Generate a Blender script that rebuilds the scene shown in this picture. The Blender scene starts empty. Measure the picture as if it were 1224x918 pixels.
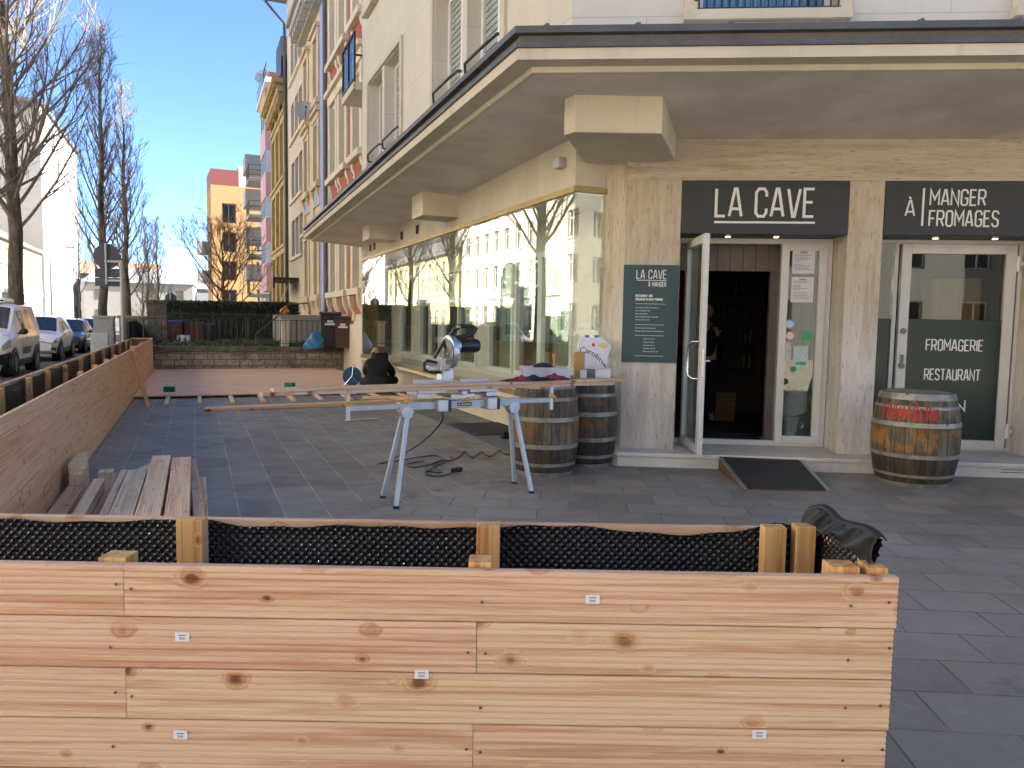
import bpy, math, random
from mathutils import Vector, Matrix
R_ = math.radians
scene = bpy.context.scene
C = scene.collection

# ------------------------------------------------------------------ camera
cam_d = bpy.data.cameras.new('camera')
cam = bpy.data.objects.new('camera', cam_d); C.objects.link(cam)
cam_d.sensor_width = 36.0; cam_d.lens = 919.0 / 1224.0 * 36.0
cam_d.clip_start = 0.05; cam_d.clip_end = 2000
_p, _r = math.atan(75 / 919.0), R_(0.94)
_F = Vector((0, math.cos(_p), -math.sin(_p)))
_R0 = Vector((1, 0, 0)); _U0 = Vector((0, math.sin(_p), math.cos(_p)))
_R = _R0 * math.cos(_r) + _U0 * math.sin(_r); _U = _U0 * math.cos(_r) - _R0 * math.sin(_r)
M = Matrix((( _R.x, _U.x, -_F.x, 0), (_R.y, _U.y, -_F.y, 0), (_R.z, _U.z, -_F.z, 1.62), (0, 0, 0, 1)))
cam.matrix_world = M
scene.camera = cam

# ------------------------------------------------------------------ sky, sun, exposure
SUN_AZ, SUN_EL = 78.0, 33.0          # azimuth clockwise from +Y (the view direction)
w = bpy.data.worlds.new('World'); scene.world = w; w.use_nodes = True
wn = w.node_tree.nodes; wl = w.node_tree.links
bg = wn['Background']
sky = wn.new('ShaderNodeTexSky'); sky.sky_type = 'NISHITA'; sky.sun_disc = False
sky.sun_elevation = R_(SUN_EL); sky.sun_rotation = R_(SUN_AZ)
sky.altitude = 200; sky.air_density = 0.55; sky.dust_density = 0.0; sky.ozone_density = 5.0
wl.new(sky.outputs[0], bg.inputs[0]); bg.inputs[1].default_value = 0.05
sd = bpy.data.lights.new('sun', 'SUN'); sd.energy = 5.0; sd.angle = R_(0.5); sd.color = (1.0, 0.93, 0.82)
so = bpy.data.objects.new('sun', sd); C.objects.link(so)
_sv = Vector((math.sin(R_(SUN_AZ)) * math.cos(R_(SUN_EL)), math.cos(R_(SUN_AZ)) * math.cos(R_(SUN_EL)), math.sin(R_(SUN_EL))))
so.rotation_euler = _sv.to_track_quat('Z', 'Y').to_euler(); so.location = _sv * 60
scene.view_settings.view_transform = 'Standard'; scene.view_settings.look = 'None'
scene.view_settings.exposure = 3.3; scene.view_settings.gamma = 1.0
scene.render.engine = 'CYCLES'

# ------------------------------------------------------------------ frames
Q0 = Vector((0.69, 9.0, 0))
RZA = R_(112.4)      # frame A: X along the side street facade, Y out to the street
RZB = R_(-4.4)       # frame B: X along the shop front, Y into the building
def _rot(rz, x, y): return Vector((x * math.cos(rz) - y * math.sin(rz), x * math.sin(rz) + y * math.cos(rz), 0))
def PA(t, off, z=0): v = Q0 + _rot(RZA, t, off); v.z = z; return v
def PB(s, y, z=0): v = Q0 + _rot(RZB, s, y); v.z = z; return v

# ------------------------------------------------------------------ mesh builder
class MB:
    def __init__(s): s.v = []; s.f = []
    def add(s, vs, fs):
        n = len(s.v); s.v += [tuple(p) for p in vs]; s.f += [tuple(i + n for i in f) for f in fs]; return s
    def box(s, x0, x1, y0, y1, z0, z1):
        vs = [(x0,y0,z0),(x1,y0,z0),(x1,y1,z0),(x0,y1,z0),(x0,y0,z1),(x1,y0,z1),(x1,y1,z1),(x0,y1,z1)]
        return s.add(vs, [(0,3,2,1),(4,5,6,7),(0,1,5,4),(1,2,6,5),(2,3,7,6),(3,0,4,7)])
    def cbox(s, c, d, rot=None):
        hx, hy, hz = d[0]/2, d[1]/2, d[2]/2
        vs = [Vector((sx*hx, sy*hy, sz*hz)) for sz in (-1,1) for sx, sy in ((-1,-1),(1,-1),(1,1),(-1,1))]
        if rot is not None: vs = [rot @ q for q in vs]
        vs = [q + Vector(c) for q in vs]
        return s.add(vs, [(0,3,2,1),(4,5,6,7),(0,1,5,4),(1,2,6,5),(2,3,7,6),(3,0,4,7)])
    def beam(s, p0, p1, w_, h_, up=(0,0,1)):
        p0, p1 = Vector(p0), Vector(p1); d = p1 - p0; L = d.length; d.normalize()
        up = Vector(up)
        if abs(d.dot(up)) > 0.98: up = Vector((1,0,0))
        y = up.cross(d).normalized(); z = d.cross(y)
        m = Matrix((d, y, z)).transposed()
        return s.cbox((p0 + p1) / 2, (L, w_, h_), m)
    def prism(s, pts, vec):
        n = len(pts); vec = Vector(vec); a = [Vector(p) for p in pts]; b = [p + vec for p in a]
        return s.add(a + b, [tuple(reversed(range(n))), tuple(range(n, 2*n))] + [(i, (i+1) % n, n + (i+1) % n, n + i) for i in range(n)])
    def tube(s, pts, r, n=8, cap=True):
        pts = [Vector(p) for p in pts]; k = len(pts)
        rs = r if isinstance(r, (list, tuple)) else [r] * k
        vs = []; prev = None
        for i, p in enumerate(pts):
            d = (pts[min(i+1, k-1)] - pts[max(i-1, 0)])
            d = d.normalized() if d.length > 1e-9 else Vector((0,0,1))
            if prev is None:
                a = Vector((0,0,1)) if abs(d.z) < 0.9 else Vector((1,0,0))
                x = d.cross(a).normalized()
            else:
                x = (prev - d * prev.dot(d)); x = x.normalized() if x.length > 1e-6 else d.orthogonal().normalized()
            prev = x; y = d.cross(x)
            for j in range(n):
                t = 2*math.pi*j/n; vs.append(p + (x*math.cos(t) + y*math.sin(t)) * rs[i])
        fs = [(i*n+j, i*n+(j+1) % n, (i+1)*n+(j+1) % n, (i+1)*n+j) for i in range(k-1) for j in range(n)]
        if cap: fs += [tuple(reversed(range(n))), tuple(range((k-1)*n, k*n))]
        return s.add(vs, fs)
    def lathe(s, prof, n=24, c=(0,0,0), m=None):
        vs = []; k = len(prof)
        for r, z in prof:
            for j in range(n):
                t = 2*math.pi*j/n; q = Vector((r*math.cos(t), r*math.sin(t), z))
                if m is not None: q = m @ q
                vs.append(q + Vector(c))
        fs = [(i*n+j, i*n+(j+1) % n, (i+1)*n+(j+1) % n, (i+1)*n+j) for i in range(k-1) for j in range(n)]
        fs += [tuple(reversed(range(n))), tuple(range((k-1)*n, k*n))]
        return s.add(vs, fs)
    def ball(s, c, r, n=12, k=8, sc=(1,1,1)):
        prof = [(max(1e-4, r*math.sin(math.pi*i/k)), -r*math.cos(math.pi*i/k)) for i in range(k+1)]
        return s.lathe(prof, n, c, Matrix.Diagonal(Vector(sc)))
    def quad(s, *pts): return s.add(pts, [tuple(range(len(pts)))])
    def grid(s, fn, nu, nv, closed=False):
        n0 = len(s.v)
        for i in range(nu+1):
            for j in range(nv+1): s.v.append(tuple(fn(i/nu, j/nv)))
        for i in range(nu):
            for j in range(nv):
                a = n0 + i*(nv+1) + j; s.f.append((a, a+nv+1, a+nv+2, a+1))
        return s
    def xf(s, fn): s.v = [tuple(fn(Vector(q))) for q in s.v]; return s
    def build(s, name, mat, parent=None, loc=None, rot=None, smooth=False, bevel=0, solid=0, subsurf=0, label=None):
        me = bpy.data.meshes.new(name); me.from_pydata(s.v, [], s.f); me.update()
        if smooth:
            me.polygons.foreach_set('use_smooth', [True] * len(me.polygons))
            try: me.set_sharp_from_angle(angle=R_(38))
            except Exception: pass
        for m_ in (mat if isinstance(mat, (list, tuple)) else [mat]): me.materials.append(m_)
        o = bpy.data.objects.new(name, me); C.objects.link(o)
        if parent: o.parent = parent
        if loc is not None: o.location = loc
        if rot is not None: o.rotation_euler = rot
        if solid:
            q = o.modifiers.new('solid', 'SOLIDIFY'); q.thickness = solid; q.offset = 0
        if bevel:
            q = o.modifiers.new('bevel', 'BEVEL'); q.width = bevel; q.segments = 2; q.limit_method = 'ANGLE'; q.angle_limit = R_(40)
        if subsurf:
            q = o.modifiers.new('sub', 'SUBSURF'); q.levels = subsurf; q.render_levels = subsurf
        if label: o['label'] = label
        return o

def tag(o, label, cat, group=None):
    o['label'] = label; o['category'] = cat
    if group: o['group'] = group
    return o
def thing(name, label, cat, loc=(0,0,0), rz=0, group=None):
    o = bpy.data.objects.new(name, None); C.objects.link(o); o.empty_display_size = 0.2
    o.location = loc; o.rotation_euler = (0, 0, rz)
    return tag(o, label, cat, group)
def struct(name, mb, mat, **k):
    o = mb.build(name, mat, **k); o['kind'] = 'structure'; return o
def copy_tree(o, parent=None):
    c = o.copy(); C.objects.link(c); c.parent = parent
    for ch in list(o.children): copy_tree(ch, c)
    return c

# ------------------------------------------------------------------ materials
def lin(r, g=None, b=None):
    if g is None: r, g, b = r
    f = lambda c: (c/255/12.92) if c/255 <= 0.04045 else ((c/255 + 0.055)/1.055) ** 2.4
    return (f(r), f(g), f(b), 1)
class NT:
    def __init__(s, name):
        s.m = bpy.data.materials.new(name); s.m.use_nodes = True
        s.t = s.m.node_tree; s.n = s.t.nodes; s.l = s.t.links
        s.b = s.n['Principled BSDF']
    def new(s, typ, **k):
        o = s.n.new(typ)
        for a, v in k.items(): setattr(o, a, v)
        return o
    def set(s, node, **k):
        for a, v in k.items(): node.inputs[a].default_value = v
    def link(s, a, b): s.l.new(a, b)
    def coord(s, kind='Object'): return s.new('ShaderNodeTexCoord').outputs[kind]
    def mapping(s, vec, scale=(1,1,1), loc=(0,0,0), rot=(0,0,0)):
        o = s.new('ShaderNodeMapping'); s.link(vec, o.inputs[0])
        o.inputs['Scale'].default_value = scale; o.inputs['Location'].default_value = loc; o.inputs['Rotation'].default_value = rot
        return o.outputs[0]
    def noise(s, vec, scale=5, detail=4, rough=0.55, dist=0):
        o = s.new('ShaderNodeTexNoise'); s.link(vec, o.inputs['Vector'])
        s.set(o, Scale=scale, Detail=detail, Roughness=rough, Distortion=dist); return o.outputs['Fac']
    def voro(s, vec, scale=5, feature='F1', out='Distance', rnd=1):
        o = s.new('ShaderNodeTexVoronoi', feature=feature); s.link(vec, o.inputs['Vector'])
        s.set(o, Scale=scale, Randomness=rnd); return o.outputs[out]
    def ramp(s, fac, stops, interp='LINEAR'):
        o = s.new('ShaderNodeValToRGB'); s.link(fac, o.inputs[0]); cr = o.color_ramp; cr.interpolation = interp
        while len(cr.elements) < len(stops): cr.elements.new(0.5)
        for e, (p, c) in zip(cr.elements, stops):
            e.position = p; e.color = c if len(c) == 4 else (*c, 1)
        return o.outputs[0]
    def gr(s, fac, a, b, va=0., vb=1.):
        o = s.new('ShaderNodeMapRange'); s.link(fac, o.inputs[0]); o.interpolation_type = 'SMOOTHSTEP'
        for i, v in enumerate((a, b, va, vb)): o.inputs[i+1].default_value = v
        return o.outputs[0]
    def math(s, op, a, b=None):
        o = s.new('ShaderNodeMath', operation=op)
        for i, v in enumerate((a, b)):
            if v is None: continue
            if isinstance(v, (int, float)): o.inputs[i].default_value = v
            else: s.link(v, o.inputs[i])
        return o.outputs[0]
    def vmath(s, op, a, b=None):
        o = s.new('ShaderNodeVectorMath', operation=op)
        for i, v in enumerate((a, b)):
            if v is None: continue
            if isinstance(v, (tuple, list)): o.inputs[i].default_value = v
            else: s.link(v, o.inputs[i])
        return o.outputs[0]
    def mix(s, fac, a, b, mode='MIX'):
        o = s.new('ShaderNodeMix', data_type='RGBA', blend_type=mode)
        for sock, v in ((o.inputs[0], fac), (o.inputs[6], a), (o.inputs[7], b)):
            if isinstance(v, (int, float)): sock.default_value = v
            elif isinstance(v, (tuple, list)): sock.default_value = v if len(v) == 4 else (*v, 1)
            else: s.link(v, sock)
        return o.outputs[2]
    def bump(s, h, strength=0.3, dist=0.01):
        o = s.new('ShaderNodeBump'); s.link(h, o.inputs['Height']); s.set(o, Strength=strength, Distance=dist)
        s.link(o.outputs[0], s.b.inputs['Normal']); return o
    def out(s, col=None, rough=0.6, metal=0., spec=None):
        if col is not None:
            if isinstance(col, (tuple, list)): s.b.inputs['Base Color'].default_value = col if len(col) == 4 else (*col, 1)
            else: s.link(col, s.b.inputs['Base Color'])
        if isinstance(rough, (int, float)): s.b.inputs['Roughness'].default_value = rough
        else: s.link(rough, s.b.inputs['Roughness'])
        s.b.inputs['Metallic'].default_value = metal
        if spec is not None: s.b.inputs['Specular IOR Level'].default_value = spec
        return s.m

def plain(name, col, rough=0.55, metal=0., var=0.12, scale=6, bump=0.08, spec=None):
    """painted / plastic / metal surface with faint mottling and dust"""
    n = NT(name); v = n.coord(); a = n.noise(v, scale, 5, 0.6); b = n.noise(v, scale*9, 3)
    f = n.math('ADD', n.math('MULTIPLY', a, 0.7), n.math('MULTIPLY', b, 0.3))
    c1 = tuple(c*(1-var) for c in col[:3]); c2 = tuple(min(1, c*(1+var)) for c in col[:3])
    n.bump(b, bump, 0.004)
    return n.out(n.mix(n.gr(f, 0.3, 0.7), c1, c2), rough, metal, spec)

def wood(name, pal, axis='X', knots=1.0, grain=1.0, rough=0.62, ring=0.35):
    """softwood: per-board tint, streaky grain along `axis`, oval knots the grain bends round"""
    n = NT(name); co = n.coord(); oi = n.new('ShaderNodeObjectInfo')
    rnd = oi.outputs['Random']
    cb = n.new('ShaderNodeCombineXYZ')
    n.link(n.math('MULTIPLY', rnd, 71.3), cb.inputs[0]); n.link(n.math('MULTIPLY', rnd, 37.9), cb.inputs[1]); n.link(n.math('MULTIPLY', rnd, 13.7), cb.inputs[2])
    v = n.vmath('ADD', co, cb.outputs[0])
    s_l, s_a = 1.0, 1.0
    def sc(l, a): return {'X': (l, a, a), 'Y': (a, l, a), 'Z': (a, a, l)}[axis]
    kv = n.mapping(v, {'X': (7.5,0,11.0), 'Y': (11.0,7.5,0), 'Z': (11.0,0,7.5)}[axis])
    kd = n.voro(kv, 1.0, rnd=0.95)
    kc = n.voro(kv, 1.0, out='Color', rnd=0.95)
    sel = n.new('ShaderNodeSeparateColor'); n.link(kc, sel.inputs[0])
    on = n.gr(sel.outputs[0], 0.20, 0.22)                      # only some cells carry a knot
    sz = n.math('ADD', n.math('MULTIPLY', sel.outputs[1], 0.6), 0.5)
    kdn = n.math('DIVIDE', kd, sz)
    wob = n.noise(v, 30, 2)
    kdn = n.math('ADD', kdn, n.math('MULTIPLY', n.math('SUBTRACT', wob, 0.5), 0.10))
    core = n.math('MULTIPLY', n.gr(kdn, 0.20, 0.09), on)
    halo = n.math('MULTIPLY', n.gr(kdn, 0.38, 0.12), on)
    warp = n.math('MULTIPLY', halo, 0.05)
    wv = n.new('ShaderNodeCombineXYZ'); [n.link(warp, wv.inputs[i]) for i in range(3)]
    v2 = n.vmath('ADD', v, wv.outputs[0])
    lo = n.noise(n.mapping(v2, sc(0.35, 7)), 1.0, 3, 0.5, 0.6)
    g1 = n.noise(n.mapping(v2, sc(1.1, 34)), 1.0, 4, 0.6, 0.8)
    g2 = n.noise(n.mapping(v2, sc(2.5, 160)), 1.0, 2, 0.6)
    base = n.ramp(rnd, [(0, pal[0]), (0.5, pal[1]), (1, pal[2])])
    c = n.mix(n.gr(lo, 0.35, 0.7), base, n.mix(0.5, base, pal[3]))
    dark = n.mix(1.0, c, (0.72, 0.55, 0.43, 1), 'MULTIPLY')
    c = n.mix(n.math('MULTIPLY', n.gr(g1, 0.44, 0.66), grain*1.0), c, dark)
    c = n.mix(n.math('MULTIPLY', n.gr(g2, 0.45, 0.8), grain*0.5), c, dark)
    c = n.mix(n.math('MULTIPLY', halo, 0.65*knots), c, n.mix(1.0, c, (0.70, 0.44, 0.26, 1), 'MULTIPLY'))
    c = n.mix(n.math('MULTIPLY', core, n.math('MULTIPLY', n.gr(sel.outputs[2],0.1,0.5,0.65,0.95), knots)), c, (0.115, 0.048, 0.02, 1))
    n.bump(n.math('ADD', g1, n.math('MULTIPLY', g2, 0.5)), 0.25, 0.002)
    return n.out(c, rough, spec=0.3)

def glass(name, tint=(0.86, 0.93, 0.89), f0=0.045, gain=1.0, rough=0.0):
    """thin sheet: sharp reflection by Schlick, the rest passes tinted"""
    n = NT(name); n.n.remove(n.b)
    g = n.new('ShaderNodeNewGeometry')
    dp = n.new('ShaderNodeVectorMath', operation='DOT_PRODUCT'); n.link(g.outputs['Normal'], dp.inputs[0]); n.link(g.outputs['Incoming'], dp.inputs[1])
    c = n.math('ABSOLUTE', dp.outputs['Value'])
    p = n.math('POWER', n.math('SUBTRACT', 1.0, c), 5.0)
    fr = n.math('ADD', f0*gain, n.math('MULTIPLY', p, (1-f0)*1.0))
    fr = n.math('MINIMUM', n.math('MULTIPLY', fr, gain), 1.0)
    tr = n.new('ShaderNodeBsdfTransparent'); tr.inputs[0].default_value = (*tint, 1)
    gl = n.new('ShaderNodeBsdfGlossy'); gl.inputs['Roughness'].default_value = rough; gl.inputs[0].default_value = (1,1,1,1)
    mx = n.new('ShaderNodeMixShader'); n.link(fr, mx.inputs[0]); n.link(tr.outputs[0], mx.inputs[1]); n.link(gl.outputs[0], mx.inputs[2])
    n.link(mx.outputs[0], n.n['Material Output'].inputs[0])
    return n.m

def emit(name, col, st):
    n = NT(name); n.out((0.1,0.1,0.1), 0.5); n.b.inputs['Emission Color'].default_value = (*col, 1); n.b.inputs['Emission Strength'].default_value = st
    return n.m

def stucco(name, col, var=0.06, joint=None, streak=0.10, bump=0.25):
    """render / stone cladding; joint=(w,h,shade) draws fine slab joints in the facade plane"""
    n = NT(name); v = n.coord()
    a = n.noise(v, 1.3, 5, 0.6); b = n.noise(v, 45, 3); st = n.noise(n.mapping(v, (6, 6, 0.35)), 1.0, 4, 0.6)
    c = n.mix(n.gr(a, 0.3, 0.7), tuple(x*(1-var) for x in col[:3]), tuple(min(1, x*(1+var)) for x in col[:3]))
    c = n.mix(n.math('MULTIPLY', n.gr(st, 0.52, 0.78), streak*2), c, tuple(x*0.55 for x in col[:3]))
    if joint:
        br = n.new('ShaderNodeTexBrick'); sp = n.new('ShaderNodeSeparateXYZ'); n.link(v, sp.inputs[0])
        cb = n.new('ShaderNodeCombineXYZ'); n.link(sp.outputs[0], cb.inputs[0]); n.link(sp.outputs[2], cb.inputs[1])
        n.link(n.mapping(cb.outputs[0], loc=(0.3, joint[3] if len(joint) > 3 else 0, 0)), br.inputs[0])
        br.offset = 0.5; n.set(br, **{'Scale': 1.0, 'Mortar Size': 0.004, 'Mortar Smooth': 0.1, 'Brick Width': joint[0], 'Row Height': joint[1]})
        c = n.mix(n.math('MULTIPLY', br.outputs['Fac'], joint[2]), c, tuple(x*0.4 for x in col[:3]))
    n.bump(b, bump, 0.003)
    return n.out(c, 0.85)

def travertine(name, axis):
    n = NT(name); v = n.coord(); oi = n.new('ShaderNodeObjectInfo')
    sc = {'V': (9, 9, 0.9), 'H': (0.7, 9, 11)}[axis]
    a = n.noise(n.mapping(v, sc), 1.0, 6, 0.65, 0.5); lo = n.noise(v, 1.1, 3)
    b = n.noise(n.mapping(v, tuple(q*4.5 for q in sc)), 1.0, 4, 0.6, 0.3)
    c = n.ramp(a, [(0.26, (0.32, 0.235, 0.14)), (0.44, (0.46, 0.365, 0.24)), (0.58, (0.55, 0.465, 0.345)), (0.74, (0.42, 0.32, 0.20))])
    c = n.mix(n.math('MULTIPLY', n.gr(b, 0.52, 0.75), 0.35), c, (0.31, 0.24, 0.155))
    c = n.mix(n.math('MULTIPLY', n.gr(lo, 0.35, 0.7), 0.35), c, (0.56, 0.51, 0.44))
    # paler, washed stone near the ground
    sp = n.new('ShaderNodeSeparateXYZ'); n.link(v, sp.inputs[0])
    if axis == 'V': c = n.mix(n.math('MULTIPLY', n.gr(sp.outputs[2], 2.4, 1.0), 0.85), c, n.mix(n.gr(a, 0.3, 0.7), (0.50, 0.46, 0.41), (0.66, 0.63, 0.59)))
    pit = n.noise(n.mapping(v, tuple(q*9 for q in sc)), 1.0, 2, 0.5)
    c = n.mix(n.math('MULTIPLY', n.gr(pit, 0.60, 0.68), 0.6), c, (0.15, 0.115, 0.08))
    n.bump(n.math('SUBTRACT', b, n.math('MULTIPLY', n.gr(pit, 0.62, 0.74), 1.5)), 0.35, 0.004)
    return n.out(c, 0.7, spec=0.3)

def paving(name, rz, lw=0.62, lh=0.345, mortar=(0.15, 0.145, 0.14), mfac=0.8, base=0.165, off=(0,0)):
    n = NT(name); v = n.coord(); n2 = n.mapping(v, rot=(0, 0, -rz), loc=(off[0], off[1], 0))
    br = n.new('ShaderNodeTexBrick'); n.link(n2, br.inputs[0]); br.offset = 0.5
    n.set(br, **{'Scale': 1.0, 'Mortar Size': 0.006, 'Mortar Smooth': 0.2, 'Brick Width': lw, 'Row Height': lh, 'Bias': 0.0,
          'Color1': (0,0,0,1), 'Color2': (1,1,1,1), 'Mortar': (0.5,0.5,0.5,1)})
    sep = n.new('ShaderNodeSeparateColor'); n.link(br.outputs['Color'], sep.inputs[0]); tint = sep.outputs[0]
    lo = n.noise(v, 0.55, 4, 0.6); mid = n.noise(v, 4, 5, 0.65); fine = n.noise(v, 130, 3, 0.7); spk = n.noise(v, 420, 2)
    c = n.mix(tint, (base*0.90, base*0.75, base*0.58), (base*1.33, base*1.14, base*0.90))
    c = n.mix(n.math('MULTIPLY', n.gr(lo, 0.4, 0.7), 0.55), c, (base*1.75, base*1.62, base*1.42))
    c = n.mix(n.math('MULTIPLY', n.gr(mid, 0.55, 0.75), 0.4), c, (base*1.9, base*1.75, base*1.5))
    c = n.mix(n.math('MULTIPLY', n.gr(fine, 0.5, 0.75), 0.55), c, (base*2.7, base*2.55, base*2.3))
    c = n.mix(n.math('MULTIPLY', n.gr(spk, 0.68, 0.75), 0.35), c, (0.3, 0.29, 0.27))
    # scattered pale specks (chips, chewing gum) and sawdust
    gum = n.voro(v, 2.3); gs = n.math('MULTIPLY', n.gr(gum, 0.035, 0.02), 0.6)
    c = n.mix(gs, c, (0.26, 0.25, 0.23))
    # sawdust drifted under the saw, and darker damp blotches
    for cxy, rad_, st_ in (((-0.35, 7.4, 0), 1.3, 0.75), ((0.15, 9.6, 0), 1.5, 0.8), ((-2.4, 12.0, 0), 1.0, 0.4)):
        dd = n.new('ShaderNodeVectorMath', operation='DISTANCE'); n.link(v, dd.inputs[0]); dd.inputs[1].default_value = cxy
        c = n.mix(n.math('MULTIPLY', n.math('MULTIPLY', n.gr(dd.outputs['Value'], rad_, rad_*0.2), n.gr(n.noise(v, 6, 6, 0.75), 0.47, 0.62)), st_), c, (0.36, 0.27, 0.17))
    c = n.mix(n.math('MULTIPLY', n.gr(n.noise(v, 1.4, 5, 0.7, 1.0), 0.56, 0.68), 0.45), c, (base*0.55, base*0.5, base*0.42))
    jn = n.noise(v, 2.2, 3); jf = n.math('MULTIPLY', br.outputs['Fac'], n.gr(jn, 0.3, 0.6, 0.12*mfac, mfac))
    c = n.mix(jf, c, mortar)
    h = n.math('SUBTRACT', n.math('ADD', n.math('MULTIPLY', fine, 0.5), n.math('MULTIPLY', tint, 0.35)), n.math('MULTIPLY', br.outputs['Fac'], 1.2))
    n.bump(h, 0.55, 0.006)
    return n.out(c, n.gr(mid, 0.3, 0.7, 0.5, 0.75), spec=0.45)

PAL = [(0.66, 0.465, 0.29), (0.655, 0.42, 0.28), (0.635, 0.385, 0.265), (0.68, 0.50, 0.33)]
M_ = {}
M_['board'] = wood('larch_board', [(0.615,0.44,0.28),(0.61,0.405,0.27),(0.595,0.38,0.26),(0.63,0.465,0.31)], 'X', 1.0, 0.8)
M_['board_side'] = wood('larch_board_side', [(0.72,0.48,0.29),(0.71,0.44,0.27),(0.69,0.40,0.25),(0.74,0.52,0.33)], 'X', 0.8, 0.7)
M_['post'] = wood('post_wood', [(0.64,0.38,0.14),(0.60,0.31,0.11),(0.66,0.43,0.19),(0.68,0.45,0.21)], 'Z', 0.5, 1.2)
M_['pale'] = wood('pale_spruce', [(0.80,0.61,0.37),(0.79,0.57,0.34),(0.78,0.53,0.32),(0.80,0.65,0.43)], 'X', 0.5, 0.8)
M_['pink'] = wood('fresh_decking', [(0.80,0.54,0.34),(0.79,0.49,0.31),(0.80,0.57,0.36),(0.78,0.60,0.40)], 'X', 0.5, 0.9)
M_['black_plastic'] = plain('black_plastic', (0.012,0.0125,0.014), 0.35, 0, 0.2)
M_['membrane'] = plain('dimpled_membrane', (0.012,0.013,0.016), 0.27, 0, 0.25, 3, 0.02)
M_['black'] = plain('black_paint', (0.012,0.012,0.013), 0.45)
M_['rail'] = plain('dark_railing_paint', (0.02,0.02,0.02), 0.5)
M_['alu'] = plain('aluminium', (0.50,0.52,0.55), 0.38, 0.75, 0.08)
M_['alu_light'] = plain('painted_aluminium', (0.42,0.46,0.52), 0.42, 0.25, 0.08)
M_['steel'] = plain('brushed_steel', (0.6,0.6,0.6), 0.25, 1.0, 0.05)
M_['yellow'] = plain('yellow_plastic', (0.62,0.36,0.015), 0.45)
M_['white'] = plain('white_paint', (0.72,0.72,0.70), 0.4, 0, 0.05)
M_['upvc'] = plain('white_window_frame', (0.78,0.77,0.74), 0.35, 0, 0.05)
M_['doorframe'] = plain('cream_white_door_frame', (0.60,0.59,0.55), 0.35, 0, 0.06)
M_['brass'] = plain('aged_brass', (0.33,0.235,0.09), 0.42, 0.6, 0.22, 4)
M_['anth'] = plain('anthracite_sign', (0.028,0.031,0.035), 0.5, 0, 0.08)
M_['teal'] = plain('slate_green_plaque', (0.030,0.068,0.078), 0.45, 0, 0.06)
M_['film'] = plain('dark_green_film', (0.008,0.028,0.024), 0.22, 0, 0.06, bump=0.0)
M_['lettering'] = plain('white_lettering', (0.74,0.74,0.72), 0.5, 0, 0.04)
M_['cream'] = stucco('cream_cladding', (0.62,0.56,0.445), 0.05, (2.2, 1.02, 0.55, 0.4), 0.05)
M_['pale_wall'] = stucco('pale_cladding', (0.60,0.565,0.49), 0.06, (1.95, 1.02, 0.55, 0.42), 0.05)
M_['fascia'] = stucco('cream_fascia', (0.58,0.51,0.39), 0.08, None, 0.16, 0.2)
M_['soffit'] = stucco('canopy_soffit', (0.66,0.60,0.52), 0.12, None, 0.10, 0.3)
M_['zinc'] = plain('zinc_flashing', (0.105,0.10,0.095), 0.5, 0.2, 0.2, 3)
M_['trav_v'] = travertine('travertine_vertical', 'V')
M_['trav_h'] = travertine('travertine_horizontal', 'H')
M_['step'] = stucco('pale_step_stone', (0.56,0.52,0.46), 0.14, None, 0.25, 0.3)
M_['glass'] = glass('shop_glass', (0.93,0.975,0.95), 0.05, 1.15)
M_['glass_door'] = glass('door_glass', (0.82,0.88,0.85), 0.05, 1.3)
M_['win_dark'] = NT('window_pane').out((0.02,0.025,0.03), 0.06, 0, 0.9)
M_['dark'] = plain('dark_interior', (0.010,0.009,0.009), 0.8)
M_['pinkcol'] = plain('pinkish_panel', (0.68,0.58,0.51), 0.7, 0, 0.05)
M_['asphalt'] = plain('asphalt', (0.05,0.05,0.052), 0.85, 0, 0.25, 2, 0.5)
M_['kerb'] = plain('kerb_stone', (0.27,0.26,0.25), 0.8, 0, 0.15)
# =====================================================================  ground
mb = MB(); mb.quad((-400,-300,-0.125), (400,-300,-0.125), (400,600,-0.125), (-400,600,-0.125))
struct('ground', mb, M_['asphalt'])
M_['paveA'] = paving('basalt_slabs', RZA, off=(-Q0.x, -Q0.y), mortar=(0.42,0.39,0.34), mfac=0.85)
M_['paveB'] = paving('basalt_slabs_front', RZB, mortar=(0.03,0.029,0.028), mfac=0.6, base=0.195, lw=0.52)
def slab(pts, z0, z1): m = MB(); m.prism([(p.x, p.y, z0) for p in pts], (0,0,z1-z0)); return m
_k = Q0 + Vector((-0.587,-0.809,0)) * 9.4
struct('pavement', slab([Q0 + Vector((0.5,0.65,0)), _k, PA(160, 8.0), PA(160, -1.5), PA(12, -1.5)], -0.12, 0.0), M_['paveA'])
struct('forecourt', slab([Q0 + Vector((0.5,0.65,0)), PB(60, 1.0), PB(60, -40), PA(-60, 8.0), _k], -0.12, 0.0), M_['paveB'])
m = MB(); m.prism([PA(-60,8.0,-0.12), PA(160,8.0,-0.12), PA(160,8.18,-0.12), PA(-60,8.18,-0.12)], (0,0,0.125)); struct('kerb', m, M_['kerb'])
m = MB(); m.prism([PA(-60,15.6,-0.12), PA(220,15.6,-0.12), PA(220,20.5,-0.12), PA(-60,20.5,-0.12)], (0,0,0.12)); struct('far_pavement', m, M_['kerb'])
m = MB(); m.quad(PA(-60,8.18,-0.12), PA(220,8.18,-0.12), PA(220,15.6,-0.12), PA(-60,15.6,-0.12)); struct('road', m, M_['asphalt'])
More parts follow.
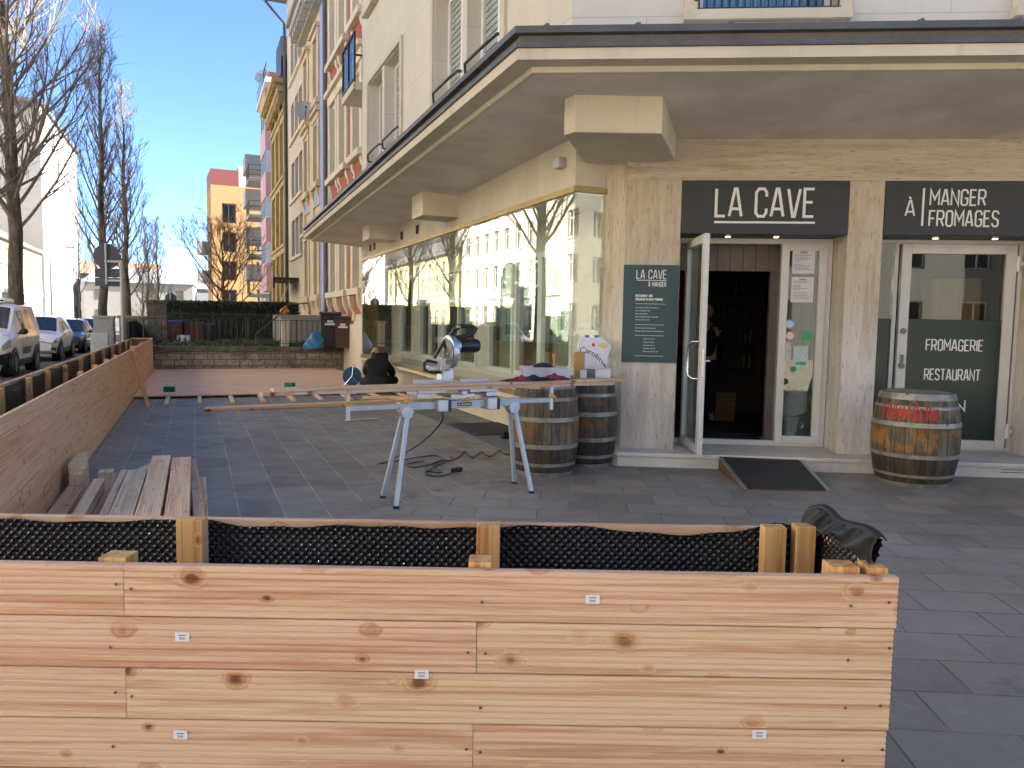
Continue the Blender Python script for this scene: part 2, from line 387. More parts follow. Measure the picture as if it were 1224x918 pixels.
# pale stone border along the shop window and the black entrance mat let into it
m = MB(); m.prism([PA(0.9,0.12,0), PA(8,0.12,0), PA(8,0.50,0), PA(0.9,0.50,0)], (0,0,0.004)); struct('stone_border', m, plain('pale_border_slab', (0.13,0.122,0.11), 0.8, 0, 0.25, 4))
m = MB(); m.box(-0.42,0.42,-0.62,0.62,0,0.012)
tag(m.build('floor_mat', plain('rubber_mat', (0.016,0.017,0.019), 0.7, 0, 0.2, 8, 0.4), loc=(-0.36,11.45,0.004), rot=(0,0,RZA-1.57), bevel=0.004), 'black rubber mat lying on the paving beside the shop window', 'mat')
# raised garden behind the stone wall
m = MB(); m.prism([PA(16.6,5.9,0), PA(16.6,-0.3,0), PA(75,-0.3,0), PA(75,5.9,0)], (0,0,0.70)); struct('garden_ground', m, plain('garden_soil', (0.10,0.095,0.075), 0.95, 0, 0.3, 3, 0.5))

# =====================================================================  wall helper
def wall_cells(mb, u0, u1, z0, z1, ops, y, depth, sgn=-1, thick=None):
    """facade sheet at y with rectangular openings (u0,u1,z0,z1) and reveals going `depth` inwards (sgn)"""
    us = sorted({u0, u1, *[o[0] for o in ops], *[o[1] for o in ops]}); zs = sorted({z0, z1, *[o[2] for o in ops], *[o[3] for o in ops]})
    for a, b in zip(us, us[1:]):
        for c, d in zip(zs, zs[1:]):
            mu, mz = (a+b)/2, (c+d)/2
            if any(o[0] < mu < o[1] and o[2] < mz < o[3] for o in ops): continue
            mb.quad((a,y,c), (b,y,c), (b,y,d), (a,y,d))
    yi = y + sgn*depth
    for a, b, c, d in ops:
        mb.quad((a,y,c),(a,yi,c),(a,yi,d),(a,y,d)); mb.quad((b,y,c),(b,y,d),(b,yi,d),(b,yi,c))
        mb.quad((a,y,c),(b,y,c),(b,yi,c),(a,yi,c)); mb.quad((a,y,d),(a,yi,d),(b,yi,d),(b,y,d))
    return mb
def frame_mb(a, b, c, d, y0, y1, t=0.06, mull=(), trans=()):
    m = MB(); m.box(a, a+t, y0, y1, c, d); m.box(b-t, b, y0, y1, c, d); m.box(a+t, b-t, y0, y1, c, c+t); m.box(a+t, b-t, y0, y1, d-t, d)
    for u in mull: m.box(u-t*0.5, u+t*0.5, y0+0.003, y1-0.003, c+t, d-t)
    for z in trans: m.box(a+t, b-t, y0+0.006, y1-0.006, z-t*0.4, z+t*0.4)
    return m

# =====================================================================  corner building
bld = thing('corner_building', 'cream corner building with long canopy over its ground floor shop front', 'building', Q0, RZA)
RB = (0, 0, RZB - RZA)
def bA(name, mb, mat, **k): return mb.build(name, mat, bld, **k)
def bB(name, mb, mat, **k): return mb.build(name, mat, bld, rot=RB, **k)
_inv = Matrix.Rotation(-RZA, 4, 'Z')
def toA(p): return _inv @ (Vector((p.x, p.y, p.z)) - Q0)       # world -> building coordinates
ROOF = 19.0
# body (storeys above the shops) and the closed sides of the ground floor
core = [PA(0.3,-0.15), PA(13,-0.15), PA(13,-14), PB(45,14), PB(45,0.2)]  # unseen height and long wing sized to shade the forecourt
m = MB(); m.prism([toA(p) + Vector((0,0,3.9)) for p in core], (0,0,ROOF-3.9)); bA('upper_storeys', m, M_['cream'])
m = MB()
for a, b in zip(core[1:], core[2:]):
    d = (b-a).normalized(); n_ = Vector((-d.y, d.x, 0))*0.15
    m.prism([toA(q) for q in (a, b, b+n_, a+n_)], (0,0,3.9))
bA('rear_wall', m, M_['cream'])  # unseen walls added to keep sun out of the ground floor
m = MB(); m.prism([toA(p)+Vector((0,0,ROOF)) for p in (PA(-1.2,0.9), PA(13,0.9), PA(13,-14.3), PB(45.5,14.3), PB(45.5,-1.4))], (0,0,0.35)); bA('roof', m, M_['zinc'])

# --- upper wall towards the side street (A)
UA = 0.50
opsA = []
for z0, z1 in ((4.50,6.66), (8.30,10.4), (11.9,14.0), (15.3,17.3)):
    for a, b in ((1.10,2.46), (2.66,4.0), (6.18,7.54), (7.74,8.96)): opsA.append((a, b, z0, z1))
m = MB(); wall_cells(m, -0.84, 9.75, 3.95, ROOF, opsA, UA, 0.30)
m.quad((9.75,UA,3.95),(9.75,UA,ROOF),(9.75,-0.15,ROOF),(9.75,-0.15,3.95)); bA('wall', m, M_['cream'])
M_['shutter'] = plain('roller_shutter', (0.33,0.345,0.31), 0.5, 0, 0.05)
for i, (a, b, z0, z1) in enumerate(opsA):
    if z0 > 11: continue
    wf = bA('window', frame_mb(a, b, z0, z1, UA-0.28, UA-0.21, 0.08, ((a+b)/2,)), M_['upvc'])
    q = MB(); q.box(a+0.08, b-0.08, UA-0.262, UA-0.252, z0+0.08, z1-0.08); q.build('pane', M_['win_dark'], wf)
    q = MB(); zt = z1-0.05; zb = z0 + (0.1 if i % 2 == 0 else 0.45)
    while zt > zb: q.box(a+0.09, b-0.09, UA-0.248, UA-0.235, zt-0.085, zt-0.012); zt -= 0.09
    q.build('roller_shutter', M_['shutter'], wf)
    q = MB(); zr = z0+0.66
    q.tube([(b-0.10,UA-0.06,zr-0.16), (b-0.10,UA+0.05,zr-0.14), (b-0.10,UA+0.06,zr), (a+0.35,UA+0.06,zr+0.01), (a+0.06,UA+0.05,zr+0.01), (a-0.0,UA-0.04,zr)], 0.022, 6)
    q.build('window_rail', M_['rail'], wf)
for a, b in ((1.10,4.0), (6.18,8.96)):
    for z0, z1 in ((4.3,6.66), (8.30,10.4)):
        m = MB()
        for u0, u1 in ((a-0.16, a-0.02), (b+0.02, b+0.16)): m.box(u0, u1, UA-0.02, UA+0.05, z0, z1+0.1)
        m.box(a-0.02, b+0.02, UA-0.02, UA+0.05, z1+0.015, z1+0.1)
        if z0 > 6: m.box(a-0.2, b+0.2, UA-0.02, UA+0.14, z0-0.2, z0-0.02)
        bA('window_surround', m, M_['fascia'], bevel=0.01)

# --- balcony at the far edge of the cream wall
m = MB(); m.box(9.78, 11.3, -0.1, 0.69, 6.78, 6.94); bl = bA('balcony', m, M_['fascia'])
m = MB(); z0, z1 = 6.98, 8.02
for u in (9.8, 10.55, 11.28): m.beam((u,0.66,z0-0.2), (u,0.66,z1), 0.04, 0.04)
m.beam((9.8,0.66,z1), (11.3,0.66,z1), 0.05, 0.05); m.beam((9.8,0.66,z0+0.05), (11.3,0.66,z0+0.05), 0.04, 0.05)
m.beam((11.28,0.66,z1), (11.28,-0.1,z1), 0.04, 0.04); m.beam((11.28,0.66,z0+0.05), (11.28,-0.1,z0+0.05), 0.04, 0.04)
m.build('railing', M_['black'], bl)
m = MB()
for k in range(4): m.box(9.84+k*0.36, 10.14+k*0.36, 0.645, 0.652, z0+0.1, z1-0.06)
m.build('railing_panel', plain('smoked_panel', (0.03,0.04,0.055), 0.25), bl)

# --- canopy, swept round the corner
Kf, Kc = Vector((-5.42,20.02,0)), Vector((0.0,6.9,0)); Kr = Kc + _rot(RZB, 46, 0)
KI = [Vector((0.9245,0.381,0)), Vector((0.690,0.950,0)), Vector((0.0767,0.997,0))]
KZ = [-0.24, 0.0, 0.0]
def sweep(prof):
    m = MB(); n = len(prof); vs = []
    for K, I, dz in zip((Kf, Kc, Kr), KI, KZ):
        for d, z in prof: q = K + I*d; vs.append(toA(Vector((q.x, q.y, z+dz))))
    fs = [(i*n+j, i*n+(j+1) % n, (i+1)*n+(j+1) % n, (i+1)*n+j) for i in range(2) for j in range(n)]
    fs += [tuple(range(n)), tuple(range(2*n, 3*n))]
    return m.add(vs, fs)
can = bA('canopy', sweep([(0.20,3.84),(2.35,3.69),(2.35,4.2),(0.20,4.05)]), M_['soffit'])
sweep([(0.0,3.985),(0.0,3.89),(0.19,3.888),(0.195,3.842),(0.24,3.835),(0.24,3.985)]).build('fascia', M_['fascia'], can)
sweep([(-0.03,4.165),(-0.035,4.105),(0.03,4.10),(0.045,4.035),(-0.02,4.03),(-0.025,3.988),(0.25,3.99),(0.4,4.2),(0.02,4.18)]).build('flashing', M_['zinc'], can)
for k in range(7):
    q = toA(Kc + _rot(RZB, 0.25+k*0.78, 0) + Vector((0,0.0,4.17))); m = MB(); m.cbox(q, (0.05,0.03,0.03)); m.build('flashing_clip', M_['zinc'], can)
# beams under the canopy
for t0, t1, o in ((4.26,4.92,0.62), (8.45,9.1,0.62)):
    m = MB(); m.box(t0, t1, -0.02, o, 3.32, 3.80); bA('canopy_beam', m, M_['fascia'], bevel=0.012)
m = MB(); m.prism([toA(Vector((x,y,3.45))) for x, y in ((1.41,7.6),(1.79,8.8),(1.2,9.12),(0.80,9.0),(0.47,7.74),(0.56,7.6))], (0,0,0.36)); bA('canopy_beam', m, M_['fascia'], bevel=0.012)

# --- long projecting shop window (A)
LW = 12.3
m = MB(); m.box(0.0, LW, -0.42, 0.0, 3.19, 3.80); m.box(0.05, LW+0.7, -0.62, -0.42, 3.19, 3.85); bA('shop_window_fascia', m, M_['fascia'])
m = MB(); m.box(0.0, LW, -0.42, 0.02, 0.54, 0.605); bA('shop_window_base', m, M_['fascia'], bevel=0.006)
m = MB(); m.box(0.12, LW+0.7, -0.46, -0.37, 0.0, 0.54); bA('plinth', m, M_['fascia'])
m = MB()
m.box(-0.015, LW+0.015, -0.03, 0.025, 3.115, 3.187); m.box(-0.015, LW+0.015, -0.03, 0.028, 0.607, 0.685)
m.box(-0.018, 0.05, -0.42, -0.03, 3.118, 3.184); m.box(-0.018, 0.05, -0.42, -0.03, 0.61, 0.682)
m.box(-0.03, 0.06, -0.47, -0.42, 0.54, 3.42); m.box(LW-0.05, LW+0.03, -0.43, -0.031, 0.69, 3.11)
bA('brass_frame', m, M_['brass'], bevel=0.004)
for a, b in ((0.012,4.1), (4.112,8.2), (8.212,12.24)):
    q = MB(); q.box(a, b, -0.012, 0.0, 0.687, 3.113); bA('shop_window_pane', q, M_['glass'])
q = MB(); q.box(0.0, 0.01, -0.415, -0.014, 0.687, 3.113); bA('shop_window_pane', q, M_['glass'], label='narrow end pane of the projecting shop window')
# shelf, ceiling and inner window wall behind the glass
m = MB(); m.box(0.03, LW, -0.80, -0.03, 0.606, 0.66); m.box(0.03, LW, -0.80, -0.03, 3.10, 3.16); m.box(0.3, LW, -0.80, -0.43, 3.16, 3.19); bA('display_shelf', m, plain('cream_shelf', (0.72,0.66,0.56), 0.6, 0, 0.05))
ops = [(1.60,2.60,0.80,2.62), (2.70,3.60,0.80,2.62), (3.78,4.82,0.80,2.62), (5.56,7.62,0.80,2.62), (7.92,9.39,0.80,2.62), (10.14,11.2,0.80,2.62)]
m = MB(); wall_cells(m, 0.10, LW, 0.66, 3.10, ops, -0.80, 0.06); m.box(0.10, 0.16, -0.795, -0.43, 0.66, 3.10); bA('inner_wall', m, M_['pinkcol'])
for i, (a, b, z0, z1) in enumerate(ops):
    wf = bA('inner_window', frame_mb(a-0.05, b+0.05, z0-0.05, z1+0.05, -0.845, -0.775, 0.075, () if b-a < 1.3 else ((a+b)/2,)), M_['upvc'])
    q = MB(); q.box(a, b, -0.85, -0.842, z0, z1); q.build('pane', M_['glass'], wf)
    if i in (0, 2):
        q = MB(); q.grid(lambda u, v: (a-0.05+(b-a+0.1)*u, -1.0+0.025*math.sin(u*50), z0-0.2+(z1-z0+0.4)*v), 60, 1); q.build('curtain', plain('sage_curtain', (0.30,0.34,0.27), 0.8), wf)
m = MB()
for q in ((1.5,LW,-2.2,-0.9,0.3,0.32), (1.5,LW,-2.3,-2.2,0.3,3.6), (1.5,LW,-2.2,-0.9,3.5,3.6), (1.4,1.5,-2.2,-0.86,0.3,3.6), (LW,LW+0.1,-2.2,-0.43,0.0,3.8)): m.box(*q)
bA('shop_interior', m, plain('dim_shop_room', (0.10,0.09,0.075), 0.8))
_bf = wood('brown_furniture', [(0.20,0.10,0.045)]*4, 'Z')
for q in ((2.2, 3.6, -1.5, -1.1, 0.32, 1.15),(5.7,6.6,-1.6,-1.1,0.32,1.2),(6.9,7.5,-1.9,-1.3,0.32,1.6)): m = MB(); m.box(*q); bA('counter', m, _bf, bevel=0.01)
for t in (6.82, 8.05, 10.75, 11.2):
    m = MB(); m.box(t-0.1, t+0.1, -0.001, 0.008, 3.30, 3.47); bA('vent_grille', m, M_['dark'])
m = MB(); m.box(0.24, 0.40, -0.001, 0.10, 3.43, 3.55); bA('wall_lamp', m, M_['alu'], bevel=0.008)

# --- shop front (B)
m = MB(); m.box(0.59, 46, 0.0, 0.5, 3.25, 3.76); bB('lintel', m, M_['trav_h'])
m = MB(); m.prism([(0.32,0.22,0.16),(0.59,0.0,0.16),(1.21,0.0,0.16),(1.21,0.75,0.16),(0.32,0.75,0.16)], (0,0,3.088)); m.prism([(0.32,0.22,3.25),(0.588,0.001,3.25),(0.588,0.75,3.25),(0.32,0.75,3.25)], (0,0,0.45)); bB('pillar', m, M_['trav_v'])
for s0, s1 in ((3.07,3.45), (5.22,5.9), (8.0,8.4), (10.5,11.2)):
    m = MB(); m.box(s0, s1, 0.0, 0.62, 0.16, 3.248); bB('pillar', m, M_['trav_v'], bevel=0.006)
m = MB(); m.box(11.2, 46, 0.02, 0.3, 0.0, 3.25); bB('wall', m, M_['trav_v'])
m = MB(); m.prism([(0.55,-0.31,0),(46,-0.31,0),(46,1.2,0),(0.36,1.2,0),(0.36,-0.12,0)], (0,0,0.112)); st = bB('step', m, M_['step'])
m = MB(); m.prism([(0.54,-0.335,0.115),(46,-0.335,0.115),(46,1.2,0.115),(0.34,1.2,0.115),(0.34,-0.13,0.115)], (0,0,0.046)); m.build('step_slab', M_['step'], st, bevel=0.006)
for k in range(2): m = MB(); m.box(4.72, 4.98, -0.314, -0.309, 0.055+k*0.03, 0.062+k*0.03); m.build('vent_slot', M_['dark'], st)
def spots(s_list, parent_name):
    for s in s_list:
        q = MB(); q.lathe([(0.03,0),(0.03,0.008),(0.045,0.008),(0.045,0.0)], 16, (s,0.18,2.638)); f = bB('spotlight', q, M_['steel'])
        q = MB(); q.lathe([(0.028,0),(0.028,0.004)], 16, (s,0.18,2.634)); q.build('lamp', emit('warm_lamp', (1.0,0.55,0.22), 1.6), f)
# first doorway
FY = 0.45
m = MB(); m.box(1.213, 3.067, 0.05, 0.6, 2.655, 3.245); bB('soffit_box', m, M_['anth']); spots((1.78,2.33), 'a')
m = MB(); m.box(3.453, 5.217, 0.05, 0.6, 2.655, 3.245); bB('soffit_box', m, M_['anth']); spots((4.1,4.75), 'b')
df = bB('door_frame', frame_mb(1.22, 3.06, 0.165, 2.65, FY, FY+0.07, 0.06, (2.50,)), M_['doorframe'])
m = frame_mb(2.47, 3.00, 0.20, 2.60, FY-0.02, FY+0.045, 0.09); sl = bB('door_sidelight', m, M_['doorframe'], bevel=0.004)
m = MB(); m.box(2.56, 2.91, FY+0.01, FY+0.018, 0.29, 2.51); m.build('pane', M_['glass_door'], sl)
def note(name, s0, s1, z0, z1, mat, parent, y=FY-0.0, lab=None):
    q = MB(); q.box(s0, s1, y+0.004, y+0.008, z0, z1); return q.build(name, mat, parent, label=lab)
M_['paper'] = plain('paper', (0.66,0.66,0.68), 0.7, 0, 0.03)
M_['ink'] = plain('ink', (0.2,0.2,0.22), 0.7)
for z0, z1, ttl in ((2.24,2.52,0), (1.90,2.20,1)):
    nt = note('paper_notice', 2.60, 2.86, z0, z1, M_['paper'], sl)
    q = MB(); rr = random.Random(z0); z = z1-0.05
    q.box(2.69,2.77,FY+0.002,FY+0.0035,z1-0.035,z1-0.02)
    while z > z0+0.03:
        if rr.random() < 0.85: q.box(2.62, 2.64+0.17*rr.random()+0.03, FY+0.002, FY+0.0035, z, z+0.005)
        z -= 0.017
    q.build('text_lines', M_['ink'], nt)
def sticker(kind, s, z, r, col, ring=None):
    q = MB(); q.lathe([(r,0),(r,0.003)], 24, (s,FY+0.004,z), Matrix.Rotation(R_(90),3,'X')); o = q.build('sticker', plain('sticker_'+kind, col, 0.4, 0, 0.03), sl)
    if ring:
        q = MB(); q.lathe([(r*0.72,0),(r*0.72,0.003)], 24, (s,FY+0.0005,z), Matrix.Rotation(R_(90),3,'X')); q.build('emblem', plain('emblem_'+kind, ring, 0.4, 0, 0.1, 60), o)
sticker('blue', 2.60, 1.64, 0.055, (0.16,0.36,0.62), (0.5,0.66,0.8)); sticker('red', 2.61, 1.50, 0.062, (0.45,0.12,0.08), (0.6,0.58,0.56))
sticker('green', 2.67, 1.10, 0.035, (0.05,0.42,0.18), (0.02,0.20,0.08)); sticker('black', 2.58, 0.95, 0.037, (0.02,0.02,0.022))
note('sticker', 2.75, 2.87, 1.44, 1.56, plain('sticker_g', (0.08,0.34,0.16), 0.4, 0, 0.25, 60), sl); note('sticker', 2.66, 2.83, 1.20, 1.38, plain('sticker_w', (0.45,0.55,0.55), 0.4, 0, 0.25, 50), sl)
note('sticker', 2.565, 2.63, 1.20, 1.42, plain('sticker_s', (0.5,0.48,0.46), 0.4, 0, 0.4, 40), sl); note('sticker', 2.69, 2.81, 1.15, 1.19, plain('sticker_t', (0.03,0.38,0.27), 0.4), sl)
# open door leaf: swings out on its left edge
LL = 0.93; ang = math.atan2(-0.92, 0.06)
def leaf(mb_): return mb_
m = frame_mb(0.0, LL, 0.185, 2.60, -0.03, 0.03, 0.095)
dl = m.build('door', M_['doorframe'], bld, bevel=0.004)
dl.matrix_parent_inverse = Matrix.Identity(4)
_dp = Matrix.Rotation(RZB-RZA, 4, 'Z') @ Matrix.Translation((1.37, 0.42, 0)) @ Matrix.Rotation(ang, 4, 'Z')
dl.location = _dp.to_translation(); dl.rotation_euler = _dp.to_euler()
m = MB(); m.box(0.095, LL-0.095, -0.006, 0.006, 0.28, 2.505); m.build('pane', M_['glass_door'], dl)
hx = LL-0.05
m = MB()
for hy in (-1,): 
    z0, z1 = 1.02, 1.43; yy = hy*0.12
    m.tube([(hx,hy*0.03,z0),(hx-0.05,yy*0.7,z0),(hx-0.10,yy,z0+0.03),(hx-0.13,yy*1.05,z0+0.10),(hx-0.13,yy*1.05,z1-0.10),(hx-0.10,yy,z1-0.03),(hx-0.05,yy*0.7,z1),(hx,hy*0.03,z1)], 0.016, 10)
m.build('handle', M_['steel'], dl, smooth=True)
m = MB(); m.tube([(hx,0.03,1.22),(hx,0.08,1.22),(hx-0.10,0.09,1.22)], 0.012, 8); m.box(LL-0.001,LL+0.004,-0.012,0.012,1.05,1.35); m.build('latch', M_['steel'], dl, smooth=True)
# vestibule and dark bar room behind
m = MB()
m.box(1.30, 3.06, 0.70, 0.74, 2.28, 2.66)
k = 1.30
while k < 3.0: m.box(k, k+0.145, 0.685, 0.70, 2.28, 2.62); k += 0.155
m.box(2.42, 2.55, 0.70, 0.80, 0.16, 2.28); k = 2.55
while k < 3.0: m.box(k, k+0.12, 0.70, 0.73, 0.16, 2.28); k += 0.13
bB('vestibule_panel', m, plain('mauve_panelling', (0.16,0.125,0.115), 0.7))
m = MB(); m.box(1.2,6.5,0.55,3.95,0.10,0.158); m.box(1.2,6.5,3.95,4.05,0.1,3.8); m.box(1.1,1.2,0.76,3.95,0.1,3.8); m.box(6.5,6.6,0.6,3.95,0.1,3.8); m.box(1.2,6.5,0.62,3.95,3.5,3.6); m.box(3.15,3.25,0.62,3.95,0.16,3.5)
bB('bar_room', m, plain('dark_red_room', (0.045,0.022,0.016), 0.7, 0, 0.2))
m = MB(); m.box(1.30,2.45,0.56,1.5,0.161,0.172); bB('entrance_mat', m, plain('blue_mat', (0.02,0.027,0.045), 0.9, 0, 0.2, 20))
m = MB(); m.grid(lambda u, v: (1.25+0.7*u, 2.9+0.03*math.sin(u*60), 1.3+1.6*v), 80, 1); bB('red_curtain', m, plain('red_curtain', (0.18,0.035,0.018), 0.8))
rr = random.Random(4); sh = MB(); bt = MB()
for z in (0.9,1.3,1.7,2.1,2.5):
    sh.box(1.95, 2.9, 3.4, 3.75, z, z+0.025); x = 1.98
    while x < 2.85:
        if rr.random() < 0.75: bt.lathe([(0.035,z+0.026),(0.037,z+0.2),(0.014,z+0.25),(0.014,z+0.31)], 8, (x,3.45,0))
        x += 0.085
so_ = bB('bottle_shelf', sh, M_['dark']); bt.build('bottles', plain('bottle_glass', (0.06,0.075,0.05), 0.15, 0, 0.5, 20), so_)
# second doorway
df2 = bB('door_frame', frame_mb(3.455, 5.215, 0.165, 2.65, FY, FY+0.07, 0.045, (3.80,)), M_['doorframe'])
dr = bB('door', frame_mb(3.85, 5.14, 0.19, 2.60, FY-0.025, FY+0.04, 0.11), M_['doorframe'], bevel=0.004)
m = MB(); m.box(3.96, 5.03, FY+0.004, FY+0.010, 1.725, 2.49); m.box(3.50, 3.775, FY+0.004, FY+0.010, 1.725, 2.60); m.build('pane', M_['glass_door'], dr)
m = MB(); m.box(3.96, 5.03, FY+0.002, FY+0.012, 0.30, 1.722); m.box(3.50, 3.775, FY+0.03, FY+0.04, 0.21, 1.722); fl = m.build('green_film', M_['film'], dr)
for z in (0.42, 2.38): m = MB(); m.box(5.12, 5.20, FY-0.05, FY-0.02, z-0.02, z+0.02); m.tube([(5.145,FY-0.045,z-0.09),(5.145,FY-0.045,z+0.09)], 0.02, 8); m.build('hinge', M_['white'], dr)
_lk = plain('grey_lock', (0.16,0.16,0.16), 0.4)
for z in (1.58,1.17): m = MB(); m.lathe([(0.035,0),(0.035,0.02)], 16, (3.905,FY-0.025,z), Matrix.Rotation(R_(90),3,'X')); m.build('lock', _lk, dr)
m = MB(); m.box(3.89,3.92,FY-0.05,FY-0.026,1.21,1.30); m.build('latch', _lk, dr)
m = MB(); m.box(4.55,5.15,1.2,1.5,0.2,2.25); bB('cabinet', m, wood('cabinet_wood', [(0.33,0.17,0.06)]*4, 'Z', 0, 0.5)); m = MB(); m.box(3.6,4.5,2.6,2.7,0.2,2.3); bB('back_panel', m, plain('dark_teal', (0.02,0.03,0.035), 0.6))
m = MB(); m.ball((3.62,0.9,2.15), 0.10, 16, 10); bB('globe_lamp', m, emit('globe_glow', (1.0,0.66,0.25), 0.35), smooth=True)

# --- upper wall over the shop front (B)
UB = -0.98
opsB = []
for z0, z1 in ((4.70,6.6), (8.4,10.4), (12,14), (15.3,17.3)):
    for k in range(14): opsB.append((1.18+3.12*k, 2.52+3.12*k, z0, z1))
m = MB(); wall_cells(m, -0.07, 45.3, 3.95, ROOF, opsB, UB, 0.25, 1); bB('wall', m, M_['pale_wall'])
M_['sky_curtain'] = plain('sky_tinted_curtain', (0.20,0.40,0.68), 0.6, 0, 0.1)  # curtain folds; the blue stands in for sky mirrored by the pane
for i, (a, b, z0, z1) in enumerate(opsB[:2]):
    wf = bB('window', frame_mb(a, b, z0, z1, UB+0.16, UB+0.23, 0.07), M_['upvc'])
    q = MB(); q.grid(lambda u, v: (a+0.06+(b-a-0.25)*u, UB+0.30+0.03*math.sin(u*45), z0+0.06+(z1-z0-0.1)*v), 70, 1); q.build('curtain', M_['sky_curtain'], wf)
    q = MB(); q.box(a+0.07, b-0.07, UB+0.19, UB+0.196, z0+0.07, z1-0.07); q.build('pane', M_['glass_door'], wf)
    q = MB(); q.beam((a-0.02,UB-0.05,z0+0.02),(b+0.02,UB-0.05,z0+0.02),0.03,0.03); q.beam((a-0.02,UB-0.05,z0+0.95),(b+0.02,UB-0.05,z0+0.95),0.03,0.03)
    x = a
    while x < b+0.01: q.beam((x,UB-0.05,z0+0.02),(x,UB-0.05,z0+0.95),0.014,0.014); x += 0.0745
    for x in (a-0.03, b+0.03): q.beam((x,UB+0.0,z0+0.12),(x,UB-0.07,z0+0.12),0.03,0.03)
    q.build('window_railing', M_['rail'], wf)
    q = MB(); q.box(a-0.15, b+0.12, UB-0.13, UB, z0-0.10, z0-0.0); q.box(a-0.11, b+0.08, UB-0.06, UB, z0-0.16, z0-0.103); q.build('sill', M_['fascia'], wf, bevel=0.008)
    q = MB()
    for u0, u1 in ((a-0.14, a-0.002), (b+0.002, b+0.14)): q.box(u0, u1, UB-0.045, UB+0.02, z0+0.001, z1+0.14)
    q.box(a-0.002, b+0.002, UB-0.045, UB+0.02, z1+0.002, z1+0.14); q.box(a-0.2, b+0.17, UB-0.03, UB, z0-0.24, z0-0.165); q.build('window_surround', M_['fascia'], wf, bevel=0.008)
bpy.context.view_layer.update()
# =====================================================================  shop signs
GL = {
 'A': (0.54, [[(0,0),(.225,1),(.315,1),(.54,0)], [(.085,.27),(.455,.27)]]),
 'B': (0.5, [[(0,0),(0,1),(.34,1),(.46,.9),(.46,.62),(.36,.53),(0,.53)], [(.36,.53),(.5,.42),(.5,.1),(.38,0),(0,0)]]),
 'C': (0.5, [[(.48,.72),(.48,.87),(.37,1),(.13,1),(.02,.87),(.02,.13),(.13,0),(.37,0),(.48,.13),(.48,.28)]]),
 'D': (0.5, [[(0,0),(0,1),(.34,1),(.5,.86),(.5,.14),(.34,0),(-.0,0)]]),
 'E': (0.42, [[(.42,1),(0,1),(0,0),(.42,0)], [(0,.52),(.36,.52)]]),
 'F': (0.42, [[(.42,1),(0,1),(0,0)], [(0,.50),(.36,.50)]]),
 'G': (0.5, [[(.48,.74),(.48,.87),(.37,1),(.13,1),(.02,.87),(.02,.13),(.13,0),(.37,0),(.48,.13),(.48,.45),(.27,.45)]]),
 'I': (0.02, [[(.01,0),(.01,1)]]),
 'L': (0.40, [[(0,1),(0,0),(.40,0)]]),
 'M': (0.64, [[(0,0),(0,1),(.32,.38),(.64,1),(.64,0)]]),
 'N': (0.52, [[(0,0),(0,1),(.52,0),(.52,1)]]),
 'O': (0.5, [[(.13,1),(.02,.87),(.02,.13),(.13,0),(.37,0),(.48,.13),(.48,.87),(.37,1),(.13,1)]]),
 'P': (0.48, [[(0,0),(0,1),(.36,1),(.48,.88),(.48,.58),(.36,.46),(0,.46)]]),
 'R': (0.5, [[(0,0),(0,1),(.36,1),(.48,.88),(.48,.58),(.36,.46),(0,.46)], [(.26,.46),(.5,0)]]),
 'S': (0.48, [[(.46,.80),(.46,.88),(.35,1),(.13,1),(.02,.88),(.02,.66),(.12,.54),(.36,.46),(.46,.36),(.46,.12),(.35,0),(.13,0),(.02,.12),(.02,.22)]]),
 'T': (0.48, [[(0,1),(.48,1)], [(.24,1),(.24,0)]]),
 'U': (0.5, [[(.02,1),(.02,.13),(.13,0),(.37,0),(.48,.13),(.48,1)]]),
 'V': (0.52, [[(0,1),(.22,0),(.30,0),(.52,1)]]),
 'grave': (0.0, [[(.17,1.26),(.30,1.12)]]),
}
def ribbon(mb, pts, w_, f, y0, y1):
    """mitred flat stroke; f maps (x,z,y) to a point"""
    n = len(pts); P = [Vector((a, b)) for a, b in pts]; closed = (P[0]-P[-1]).length < 1e-6
    if closed: P = P[:-1]; n -= 1
    L = []; Rr = []
    for i in range(n):
        a = P[i-1] if (i > 0 or closed) else None; b = P[(i+1) % n] if (i < n-1 or closed) else None
        d1 = (P[i]-a).normalized() if a is not None else (b-P[i]).normalized()
        d2 = (b-P[i]).normalized() if b is not None else d1
        n1 = Vector((-d1.y, d1.x)); n2 = Vector((-d2.y, d2.x)); m = (n1+n2)
        m = m.normalized() if m.length > 1e-6 else n1
        k = (w_/2)/max(0.35, m.dot(n1)); L.append(P[i]+m*k); Rr.append(P[i]-m*k)
    vs = []
    for y in (y0, y1):
        vs += [f(q.x, q.y, y) for q in L] + [f(q.x, q.y, y) for q in Rr]
    fs = []; rng = range(n if closed else n-1)
    for i in rng:
        j = (i+1) % n
        fs += [(i, j, n+j, n+i), (2*n+i, 3*n+i, 3*n+j, 2*n+j), (i, 2*n+i, 2*n+j, j), (n+i, n+j, 3*n+j, 3*n+i)]
    if not closed: fs += [(0, n, 3*n, 2*n), (n-1, 3*n-1, 4*n-1, 2*n-1)]
    mb.add(vs, fs)
def write(mb, txt, x, z, h, sw, f, wx=1.0, gap=0.2, y0=0.0, y1=0.004, fit=None):
    def width(s_): return sum((GL[c][0]*wx + gap) if c in GL else 0.42 for c in s_) - gap
    if fit: h_w = fit / width(txt)
    else: h_w = h
    cx_ = x; k = 0
    for c in txt:
        if c == ' ': cx_ += 0.42*h_w; continue
        acc = c == '~'
        g = GL['A' if acc else c]
        for st in g[1] + (GL['grave'][1] if acc else []):
            dy = 0.0002*(k % 5); k += 1
            ribbon(mb, [(cx_ + a*wx*h_w, z + b*h) for a, b in st], sw, f, y0-dy, y1)
        cx_ += (g[0]*wx + gap)*h_w
GL['~'] = GL['A']
